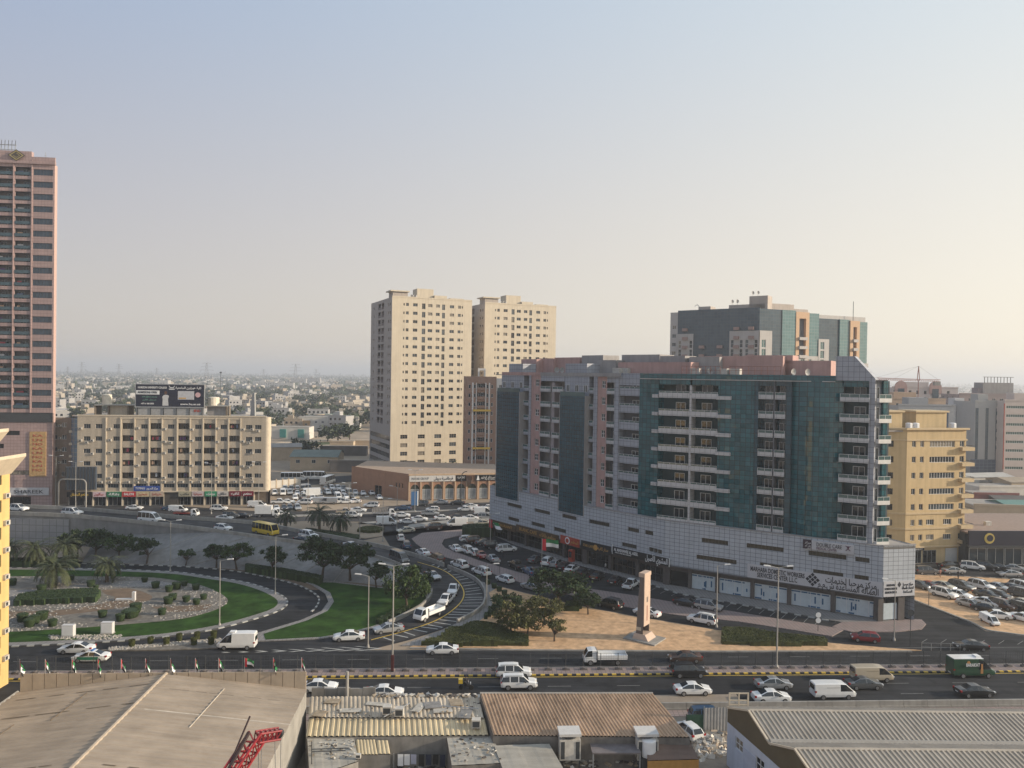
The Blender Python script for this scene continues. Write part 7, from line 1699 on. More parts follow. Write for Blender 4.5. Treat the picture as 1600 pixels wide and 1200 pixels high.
b = MB(); b.box(0.553,0.70,-0.9,1.7,2.2,hM-0.62); b.build('face_panel', M_mo, mt)
b = MB(); b.box(-0.35,0.75,-1.05,1.85,hM-0.6,hM); b.build('cap', M_mo, mt)
b = MB(); b.box(0.701,0.72,0.1,0.7,5.7,6.5); b.build('plaque_mark', M_mod, mt); b = MB(); b.box(0.701,0.72,0.2,0.6,2.9,5.2); b.build('inscription', mat('inscription_rose',(0.28,0.13,0.10),0.7,0.2), mt)
b = MB(); b.box(-0.65,0.2,-0.99,-0.955,1.5,2.0); b.build('name_plate', M_cream, mt)
# big national flags before the shops, banner on the front
flag('flag_pole', 'large national flag on a pole among the parked cars before the shops', 'flag', G(846,911), 8.6, 3.4, 2.2, 0.1, 0.15, None, 3, M_pole, 0.06)
p = onf(767, 824, -0.9); T = FT(p[0], -1.0); q = T @ Vector((0.3,0,0)) + MBO
flag('flag_banner', 'national flag hung at the left corner of the shop fronts', 'flag', (q.x, q.y, 0.14), 4.4, 5.5, 2.0, 0.12, FAC[0][2], None, 5, M_pole, 0.05)
# signs
def road_sign(label, base, h, r, m, z=0.0, double=False):
    t = thing('road_sign', label, 'road sign', G(*base)); b = MB(); b.tube((0,0,0),(0,0,h),0.05,n=6); b.build('post', M_dsteel, t)
    for k in range(2 if double else 1):
        b = MB(); b.T = Matrix.Translation((0,-0.06,h-r-k*2.1*r)) @ Matrix.Rotation(math.pi/2,4,'X'); b.lathe([(r,-0.02),(r,0.02)],16); b.build('disc', m, t)
road_sign('pair of round white signs on the service road island', (1278,987), 3.1, 0.42, M_lw, double=True); road_sign('dark round sign seen from behind at the street corner', (1422,1010), 5.6, 0.5, M_dsteel); road_sign('round sign at the edge of the sandy car park', (1451,947), 3.3, 0.3, mat('sign_back',(0.3,0.3,0.3),0.5,0.1)); road_sign('small sign among cars before the shops', (780,897), 3.0, 0.3, MATS['sign_back'])
p = G(613.5,1050); t = thing('advert_post', 'narrow dull red box at the foot of the median lamp post', 'banner', p); box_part('box', t, mat('maroon_panel',(0.10,0.03,0.03),0.7,0.2), (-0.2,0.2,-0.4,-0.2,0.3,2.4)); box_part('stand', t, M_dsteel, (-0.18,0.18,-0.38,-0.22,0,0.3))
p = G(647,792); t = thing('advert_stand', 'blue and white advertising panel before the arcaded shops', 'advert', p, 0.3); box_part('face', t, mat('panel_blue',(0.05,0.13,0.28),0.4,0.15), (-0.9,0.9,-0.15,0.15,0.5,4.6)); box_part('edge', t, M_lw, (0.91,1.2,-0.18,0.18,0.3,4.7)); box_part('foot', t, M_dsteel, (-0.8,0.8,-0.12,0.12,0,0.5))
for x, y, lab in ((107,996,'left white notice box on the front lawn'),(168,991.5,'right white notice box on the front lawn')):
    t = thing('cabinet', lab, 'cabinet', G(x,y)+Vector((0,0,0.17)), 0.05); box_part('case', t, M_wh, (-0.85,0.85,-0.4,0.4,0.1,1.75)); box_part('plinth', t, M_conc, (-0.95,0.95,-0.5,0.5,-0.05,0.1)); box_part('door', t, M_lw, (-0.75,0.75,-0.43,-0.402,0.25,1.6))
p = G(203,940); t = thing('stone_bench', 'pale sculpted bench in the middle of the gravel garden', 'bench', p+Vector((0,0,0.2)), 0.1); box_part('seat', t, M_wh, (-2.3,0.4,-0.3,0.3,0.1,0.35)); box_part('back', t, M_wh, (0.41,0.9,-0.3,0.3,0,1.5)); box_part('foot', t, M_conc, (-2.0,-1.6,-0.25,0.25,-0.02,0.1))
p = G(965,893); t = thing('advert_totem', 'turquoise totem before the shop fronts', 'totem', p+Vector((0,0,0.14)), -0.7); box_part('panel', t, mat('totem_teal',(0.04,0.22,0.24),0.4,0.1), (-0.45,0.45,-0.12,0.12,0.2,3.3)); box_part('foot', t, M_dsteel, (-0.5,0.5,-0.2,0.2,0,0.2))
p = G(893,878); t = thing('phone_kiosk', 'red kiosk before the shop fronts', 'kiosk', p+Vector((0,0,0.14)), -0.8); box_part('case', t, M_sred, (-0.5,0.5,-0.5,0.5,0,2.5)); box_part('window', t, M_glassd, (-0.4,0.4,-0.53,-0.502,0.9,2.2))
# shade trailer-like white cart in the right car park is with the vehicles; crane on the skyline
cx = AT(1434, 640, 392); tc_ = thing('tower_crane', 'tower crane with a red mast on the right skyline', 'crane', (cx.x, cx.y, 0), 0)
M_crane = mat('crane_mast', (0.30,0.10,0.08), 0.7, 0.15); top = AT(1434, 572, 392).z; jz = AT(1434, 594, 392).z
b = MB(); lattice(b, Vector((0,0,0)), Vector((0,0,jz)), 0.9, 30, 0.2); b.build('mast', M_crane, tc_)
b = MB(); b.tube((-0.6,0,jz),(0,0,top),0.2,n=4); b.tube((0.6,0,jz),(0,0,top),0.2,n=4); b.build('tower_top', M_crane, tc_)
b = MB(); lattice(b, Vector((0,0,jz)), Vector((-26,-4,jz+0.5)), 0.5, 26, 0.09); b.build('jib', M_crane, tc_)
b = MB(); lattice(b, Vector((0,0,jz)), Vector((12,2,jz)), 0.5, 10, 0.09); b.build('counter_jib', M_crane, tc_); b = MB(); b.box(9,12,1,3,jz-2.6,jz-0.6); b.build('counterweight', M_conc, tc_)
b = MB(); b.tube((0,0,top),(-24,-3.7,jz+0.8),0.04,n=4); b.tube((0,0,top),(-13,-2,jz+0.8),0.04,n=4); b.tube((0,0,top),(11,1.9,jz+0.5),0.04,n=4); b.build('stay', M_dsteel, tc_)
# ================================================================ vehicles
def paint(name, c, metal=0.0, rough=0.3):
    m = mat('paint_'+name, c, rough, 0.06, 1.2, metal=metal, spec=0.5, coat=0.6); return m
PAINT = {'white': paint('white',(0.72,0.72,0.71)), 'silver': paint('silver',(0.42,0.43,0.44),0.5), 'grey': paint('grey',(0.13,0.135,0.14),0.4), 'black': paint('black',(0.014,0.014,0.016)), 'red': paint('red',(0.22,0.015,0.02)), 'blue': paint('blue',(0.04,0.09,0.17),0.3), 'beige': paint('beige',(0.42,0.36,0.27)), 'yellow': paint('yellow',(0.60,0.42,0.04)), 'green': paint('green',(0.015,0.06,0.03)), 'brown': paint('brown',(0.09,0.05,0.035)), 'teal': paint('teal',(0.03,0.10,0.14)), 'cream': paint('cream',(0.55,0.52,0.42))}
M_cg = mat('car_glass', (0.012,0.015,0.018), 0.06, 0.1, 1, spec=0.8); M_tyre = mat('tyre', (0.018,0.018,0.018), 0.85, 0.1, 3); M_rim = mat('wheel_rim', (0.35,0.35,0.36), 0.35, 0.1, 3, metal=0.7); M_hl = mat('headlamp_glass', (0.6,0.62,0.63), 0.15, 0.05, spec=0.8); M_tl = mat('tail_lamp', (0.30,0.012,0.012), 0.25, 0.1); M_trim = mat('black_trim', (0.02,0.02,0.021), 0.6, 0.1); M_chr = mat('plate', (0.6,0.6,0.58), 0.5, 0.05)
def loft(stations, flags):
    """car shell from cross sections; returns body, windscreen, rear window and the two side-window meshes"""
    P = {k: MB() for k in ('body','windscreen','rear_window','side_l','side_r')}
    def ringp(s):
        x, w, zb, zk, zt, wt = s; zm = zb+(zk-zb)*0.55
        R_ = [(x,-w*0.86,zb),(x,-w*0.97,zb+0.10),(x,-w,zm),(x,-w*0.965,zk),(x,-wt,zt-0.07),(x,-wt*0.82,zt)]
        return R_ + [(p[0],-p[1],p[2]) for p in R_[::-1]]
    RG = [ringp(s) for s in stations]
    for i, f in enumerate(flags):
        a, c = RG[i], RG[i+1]
        for j in range(11):
            tgt = 'body'
            if f in 'sfr' and j == 3: tgt = 'side_r'
            if f in 'sfr' and j == 7: tgt = 'side_l'
            if f == 'f' and j == 5: tgt = 'windscreen'
            if f == 'r' and j == 5: tgt = 'rear_window'
            if f == 'v' and j == 5: tgt = 'windscreen'
            P[tgt].add([a[j], c[j], c[j+1], a[j+1]], [(0,1,2,3)])
        P['body'].add([a[11], c[11], c[0], a[0]], [(0,1,2,3)])
    P['body'].add(RG[0], [tuple(range(12))]); P['body'].add(RG[-1], [tuple(range(11,-1,-1))])
    return P
KINDS = {}
def wheel_meshes(r, w):
    b = MB(); b.T = Matrix.Rotation(math.pi/2,4,'X'); b.lathe([(r*0.86,-w/2),(r,-w/2+0.03),(r,w/2-0.03),(r*0.86,w/2)],16); t = b.mesh('tyre'); t.materials.append(M_tyre)
    b = MB(); b.T = Matrix.Rotation(math.pi/2,4,'X'); b.lathe([(r*0.64,-w/2-0.012),(r*0.64,w/2+0.012)],12); q = b.mesh('rim'); q.materials.append(M_rim)
    return t, q
WH = {}
def define(kind, st, fl, wheels, r=0.33, lights=None, extra=None, ww=0.22):
    P = loft(st, fl); parts = []
    for k, nm in (('body','body'),('windscreen','windscreen'),('rear_window','rear_window'),('side_l','side_window'),('side_r','side_window')):
        if P[k].f:
            me = P[k].mesh(nm, smooth=False); me.materials.append(PAINT['white'] if k == 'body' else M_cg); parts.append((nm, me, k == 'body', None))
    if (r,ww) not in WH: WH[(r,ww)] = wheel_meshes(r, ww)
    x1, x0 = st[-1][0], st[0][0]; wf = st[-2][1]; wr = st[1][1]; hz, tz = lights or (0.68, 0.82)
    for s in (1,-1):
        b = MB(); b.box(x1-0.28, x1-0.01, s*wf*0.80-0.17, s*wf*0.80+0.17, hz-0.07, hz+0.07); me = b.mesh('headlight'); me.materials.append(M_hl); parts.append(('headlight', me, False, None))
        b = MB(); b.box(x0+0.0, x0+0.22, s*wr*0.84-0.13, s*wr*0.84+0.13, tz-0.11, tz+0.11); me = b.mesh('tail_light'); me.materials.append(M_tl); parts.append(('tail_light', me, False, None))
    b = MB(); b.box(x0-0.02, x0+0.02, -0.26, 0.26, 0.55, 0.67); me = b.mesh('number_plate'); me.materials.append(M_chr); parts.append(('number_plate', me, False, None))
    b = MB(); b.box(x1-0.14, x1+0.02, -wf*0.62, wf*0.62, 0.34, 0.56); me = b.mesh('grille'); me.materials.append(M_trim); parts.append(('grille', me, False, None))
    for nm, me, pnt in (extra or []): parts.append((nm, me, pnt, None))
    KINDS[kind] = (parts, wheels, (r,ww), max(s[1] for s in st))
def bm_box(nm, m, *bx):
    b = MB()
    for q in bx: b.box(*q)
    me = b.mesh(nm); me.materials.append(m); return me
# x, half width, sill z, belt z, roof z, roof half width
define('sedan', [(-2.32,.72,.38,.66,.70,.60),(-2.27,.85,.30,.84,.97,.70),(-1.72,.90,.24,.93,1.06,.72),(-1.5,.91,.22,.94,1.07,.70),(-0.72,.92,.20,.95,1.41,.58),(-0.02,.92,.20,.95,1.46,.60),(0.05,.92,.20,.95,1.46,.60),(0.50,.92,.20,.94,1.41,.58),(1.22,.91,.22,.92,1.02,.70),(2.0,.88,.24,.80,.88,.72),(2.26,.80,.30,.66,.74,.62),(2.33,.66,.38,.56,.60,.52)], 'bbbrspsfbbb', (1.40,-1.36,0.80), mat and 0.33, (0.68,0.84), [('mirror', bm_box('mirror', M_trim, (0.62,0.78,-1.06,-0.92,0.93,1.05)), False), ('mirror', bm_box('mirror', M_trim, (0.62,0.78,0.92,1.06,0.93,1.05)), False)])
define('suv', [(-2.34,.80,.45,.80,.86,.68),(-2.28,.92,.36,1.06,1.14,.78),(-2.02,.95,.32,1.08,1.68,.66),(-1.2,.96,.30,1.08,1.76,.68),(-1.1,.96,.30,1.08,1.76,.68),(-0.1,.96,.30,1.07,1.77,.68),(0.0,.96,.30,1.07,1.77,.68),(0.62,.96,.30,1.06,1.70,.66),(1.25,.95,.32,1.04,1.16,.76),(2.05,.92,.34,.95,1.05,.78),(2.3,.84,.40,.78,.86,.66),(2.37,.7,.48,.64,.68,.56)], 'brspspsfbbb', (1.42,-1.40,0.84), 0.37, (0.84,1.0), [('mirror', bm_box('mirror', M_trim, (0.72,0.88,-1.12,-0.97,1.06,1.22)), False), ('mirror', bm_box('mirror', M_trim, (0.72,0.88,0.97,1.12,1.06,1.22)), False), ('roof_rail', bm_box('roof_rail', M_trim, (-1.8,0.4,-0.64,-0.6,1.74,1.80)), False), ('roof_rail', bm_box('roof_rail', M_trim, (-1.8,0.4,0.6,0.64,1.74,1.80)), False), ('sill', bm_box('sill', M_trim, (-1.0,1.0,-0.95,0.95,0.24,0.40)), False)])
define('hatch', [(-2.0,.74,.40,.74,.80,.62),(-1.96,.86,.30,.95,1.05,.70),(-1.55,.88,.24,.96,1.46,.58),(-0.6,.89,.22,.96,1.52,.60),(-0.52,.89,.22,.96,1.52,.60),(0.45,.89,.22,.95,1.47,.58),(1.1,.88,.22,.93,1.04,.70),(1.75,.85,.26,.82,.90,.70),(2.0,.76,.32,.66,.74,.6),(2.06,.62,.4,.56,.6,.5)], 'brspsfbbb', (1.22,-1.2,0.78), 0.32, (0.72,0.92))
define('pickup', [(-2.62,.84,.5,.98,1.0,.78),(-2.58,.90,.42,1.04,1.06,.84),(-0.75,.91,.36,1.04,1.06,.84),(-0.68,.91,.36,1.06,1.66,.64),(-0.05,.91,.34,1.06,1.74,.66),(0.02,.91,.34,1.06,1.74,.66),(0.6,.91,.34,1.05,1.68,.64),(1.25,.90,.36,1.04,1.14,.74),(2.2,.88,.38,.96,1.04,.74),(2.55,.8,.44,.78,.84,.64)], 'bbrspsfbb', (1.60,-1.55,0.80), 0.38, (0.86,0.9), [('cargo_bed', bm_box('cargo_bed', M_trim, (-2.5,-0.85,-0.72,0.72,1.063,1.075)), False)])
define('van', [(-2.66,.84,.42,1.05,1.92,.74),(-2.60,.90,.34,1.08,1.99,.78),(-1.3,.92,.30,1.08,2.02,.80),(-1.2,.92,.30,1.08,2.02,.80),(0.5,.92,.30,1.08,2.01,.80),(0.6,.92,.30,1.08,2.0,.80),(1.35,.92,.30,1.08,1.93,.76),(2.25,.90,.32,1.05,1.16,.78),(2.6,.84,.38,.84,.92,.7),(2.68,.7,.46,.66,.7,.58)], 'bbbbbsfbb', (1.62,-1.62,0.80), 0.34, (0.76,1.05), [('rear_window', bm_box('rear_window', M_cg, (-2.69,-2.655,-0.62,0.62,1.2,1.8)), False), ('sliding_door_seam', bm_box('sliding_door_seam', M_trim, (-1.2,0.45,-0.925,-0.915,1.55,1.58)), False)])
define('highroof_van', [(-2.66,.84,.42,1.05,2.28,.66),(-2.58,.91,.34,1.08,2.38,.72),(-1.3,.92,.30,1.08,2.40,.74),(-1.2,.92,.30,1.08,2.40,.74),(0.5,.92,.30,1.08,2.36,.74),(0.6,.92,.30,1.08,2.34,.74),(1.4,.92,.30,1.08,2.05,.72),(2.25,.90,.32,1.05,1.16,.78),(2.6,.84,.38,.84,.92,.7),(2.68,.7,.46,.66,.7,.58)], 'bbbbbsfbb', (1.62,-1.62,0.80), 0.34, (0.76,1.05), [('rear_window', bm_box('rear_window', M_cg, (-2.69,-2.655,-0.6,0.6,1.2,1.85)), False), ('roof_unit', bm_box('roof_unit', PAINT['white'], (0.2,1.0,-0.4,0.4,2.34,2.5)), False)])
define('minibus', [(-2.66,.84,.42,1.05,2.18,.72),(-2.58,.91,.34,1.08,2.26,.76),(-1.5,.92,.30,1.08,2.28,.78),(-1.42,.92,.30,1.08,2.28,.78),(-0.4,.92,.30,1.08,2.28,.78),(-0.32,.92,.30,1.08,2.28,.78),(0.6,.92,.30,1.08,2.26,.78),(0.68,.92,.30,1.08,2.26,.78),(1.4,.92,.30,1.08,2.05,.74),(2.25,.90,.32,1.05,1.16,.78),(2.6,.84,.38,.84,.92,.7),(2.68,.7,.46,.66,.7,.58)], 'bspspspsfbb', (1.62,-1.62,0.80), 0.34, (0.76,1.05))
define('bus', [(-3.45,.92,.5,1.3,2.5,.84),(-3.38,1.0,.38,1.32,2.6,.9),(-2.3,1.02,.36,1.32,2.62,.92),(-2.2,1.02,.36,1.32,2.62,.92),(-1.2,1.02,.36,1.32,2.62,.92),(-1.1,1.02,.36,1.32,2.62,.92),(-0.1,1.02,.36,1.32,2.62,.92),(0.0,1.02,.36,1.32,2.62,.92),(1.0,1.02,.36,1.32,2.62,.92),(1.1,1.02,.36,1.32,2.62,.92),(2.1,1.02,.36,1.32,2.6,.92),(2.2,1.02,.36,1.32,2.6,.92),(2.75,1.02,.36,1.30,2.5,.9),(3.3,1.0,.38,1.2,1.35,.94),(3.45,.9,.5,.9,1.0,.8)], 'bspspspspspsfb', (2.1,-1.9,0.88), 0.42, (0.82,1.0))
def cargo(kind, cab_w, L0, items, wheels, r, ww=0.26):
    """cab plus load bed; cab nose at +x"""
    x = L0
    define(kind, [(x-1.75,cab_w*0.96,.5,1.25,2.05,cab_w*0.86),(x-1.7,cab_w,.45,1.25,2.12,cab_w*0.9),(x-1.15,cab_w,.42,1.25,2.14,cab_w*0.9),(x-0.55,cab_w,.42,1.22,2.05,cab_w*0.88),(x-0.12,cab_w*0.97,.44,1.15,1.28,cab_w*0.9),(x,cab_w*0.9,.5,.8,.95,cab_w*0.82)], 'bbsfb', wheels, r, (0.75,0.9), items, ww)
cargo('flatbed', 0.95, 3.0, [('load_bed', bm_box('load_bed', PAINT['white'], (-3.0,1.1,-1.0,1.0,0.85,1.0)), False)] + [('side_board', bm_box('side_board', PAINT['white'], (-3.0,1.1,y0,y0+0.05,1.0,1.45)), False) for y0 in (-1.0,0.95)] + [('tail_board', bm_box('tail_board', PAINT['white'], (-3.05,-3.0,-1.0,1.0,0.95,1.45)), False), ('head_board', bm_box('head_board', M_steel, (1.1,1.16,-1.0,1.0,1.0,2.0)), False), ('chassis', bm_box('chassis', M_trim, (-2.9,1.2,-0.45,0.45,0.55,0.85)), False)], (2.1,-1.7,0.82), 0.40)
cargo('box_truck', 0.98, 3.2, [('cargo_box', bm_box('cargo_box', PAINT['white'], (-3.2,1.2,-1.1,1.1,0.95,3.1)), False), ('box_door', bm_box('box_door', M_frame, (-3.24,-3.2,-1.0,1.0,1.0,3.0)), False), ('chassis', bm_box('chassis', M_trim, (-3.1,1.3,-0.45,0.45,0.55,0.95)), False)], (2.3,-1.9,0.84), 0.42)
cargo('tow_truck', 0.98, 3.2, [('load_bed', bm_box('load_bed', paint('tow_red',(0.30,0.02,0.02)), (-3.4,1.2,-1.05,1.05,0.9,1.08)), False), ('chassis', bm_box('chassis', M_trim, (-3.1,1.3,-0.45,0.45,0.5,0.9)), False)], (2.3,-1.9,0.84), 0.42)
cargo('cage_truck', 0.98, 3.2, [('load_bed', bm_box('load_bed', M_steel, (-3.2,1.2,-1.05,1.05,0.9,1.05)), False), ('chassis', bm_box('chassis', M_trim, (-3.1,1.3,-0.45,0.45,0.55,0.9)), False)] + [('cage_side', bm_box('cage_side', mat('cage_grey',(0.33,0.30,0.27),0.7,0.15), *[(-3.2+0.44*k,-3.02+0.44*k,y0,y0+0.05,1.05,2.3) for k in range(10)]+[(-3.2,1.2,y0-0.01,y0+0.06,2.3,2.42)]), False) for y0 in (-1.05,1.0)], (2.3,-1.9,0.84), 0.42)
define('delivery_van', [(-3.0,.9,.5,1.2,2.5,.84),(-2.95,.98,.4,1.22,2.6,.9),(0.4,1.0,.36,1.22,2.62,.92),(0.5,1.0,.36,1.22,2.62,.92),(1.2,1.0,.36,1.22,2.5,.88),(2.3,.97,.38,1.18,1.32,.86),(2.85,.9,.42,.95,1.05,.78),(2.95,.74,.5,.72,.78,.62)], 'bbbsfbb', (1.85,-1.7,0.86), 0.37, (0.86,1.2), [('roof_panel', bm_box('roof_panel', PAINT['white'], (-2.9,1.2,-0.85,0.85,2.61,2.66)), False), ('roof_unit', bm_box('roof_unit', PAINT['white'], (0.4,1.1,-0.45,0.45,2.66,2.85)), False)])
def vehicle(kind, col, loc, heading, label, group=None, scale=1.0, name=None, cat=None):
    parts, (xf, xr, wy), wk, hw = KINDS[kind]
    nm = name or {'sedan':'saloon_car','suv':'suv','hatch':'hatchback_car','pickup':'pickup_truck','van':'van','highroof_van':'van','minibus':'minibus','bus':'bus','flatbed':'flatbed_truck','box_truck':'box_truck','tow_truck':'tow_truck','cage_truck':'cage_truck','delivery_van':'delivery_van'}[kind]
    ct = cat or {'saloon_car':'car','suv':'car','hatchback_car':'car','pickup_truck':'pickup','van':'van','minibus':'minibus','bus':'bus','delivery_van':'van'}.get(nm, 'truck')
    t = thing(nm, label, ct, loc, heading, group)
    if scale != 1.0: t.scale = (scale,)*3
    for pn, me, pnt, _ in parts:
        o = put(pn, me, None, t)
        if pnt and PAINT[col] is not PAINT['white']:
            o.material_slots[0].link = 'OBJECT'; o.material_slots[0].material = PAINT[col]
    ty, ri = WH[wk]
    for x in (xf, xr):
        for s in (1,-1):
            w = put('wheel', ty, None, t, (x, s*(hw-wk[1]/2+0.015), wk[0])); put('rim', ri, None, w)
    return t
def H2(p, q): return math.atan2(q.y-p.y, q.x-p.x)
HR, HL = HANG, HANG+math.pi
def road_car(x, y, kind, col, head, label, group=None, z=0.012, scale=1.0):
    p = G(x, y, z); p = p + HN*0.85 if abs(math.sin(head-HANG)) < 0.5 else p
    return vehicle(kind, col, p, head, label, group, scale)
gN, gF = 'traffic on the near carriageway', 'traffic on the far carriageway'
for a in ((803,1061,'suv','white',HR,'larger white SUV in the lane next to the median kerb'),(811,1079,'suv','white',HR,'smaller white SUV just in front of the larger white one'),(1078,1060,'suv','black',HR,'black SUV close to the yellow and black kerb'),(1085,1088,'sedan','white',HR,'white saloon alone in the middle lane'),(1212,1079,'sedan','silver',HR,'silver saloon behind the white saloon near the warehouse ridge'),(1209,1100,'sedan','white',HR,'white saloon nearest the concrete barrier'),(1306,1094,'van','white',HR,'plain white panel van in the near lane'),(1354,1079,'sedan','grey',HR,'dark grey saloon between the white van and the beige van'),(1367,1067,'van','beige',HR,'dirty beige van with a white roof by the median kerb'),(1529,1091,'sedan','black',HR,'black saloon below the green delivery van'),(496,1084,'sedan','white',HR,'white saloon half hidden behind the grey yard wall'),(600,1093,'sedan','white',HR,'white saloon mostly hidden by the broken roof edge')):
    road_car(*a, gN)
for a in ((691,1024,'sedan','white',HL,'white saloon driving left past the hedge mound'),(1073,1037,'sedan','brown',HL,'dark brown saloon behind the median fence'),(115,1023,'sedan','white',HL,'white saloon just behind the patrol car'),(368,1016,'highroof_van','white',HL,'white high roof van beside the gravel gore'),(544,1003,'sedan','white',HL+0.1,'white saloon leaving the ramp past the chevrons'),(606,990.5,'sedan','silver',HL+0.35,'silver saloon at the foot of the ramp'),(946,1040,'flatbed','white',HL,'white flatbed truck driving left behind the fence')):
    road_car(*a, gF)
pc = road_car(138,1036,'sedan','white',HL,'white and green patrol car with blue light bar', gF)
box_part('stripe', pc, mat('patrol_green',(0.02,0.16,0.09),0.4,0.1), (-1.3,1.5,-0.935,-0.925,0.45,0.85)); box_part('stripe', pc, MATS['patrol_green'], (-1.3,1.5,0.925,0.935,0.45,0.85)); box_part('light_bar', pc, mat('blue_lens',(0.03,0.12,0.35),0.3,0.1), (-0.35,-0.1,-0.5,0.5,1.46,1.58))
dv = road_car(1523,1060,'delivery_van','green',HR,'dark green delivery van with pale roof and white lettering', gN, scale=1.0)
TV = TT(0,0,0,0); letters(dv, TV, 'BARAKAT', -0.4, 1.85, 0.62, M_lw, 1.9, -1.03, bold=0.01)
b = MB(); b.box(0.75,1.0,-1.025,-1.012,0.7,2.0); b.box(0.70,1.05,-1.03,-1.026,0.7,1.35); b.build('bottle_print', mat('print_orange',(0.45,0.22,0.08),0.5,0.15), dv); b = MB(); b.T = Matrix.Translation((-1.0,-1.02,2.2)) @ Matrix.Rotation(math.pi/2,4,'X'); b.lathe([(0.22,-0.01),(0.22,0.01)],12); b.build('emblem', MATS['print_orange'], dv)
# motorcycle with yellow box
p = G(728,1079)+HN*0.3; mc = thing('motorcycle', 'delivery motorcycle with a yellow box on the near carriageway', 'motorcycle', p, HR, gN)
for x in (-0.62,0.66):
    b = MB(); b.T = Matrix.Translation((x,0,0.3)) @ Matrix.Rotation(math.pi/2,4,'X'); b.lathe([(0.24,-0.06),(0.3,-0.04),(0.3,0.04),(0.24,0.06)],16); b.build('wheel', M_tyre, mc)
b = MB(); b.tube((-0.6,0,0.4),(0.3,0,0.75),0.12,n=6); b.tube((0.3,0,0.75),(0.66,0,0.35),0.06,n=6); b.box(-0.3,0.35,-0.14,0.14,0.45,0.8); b.build('frame', M_trim, mc)
b = MB(); b.box(-0.45,0.15,-0.15,0.15,0.8,0.92); b.build('seat', M_trim, mc); b = MB(); b.tube((0.32,-0.35,1.05),(0.32,0.35,1.05),0.03,n=5); b.tube((0.32,0,0.75),(0.32,0,1.05),0.04,n=5); b.build('handlebar', M_steel, mc); box_part('delivery_box', mc, PAINT['yellow'], (-0.95,-0.42,-0.28,0.28,0.85,1.4)); b = MB(); b.box(0.52,0.62,-0.13,0.13,0.72,0.95); b.build('headlight', M_hl, mc)
# the rider: one continuous body from a skinned skeleton
def person(label, loc, rz, joints, edges, top, bottom, hair=(0.015,0.012,0.01), group=None):
    t = thing('person', label, 'person', loc, rz, group); me = bpy.data.meshes.new('body')
    names = list(joints); me.from_pydata([joints[n][:3] for n in names], [(names.index(a), names.index(c)) for a, c in edges], [])
    o = bpy.data.objects.new('body', me); COL.objects.link(o)
    o.modifiers.new('skin','SKIN'); sk = me.skin_vertices[0].data
    for i, n in enumerate(names): sk[i].radius = (joints[n][3], joints[n][3]*0.85); sk[i].use_root = n == 'pelvis'
    sb_ = o.modifiers.new('sub','SUBSURF'); sb_.levels = 2; sb_.render_levels = 2
    dg = bpy.context.evaluated_depsgraph_get(); dg.update(); m2 = bpy.data.meshes.new_from_object(o.evaluated_get(dg)); bpy.data.objects.remove(o)
    m2.name = 'body'; hz_, nz_ = joints['head'][2]-joints['head'][3]*1.15, joints['pelvis'][2]
    for m_ in (top, bottom, mat('skin',(0.20,0.11,0.07),0.6,0.05)): m2.materials.append(m_)
    wr = [Vector(joints[n][:3]) for n in ('hand_l','hand_r') if n in joints]
    for p_ in m2.polygons:
        c = p_.center; p_.use_smooth = True
        p_.material_index = 2 if c.z > hz_ or any((c-w).length < 0.12 for w in wr) else (0 if c.z > nz_-0.02 else 1)
    put('body', m2, None, t)
    b = MB(); hx, hy, hh, hr = joints['head']; b.lathe([(hr*1.03,0.0),(hr*1.05,hr*0.45),(hr*0.75,hr*0.95),(hr*0.2,hr*1.15)],10); b.build('hair', mat('hair_dark',hair,0.8,0.1), t, (hx-0.01,hy,hh+0.0), smooth=True)
    return t
ED = [('pelvis','chest'),('chest','neck'),('neck','head'),('chest','sh_l'),('sh_l','el_l'),('el_l','hand_l'),('chest','sh_r'),('sh_r','el_r'),('el_r','hand_r'),('pelvis','hip_l'),('hip_l','kn_l'),('kn_l','an_l'),('an_l','toe_l'),('pelvis','hip_r'),('hip_r','kn_r'),('kn_r','an_r'),('an_r','toe_r')]
ride = {'pelvis':(-0.2,0,0.98,0.16),'chest':(-0.08,0,1.33,0.17),'neck':(-0.02,0,1.52,0.07),'head':(0.02,0,1.66,0.115),'sh_l':(-0.05,0.2,1.42,0.075),'el_l':(0.12,0.27,1.2,0.055),'hand_l':(0.32,0.26,1.1,0.045),'sh_r':(-0.05,-0.2,1.42,0.075),'el_r':(0.12,-0.27,1.2,0.055),'hand_r':(0.32,-0.26,1.1,0.045),'hip_l':(-0.16,0.13,0.93,0.11),'kn_l':(0.22,0.2,0.76,0.08),'an_l':(0.08,0.2,0.36,0.055),'toe_l':(0.25,0.2,0.32,0.045),'hip_r':(-0.16,-0.13,0.93,0.11),'kn_r':(0.22,-0.2,0.76,0.08),'an_r':(0.08,-0.2,0.36,0.055),'toe_r':(0.25,-0.2,0.32,0.045)}
person('rider in dark clothes sitting on the delivery motorcycle', p, HR, ride, ED, mat('jacket_dark',(0.03,0.03,0.035),0.8,0.1), mat('trousers_dark',(0.02,0.022,0.03),0.8,0.1))
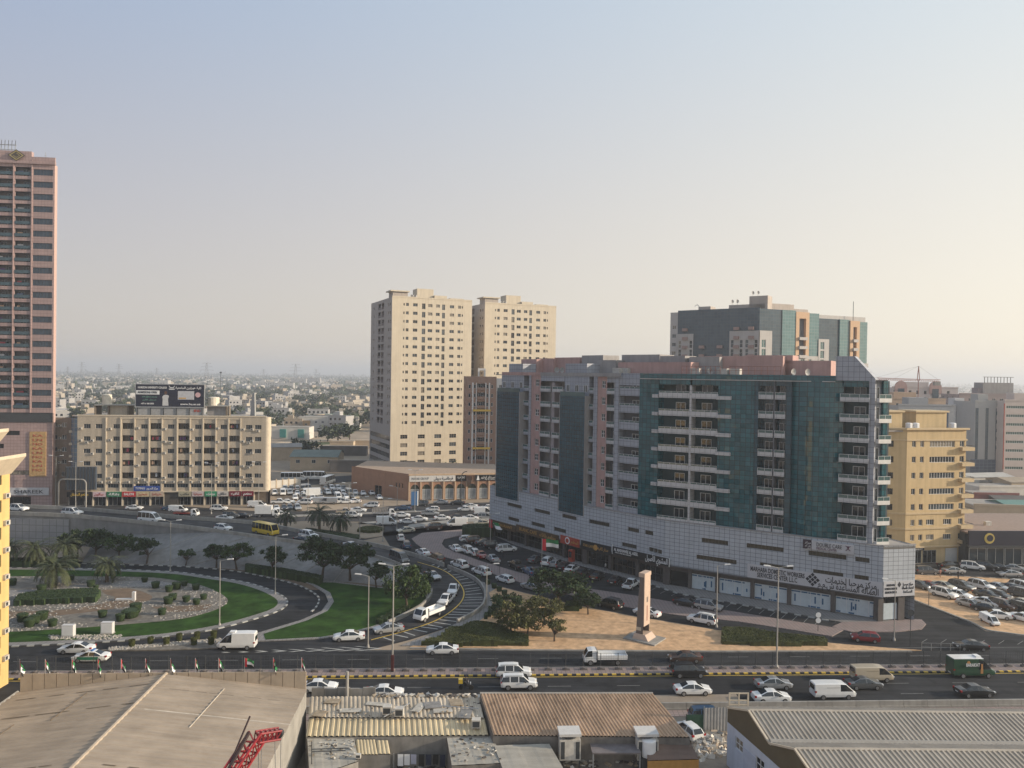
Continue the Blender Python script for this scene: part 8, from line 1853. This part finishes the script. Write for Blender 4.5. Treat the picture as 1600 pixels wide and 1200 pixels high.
def stander(s):
    a = 0.08*s; return {'pelvis':(0,0,0.95,0.15),'chest':(0,0,1.32,0.16),'neck':(0,0,1.50,0.06),'head':(0.02,0,1.63,0.105),'sh_l':(0,0.2,1.41,0.07),'el_l':(-a,0.26,1.13,0.05),'hand_l':(a,0.25,0.87,0.042),'sh_r':(0,-0.2,1.41,0.07),'el_r':(a,-0.26,1.13,0.05),'hand_r':(a*2,-0.24,0.87,0.042),'hip_l':(0,0.1,0.88,0.1),'kn_l':(a,0.11,0.48,0.07),'an_l':(a*1.6,0.11,0.08,0.05),'toe_l':(a*1.6+0.15,0.12,0.04,0.04),'hip_r':(0,-0.1,0.88,0.1),'kn_r':(-a*0.4,-0.11,0.48,0.07),'an_r':(-a*1.8,-0.11,0.08,0.05),'toe_r':(-a*1.8+0.15,-0.12,0.04,0.04)}
for i, (x, y, rz, tp, bt, lab) in enumerate(((786,874,1.0,(0.02,0.02,0.03),(0.02,0.02,0.025),'person in dark clothes beside the silver saloon in the shop parking'),(946,893,2.4,(0.45,0.44,0.42),(0.05,0.05,0.07),'person in a pale top before the dark shop fronts'),(1469,903,-1.2,(0.40,0.20,0.16),(0.16,0.08,0.06),'person in a reddish outfit on the kerb of the far car park'),(1497,906,0.5,(0.03,0.03,0.035),(0.02,0.02,0.02),'person in dark clothes on the kerb of the far car park'))):
    person(lab, G(x,y)+Vector((0,0,0.14 if i else 0.01)), rz, stander(1 if i % 2 else -1), ED, mat('top_%d' % i, tp, 0.85, 0.1), mat('legs_%d' % i, bt, 0.85, 0.1))
# ramp and flyover
gP = 'vehicles on the ramp'
def px_car(x, y, z, x2, y2, kind, col, label, group, sc=1.0, z2=None):
    p = G(x,y,z); q = G(x2,y2,z if z2 is None else z2); t = vehicle(kind, col, p+Vector((0,0,0.02)), H2(p,q), label, group, sc)
    if z2 is not None: t.rotation_euler = (0, -math.atan2(z2-z, Vector((q.x-p.x,q.y-p.y)).length), H2(p,q))
    return t
px_car(670,966,0.03,628,983,'flatbed','white','white flatbed lorry coming down the ramp bend',gP); px_car(697,943,0.03,672,966,'pickup','white','white pickup behind the lorry on the ramp bend',gP); px_car(708,927,0.03,702,942,'pickup','white','second white pickup, farther up the ramp bend',gP); px_car(676,904,0.2,694,914,'sedan','silver','silver saloon at the top of the ramp bend beside the tree',gP); px_car(624,878,1.5,652,889,'minibus','grey','dark minibus on the ramp behind the tree tops',gP)
px_car(234,815.5,5.85,290,820.5,'minibus','white','white minibus on the flyover above the slope',gP); px_car(113,805,6.3,170,809,'suv','white','white SUV on the flyover above the abutment wall',gP); px_car(349,829,5.15,395,835,'hatch','white','white hatchback on the flyover behind the yellow bus',gP); px_car(415,835.5,4.55,452,843,'bus','yellow','yellow school bus on the ramp',gP); px_car(482,841,3.65,530,850,'suv','white','white SUV ahead of the yellow bus on the far lane',gP); px_car(474,848,3.85,520,857,'sedan','black','black saloon beside the white SUV ahead of the bus',gP); px_car(549,857,2.6,590,868,'sedan','silver','silver saloon on the ramp behind the large dark tree',gP); px_car(28,799,6.55,80,802,'suv','white','white SUV at the far left of the flyover',gP)
# service lane
gQ = 'queue on the service lane'
for x, y, x2, y2, k, c, lab in ((626,844,622,836,'hatch','white','white hatchback at the head of the lane bend'),(634,856,625,843,'suv','blue','blue SUV following round the lane bend'),(661,867,640,857,'sedan','white','white saloon behind the blue SUV'),(682,877,660,866,'suv','brown','dark brown SUV between two white cars in the queue'),(718,887,690,876,'suv','white','white SUV leading the pair beside the ramp barrier'),(752,898,722,887,'suv','white','white SUV following in the pair beside the ramp barrier'),(789,909.5,755,898,'hatch','white','white hatchback near the row of clipped shrubs'),(831,921,790,909,'sedan','silver','silver saloon entering the lane behind the spreading tree'),(953,949.5,915,940,'suv','black','black SUV on the lane left of the monument'),(1011,962,975,954,'sedan','white','white saloon just right of the monument'),(1097,974,1060,967,'suv','white','white SUV on the lane by the island lamp post'),(1352,1002,1310,998,'hatch','red','red hatchback on the service road'),(1517,1015,1470,1013,'sedan','black','black saloon on the service road by the short railing')):
    p, q = G(x,y), G(x2,y2); vehicle(k, c, p+Vector((0,0,0.012)), H2(p,q), lab, gQ)
# shop parking
A1 = FAC[1][2]; A0 = FAC[0][2]; A2 = FAC[2][2]
def rowcars(lst, head, where, group, z=0.012, hj=0.06, cat_=None, seed=1):
    rr = random.Random(seed); lst = sorted(lst, key=lambda q: q[0])
    nmk = {'sedan':'saloon','suv':'SUV','hatch':'hatchback','pickup':'pickup','van':'van','highroof_van':'high roof van','minibus':'minibus','box_truck':'box truck','flatbed':'flatbed lorry','cage_truck':'cage lorry','tow_truck':'tow truck'}
    for i, q in enumerate(lst):
        h = (q[4] if len(q) > 4 else head)+rr.uniform(-hj, hj)
        vehicle(q[2], q[3], G(q[0],q[1])+Vector((0,0,z)), h, '%s %s, %s from the left %s' % (q[3] if q[3] != 'grey' else 'dark grey', nmk[q[2]], ordn[i] if i < 20 else ordn[i-20]+' after the twentieth', where), group)
rowcars([(836,878,'sedan','grey'),(857,882,'suv','white'),(869,885,'hatch','silver'),(882,889,'sedan','black'),(893,893.5,'sedan','white'),(909,898.5,'sedan','black'),(933,904.5,'sedan','black'),(961,911,'sedan','black'),(986,918,'pickup','white'),(1073,947,'sedan','black',A2),(1107,953,'suv','silver',A2)], A1+math.pi/2+0.35, 'in the row against the shop pavement', 'cars parked against the shop pavement')
rowcars([(712,860.5,'sedan','white'),(729,863.5,'suv','white'),(741,867,'hatch','white'),(751,871,'sedan','red'),(769,876.5,'sedan','silver'),(807,888,'pickup','black'),(828,897,'sedan','blue'),(838,899,'suv','black'),(851,904,'pickup','black')], A0+math.pi-0.25, 'in the row beside the paver strip', 'cars parked beside the paver strip', seed=2)
rowcars([(731,846,'hatch','white'),(744,848.5,'suv','brown'),(757,851.5,'sedan','grey'),(771,856.5,'suv','black'),(791,862,'suv','white')], A0+math.pi/2-0.3, 'in the far corner of the shop parking', 'cars in the far corner of the shop parking', seed=3)
# cross street
E_ = 0.06; W_ = math.pi+0.06
rowcars([(630,797,'sedan','blue',W_),(658,790.5,'suv','grey',W_),(689,787.5,'sedan','silver',W_),(715,788.5,'sedan','black',W_),(676,799,'hatch','white',W_),(727,798.5,'sedan','white',W_),(735,794,'sedan','white',W_),(762,796,'sedan','white',W_)], 0, 'on the far lanes of the cross street', 'traffic on the far lanes of the cross street', seed=4)
rowcars([(600,807,'cage_truck','white',E_),(628,808,'sedan','white',E_),(672,806,'pickup','silver',E_),(691,812.5,'sedan','white',E_),(715,811,'sedan','black',E_),(735,812.5,'sedan','white',E_),(755,805,'highroof_van','white',E_),(759,811.5,'suv','silver',E_),(637,818,'sedan','white',E_),(655,814,'sedan','white',E_),(604,820.5,'highroof_van','white',E_),(552,808.5,'suv','white',E_),(540,803,'pickup','beige',E_)], 0, 'on the near lanes of the cross street', 'traffic on the near lanes of the cross street', seed=5)
rowcars([(634,832,'sedan','cream',math.pi+0.5),(676,827.5,'suv','brown',math.pi+0.3),(714,822.5,'highroof_van','white',math.pi+0.15),(754,820.5,'sedan','cream',math.pi+0.1)], 0, 'turning off the cross street below its wall', 'cars turning off the cross street', seed=6)
# before the beige block
rowcars([(210,796.5,'sedan','white',E_),(266,797.5,'sedan','blue',E_),(342,798,'suv','white',E_),(402,793,'van','white',E_)], 0, 'in front of the beige block shops', 'vehicles before the beige shops', seed=7)
rowcars([(351,812.5,'sedan','white',E_-0.1),(362,809,'suv','grey',E_-0.1),(379,809,'sedan','black',E_-0.1),(418,807.5,'box_truck','white',E_),(438,806,'sedan','white',E_),(560,800,'sedan','white',E_)], 0, 'behind the ramp parapet', 'vehicles behind the ramp parapet', seed=8)
tw = vehicle('tow_truck', 'white', G(292,807)+Vector((0,0,0.012)), E_-0.1, 'red bedded tow truck carrying a white van before the beige block'); vehicle('van', 'white', G(286,806.4)+Vector((-1.4,0.1,1.10)), E_-0.1, 'white van loaded on the tow truck', scale=0.92)
# centre car park
rr = random.Random(33); cp_ = []
rowsP = [(766,440,560,13),(773,425,585,14),(780,428,600,13),(787,430,560,10),(796,425,470,4)]
cols_ = ['white']*6+['silver']*2+['grey','black','grey','beige']
for y, x0, x1, n in rowsP:
    lst = []
    for i in range(n):
        if rr.random() < 0.12: continue
        x = x0+(x1-x0)*(i+0.5)/n+rr.uniform(-1.5,1.5); lst.append((x, y+rr.uniform(-0.8,0.8)+(x-500)*-0.006, rr.choice(['sedan','sedan','suv','suv','hatch','pickup','van']), rr.choice(cols_), rr.choice([-1.2,-1.15,1.9,-1.3]) if y != 787 else rr.choice([0.1, 3.2])))
    rowcars(lst, 0, 'in the %s row of the centre car park' % {766:'farthest',773:'second',780:'third',787:'fourth',796:'nearest'}[y], 'cars in the centre car park', hj=0.12, seed=y)
vehicle('box_truck', 'white', G(484,778)+Vector((0,0,0.012)), math.pi+0.3, 'cream box truck standing above the cars in the centre car park'); vehicle('suv','white', G(580,793)+Vector((0,0,0.012)), math.pi, 'white SUV alone on the sandy edge before the brown shop wall')
# right car park
HP = math.atan2(-0.86, 0.5)
rowcars([(1436,919,'sedan','grey'),(1451,920,'sedan','red'),(1474,920.5,'sedan','cream'),(1502,922,'suv','grey'),(1533,921,'suv','white'),(1558,922.5,'sedan','silver'),(1580,923.5,'sedan','grey'),(1598,922.5,'suv','white')], HP, 'in the back row of the sandy car park', 'cars in the back row of the sandy car park', z=0.1, seed=9)
rowcars([(1475,933.5,'suv','white'),(1498,934,'sedan','white'),(1542,934.5,'sedan','black'),(1561,935.5,'hatch','black'),(1598,934,'suv','grey')], HP, 'in the second row of the sandy car park', 'cars in the second row of the sandy car park', z=0.1, seed=10)
rowcars([(1516,949,'sedan','silver',HP),(1541,946.5,'sedan','white',HP),(1566,952,'suv','brown',HP),(1540,955.5,'sedan','black',HP+0.4),(1597,948,'sedan','beige',HP),(1556,967,'sedan','white',0.0+2.9),(1599,957,'suv','black',HP),(1602,972,'sedan','white',HP)], HP, 'near the front of the sandy car park', 'cars at the front of the sandy car park', z=0.1, seed=11)
vehicle('van','white', G(1546,975)+Vector((0,0,0.1)), HP-0.5, 'small white van with a handcart at the corner of the sandy car park', scale=0.72)
rowcars([(1447,897,'suv','grey'),(1483,888,'sedan','black',0.1),(1489,896,'sedan','silver',0.05),(1519,890,'suv','white',-0.4),(1540,890,'suv','black',-0.4),(1560,891,'sedan','black',-0.4),(1583,892,'sedan','silver',-0.4),(1577,901,'sedan','silver',math.pi)], 0.05, 'on the asphalt before the yellow block and showroom', 'cars before the yellow block and showroom', seed=12)
vehicle('suv','blue', G(1108,1128)+Vector((0,0,0.012)), HR, 'dark blue car half hidden by the sheet fence'); vehicle('hatch','white', G(1077,1150)+Vector((0,0,0.02)), 1.9, 'white car squeezed beside the orange shed')
# ================================================================ the district beyond
rr = random.Random(77)
def low_block(label, x, y, w, d, h, az, m, roofm=None, group=None, name='building', gable=0.0, wins=0, cat='building'):
    p = G(x, y); t = thing(name, label, cat, p, az, group)
    if gable:
        b = MB(); b.prism([(0,0),(w,0),(w,d),(0,d)], 0, h, cap=False); b.build('wall', m, t)
        b = MB(); corr(b, (-0.4,-0.4,h), (w+0.4,-0.4,h), (w+0.4,d/2,h+gable), (-0.4,d/2,h+gable), 0.8, 0.06); b.build('roof_slope', roofm or m, t)
        b = MB(); corr(b, (-0.4,d+0.4,h), (w+0.4,d+0.4,h), (w+0.4,d/2,h+gable), (-0.4,d/2,h+gable), 0.8, 0.06); b.build('roof_slope', roofm or m, t)
        b = MB(); b.poly([(0,0,h),(0,d/2,h+gable-0.1),(0,d,h)]); b.poly([(w,0,h),(w,d,h),(w,d/2,h+gable-0.1)]); b.build('gable', m, t)
    else:
        b = MB(); b.prism([(0,0),(w,0),(w,d),(0,d)], 0, h); b.build('wall', m, t); box_part('parapet', t, m, (-0.15,w+0.15,-0.15,0.25,h,h+0.7)); box_part('roof', t, roofm or M_roof, (0.3,w-0.3,0.3,d-0.3,h+0.003,h+0.1))
    for k in range(wins): put('window', win_mesh(1.6,1.4,2,1), None, t, ((k+0.5)*w/wins-0.8, -0.04, h*0.55))
    return t
M_gr = mat('roof_green_sheet', (0.16,0.19,0.165), 0.7, 0.15, 0.4); M_dk = mat('shed_dark', (0.14,0.125,0.115), 0.85, 0.15, 0.4); M_sandw = mat('sand_wall', (0.45,0.36,0.26), 0.9, 0.12, 0.4); M_pal = mat('pale_wall', (0.55,0.52,0.47), 0.9, 0.1, 0.4)
low_block('shed with a green grey gable roof beside the bus yard', 453, 735, 19, 16, 5.5, 0.05, M_sandw, M_gr, gable=2.2, wins=3, name='shed', cat='shed')
low_block('long dark flat shed in front of the nearer cream tower', 515, 738, 34, 8, 4.2, 0.04, M_dk, mat('roof_cream',(0.42,0.36,0.28),0.9,0.12), name='shed', cat='shed')
low_block('tan box shed at the edge of the beige block', 424, 720, 13, 14, 6, 0.3, M_sandw, M_roof, name='shed', cat='shed', gable=1.2); low_block('low tan workshop beyond the tree', 500, 712, 22, 10, 4, 0.1, M_dk, M_sandw, name='shed', cat='shed'); low_block('plain tan block near the sports field', 515, 703, 12, 10, 4, 0.1, M_sandw, name='shed', cat='shed')
t = low_block('white villa with turquoise windows beside the field', 424, 686, 22, 14, 7, 0.05, M_pal, name='villa', wins=0, cat='house')
for u in (5, 15.5): box_part('window_bay', t, mat('turquoise_glass',(0.05,0.22,0.20),0.3,0.15), (u,u+3.6,-0.8,-0.003,1.0,6.0))
low_block('long pale building with many windows beyond the villa', 468, 672, 40, 16, 9, 0.08, M_pal, mat('roof_grey_sheet',(0.30,0.31,0.31),0.8,0.1), name='school_building', wins=9); low_block('orange walled house among trees', 447, 672, 16, 12, 6, 0.1, mat('orange_wall',(0.45,0.29,0.15),0.9,0.1), name='house', wins=3, cat='house'); low_block('long mint green roofed hall', 500, 662, 55, 18, 7, 0.06, mat('mint_wall',(0.33,0.40,0.33),0.9,0.1), M_gr, name='hall'); low_block('walled yard building left of the cream tower', 540, 700, 20, 9, 3.5, 0.05, M_sandw, name='shed', cat='shed')
F_ = [G(x,y) for x,y in ((415,696),(440,690),(500,686),(575,687),(640,690),(640,701),(560,699),(470,698))]
b = MB(); b.poly([(p.x,p.y,0.05) for p in F_]); o = b.build('sports_track', mat('track_sand',(0.50,0.39,0.27),0.95,0.12,0.1))
if o.data.polygons[0].normal.z < 0: o.data.flip_normals()
struct(o)
F_ = [G(x,y) for x,y in ((430,695),(470,691.5),(540,690),(620,692),(620,695.5),(540,694),(470,696.5))]
b = MB(); b.poly([(p.x,p.y,0.1) for p in F_]); o = b.build('sports_field', mat('field_grass',(0.07,0.085,0.03),0.95,0.2,0.1))
if o.data.polygons[0].normal.z < 0: o.data.flip_normals()
struct(o)
# boundary wall with pale panels, coaches in the yard
p0, p1 = G(412,764), G(470,759); yw = thing('boundary_wall', 'pale panelled boundary wall behind the centre car park', 'wall', p0, H2(p0,p1)); Ly = (p1-p0).length
for k in range(6): box_part('wall_panel', yw, M_pal, (Ly*k/6+0.05, Ly*(k+1)/6-0.05, 0, 0.25, 0, 2.6)); box_part('pillar', yw, M_sandw, (Ly*k/6-0.2, Ly*k/6+0.2, -0.1, 0.35, 0, 3.0))
for x, y, h, lab in ((458,752,0.15,'white coach at the left of the yard behind the car park'),(492,750,0.1,'white coach in the middle of the yard behind the car park'),(512,757,1.4,'white container like coach end in the yard')): vehicle('bus','white', G(x,y)+Vector((0,0,0.02)), h, lab, 'coaches in the yard', 1.25)
# right: low roofs between the yellow block and the grey tower
for i, (x, y, w, d, h, m, lab) in enumerate(((1522,812,26,14,4,M_sandw,'cream flat roof beyond the showroom'),(1560,800,30,10,3.5,M_dk,'dark low roof behind the cream one'),(1522,795,14,9,4.5,mat('maroon_wall',(0.25,0.10,0.09),0.9,0.1),'small maroon hut beyond the showroom'),(1575,812,18,10,4,mat('sea_green_wall',(0.17,0.30,0.26),0.9,0.1),'sea green hut at the right edge'),(1530,780,30,10,4,M_pal,'pale workshop row below the grey tower'),(1580,776,25,12,5,M_sandw,'sandy workshop at the right below the pink block'),(1545,770,20,8,4,M_roof,'grey tin workshop below the grey tower'),(1500,768,24,10,5,M_pal,'white workshop behind the yellow block'))):
    low_block(lab, x, y, w, d, h, 0.05*i-0.1, m, name='workshop', gable=1.0 if i % 2 else 0)
# far trees
def far_tree(seed):
    rr = random.Random(seed); b = MB()
    for c in range(9):
        c0 = Vector((rr.uniform(-2.6,2.6), rr.uniform(-2.6,2.6), rr.uniform(2.2,5.4)))
        for k in range(34): leaf(b, c0+Vector((rr.gauss(0,.75), rr.gauss(0,.75), rr.gauss(0,.6))), rr.uniform(0.5,0.95), rr)
    me = b.mesh('crown'); me.materials.append(L_far); q = MB(); q.tube((0,0,-0.1),(0.1,0,2.6),0.25,0.15,6,False); tm = q.mesh('trunk'); tm.materials.append(M_bark); return tm, me
FT_ = [far_tree(s) for s in (1,2,3)]
def put_ft(x, Z, s, label, group, k):
    t = thing('tree', label, 'tree', (x, Z, 0), x, group); put('trunk', FT_[k][0], None, t); put('crown', FT_[k][1], None, t); t.scale = (s*1.15,s*1.15,s); return t
for x, y, s, lab in ((470,712,1.3,'dark tree beside the green roofed shed, left part'),(484,713,1.2,'dark tree beside the green roofed shed, right part'),(512,690,1.5,'dark clump at the left of the field trees'),(528,689,1.7,'tallest dark clump of the field trees'),(546,689,1.5,'dark clump at the right of the field trees'),(425,676,1.8,'dark tree right beside the beige block roof'),(445,664,1.6,'tree behind the orange walled house'),(560,660,1.6,'tree left of the nearer cream tower'),(665,732,1.1,'round tree before the nearer cream tower'),(652,733,0.7,'small tree before the nearer cream tower'),(460,650,1.7,'large tree above the orange house'),(480,648,1.7,'broad tree above the mint hall'),(700,736,0.8,'bush behind the arcaded shop roof')):
    p = G(x,y); put_ft(p.x, p.y, s, lab, 'trees of the middle distance', int(x) % 3)
# houses: the nearer ones singly, the rest as one mass
HM = [mat('house_white',(0.48,0.46,0.43),0.9,0.08,0.3), mat('house_cream',(0.40,0.35,0.285),0.9,0.08,0.3), mat('house_tan',(0.30,0.25,0.195),0.9,0.08,0.3), mat('house_grey',(0.36,0.35,0.34),0.9,0.08,0.3)]
def house_geo(b, w, d, h, v):
    b.box(0,w,0,d,0,h); b.box(-0.1,w+0.1,-0.1,0.2,h,h+0.8); b.box(-0.1,0.2,0.2,d,h,h+0.8)
    if v > 0: b.box(w*0.15,w*0.45,d*0.4,d*0.8,h+0.003,h+2.8)
    if v > 1: b.box(w*0.55,w*0.98,-1.8,-0.003,0,h*0.55)
    b.k = 1
    n = int(w/3.2)
    for f in range(max(1,int(h/3.4))):
        for k in range(n): b.poly([(1.0+k*3.2,-0.02,1.2+f*3.4),(2.5+k*3.2,-0.02,1.2+f*3.4),(2.5+k*3.2,-0.02,2.7+f*3.4),(1.0+k*3.2,-0.02,2.7+f*3.4)])
    b.k = 0
HP_ = []
for v in range(8):
    b = MB(); house_geo(b, rr.uniform(11,20), rr.uniform(10,15), (4.2,7.4,7.4,10.6)[v % 4], v % 3); me = b.mesh('house'); me.materials.append(HM[v % 4]); me.materials.append(M_glassd); HP_.append((me, v % 4, v))
names_ = ['white','cream','tan','grey']; hts = ['single storey','two storey','two storey','three storey']
placed = []
def free(x, y, r):
    return all((x-a)**2+(y-c)**2 > r*r for a, c in placed)
def zone(px):
    for lim, nm in ((140,'by the pink tower'),(212,'left of the billboard'),(265,"behind the billboard's left half"),(318,"behind the billboard's right half"),(372,'between billboard and roof frame'),(420,"above the beige block's end"),(470,'right of the beige block'),(520,'midway to the cream tower'),(575,'beside the cream towers')):
        if px < lim: return nm
    return 'behind the cream towers'
def band(Z): return 'nearest row' if Z < 620 else ('near row' if Z < 800 else ('middle row' if Z < 980 else 'far row'))
def sort_labels(lst, group, fmt):
    cells = {}
    for o, px, Z, what in lst: cells.setdefault((zone(px), band(Z), what), []).append((px, o))
    for (zn, bd, what), q in cells.items():
        q.sort(key=lambda v: v[0])
        for i, (_, o) in enumerate(q): tag(o, (('only ' if len(q) == 1 else ordn[min(i,19)]+' ')+fmt % what+('' if len(q) == 1 else ' from the left')+', '+bd+', '+zn), None, group)
cnt = 0; tries = 0; hl = []
while cnt < 260 and tries < 9000:
    tries += 1; Z = rr.uniform(430, 1180); px = rr.uniform(60, 610); x = (px-800)/1200*Z
    y_img = 586+48000/Z+0.015*(px-800)
    if px > 400 and y_img > 676: continue
    if not free(x, Z, 23): continue
    placed.append((x,Z)); me, c, v = HP_[rr.randrange(8)]
    o = put('house', me, None, None, (x, Z, 0), rr.choice([0.1,0.15,-0.2,0.6,-0.7])); o['category'] = 'house'
    hl.append((o, px, Z, '%s %s' % (names_[c], hts[v % 4]))); cnt += 1
sort_labels(hl, 'houses of the low rise district', '%s house')
b = MB()
for i in range(1700):
    Z = 1180+(rr.random()**0.8)*3600; px = rr.uniform(20, 640) if rr.random() < 0.8 else rr.uniform(640,1650); x = (px-800)/1200*Z
    w, d, h = rr.uniform(10,30), rr.uniform(10,18), rr.choice([4,4,7,7,7,10,13]); b.k = rr.randrange(4)
    b.T = Matrix.Translation((x,Z,0)) @ Matrix.Rotation(rr.choice([0.1,-0.2,0.5]),4,'Z'); b.box(0,w,0,d,0,h)
    if rr.random() < 0.5: b.box(w*0.2,w*0.5,d*0.3,d*0.8,h+0.003,h+2.6)
b.T = None
tag(b.build('far_houses', HM), 'far low rise district fading into the haze', 'houses', kind='stuff')
tl = []
for i in range(190):
    for k in range(20):
        Z = rr.uniform(440,1250); px = rr.uniform(70,600); x = (px-800)/1200*Z
        if (px < 400 or 586+48000/Z+0.015*(px-800) < 676) and free(x+4, Z+3, 11): break
    sz_ = rr.uniform(1.0,2.4); tl.append((put_ft(x, Z, sz_, None, None, i % 3), px, Z, 'big dusty' if sz_ > 1.8 else ('mid sized dusty' if sz_ > 1.4 else 'small dusty')))
sort_labels(tl, 'trees among the low rise houses', '%s tree')
b = MB(); 
for i in range(3600):
    Z = 1150+(rr.random()**0.9)*4200; px = rr.uniform(20,640) if rr.random() < 0.85 else rr.uniform(640,1650); x = (px-800)/1200*Z; s = rr.uniform(4,11)*(1+Z/6000)
    for k in range(9): leaf(b, Vector((x+rr.gauss(0,s*0.7), Z+rr.gauss(0,s*0.5), abs(rr.gauss(0,1))*s*0.35+1.5)), s*rr.uniform(0.35,0.7), rr)
tag(b.build('far_trees', L_far), 'far trees of the hazy plain', 'trees', kind='stuff')
b = MB()
for i in range(260):              # belt of trees on the horizon
    Z = rr.uniform(5200,7500); px = rr.uniform(-50,1650); x = (px-800)/1200*Z
    for k in range(8): leaf(b, Vector((x+rr.gauss(0,60), Z, abs(rr.gauss(0,9))+2)), rr.uniform(10,24), rr)
tag(b.build('horizon_trees', L_far), 'dark belt of trees along the horizon', 'trees', kind='stuff')
# white mid-rise rows and far towers
for i, (x0, x1, yt, Z, lab) in enumerate(((396,430,596,1700,'left white mid rise row near the horizon'),(428,458,598,1650,'right white mid rise row near the horizon'),(454,478,591,2100,'left hazy grey block under construction on the horizon'),(476,500,590,2150,'right hazy grey block on the horizon'),(150,190,608,1250,'pale hotel like block above the beige roof'),(245,262,594,1500,'white block behind the billboard'))):
    p0, p1 = AT(x0,yt,Z), AT(x1,yt,Z); t = thing('mid_rise_block', lab, 'building', (p0.x,Z,0), 0.03, 'mid rise blocks near the horizon'); W = p1.x-p0.x; h = p0.z; m = HM[3] if i in (2,3) else HM[0]
    facade(t, TT(), W, 0, h, [(2+k*5, 2+f*3.6, 2.2, 1.8, 1, 1) for k in range(int((W-3)/5)) for f in range(int((h-2)/3.6))], m, 0.3, (M_frame, M_glassd)) if W < 140 else None
    box_part('core', t, m, (0.1, W-0.1, 0.6, 14, 0, h-0.1)); box_part('roof_room', t, m, (W*0.3,W*0.5,4,9,h-0.1,h+3))
# pylons and masts
def pylon(label, px, ytop, Z, arms=True):
    p = AT(px, ytop, Z); h = p.z; t = thing('pylon', label, 'pylon', (p.x, Z, 0), 0.0, 'pylons on the horizon'); b = MB(); w = h*0.11; r = max(0.18, Z*0.00012)
    n = 7
    for sx in (-1,1):
        for sy in (-1,1): b.tube((sx*w,sy*w,0),(sx*w*0.12,sy*w*0.12,h),r,n=4)
    for i in range(n):
        z0, z1 = h*i/n, h*(i+1)/n; a, c = w*(1-0.88*i/n), w*(1-0.88*(i+1)/n)
        for s in (-1,1): b.tube((-s*a,-a,z0),(s*c,-c,z1),r*0.7,n=4)
    b.build('tower', mat('pylon_steel',(0.22,0.22,0.22),0.7,0.1), t)
    if arms:
        for k, z in enumerate((0.74,0.86,0.98)):
            b = MB(); L_ = h*(0.26,0.21,0.16)[k]; b.tube((-L_,0,h*z),(L_,0,h*z),r*0.9,n=4); b.tube((-L_,0,h*z),(0,0,h*z+h*0.05),r*0.6,n=4); b.tube((L_,0,h*z),(0,0,h*z+h*0.05),r*0.6,n=4); b.build('cross_arm', MATS['pylon_steel'], t)
for x, yt, Z, lab in ((323,567,1500,'largest lattice pylon above the beige block'),(462,569,1650,'lattice pylon right of the beige block'),(128,566,2600,'thin pylon left of the pair near the pink tower'),(186,569,2700,'second thin pylon near the pink tower'),(158,574,2400,'short pylon between the two thin ones'),(106,573,2900,'faint pylon beside the pink tower'),(245,575,3000,'faint pylon above the billboard'),(412,577,3200,'faint pylon between the two large ones'),(494,577,3000,'faint pylon left of the cream tower')): pylon(lab, x, yt, Z)
p = AT(345,582,900); t = thing('floodlight_mast', 'tall floodlight mast beyond the beige roof', 'mast', (p.x,900,0)); b = MB(); b.tube((0,0,0),(0,0,p.z),0.5,0.35,6); b.build('pole', M_dsteel, t); b = MB(); b.box(-1.2,1.2,-0.4,0.4,p.z-1.0,p.z+0.8); b.build('lamp_rack', M_dsteel, t)
# ================================================================ haze
b = MB(); b.box(-Q-20, Q+20, -260, 2*Q+20, -1.0, 112.0)
hz = b.build('haze', None); hz['kind'] = 'stuff'
m = bpy.data.materials.new('haze_air'); m.use_nodes = True
t = m.node_tree; t.nodes.clear()
out = t.nodes.new('ShaderNodeOutputMaterial'); pv = t.nodes.new('ShaderNodeVolumePrincipled')
pv.inputs['Color'].default_value = (0.90, 0.94, 1.0, 1)
pv.inputs['Density'].default_value = HAZE
pv.inputs['Anisotropy'].default_value = 0.25
t.links.new(pv.outputs[0], out.inputs['Volume'])
hz.data.materials.append(m)
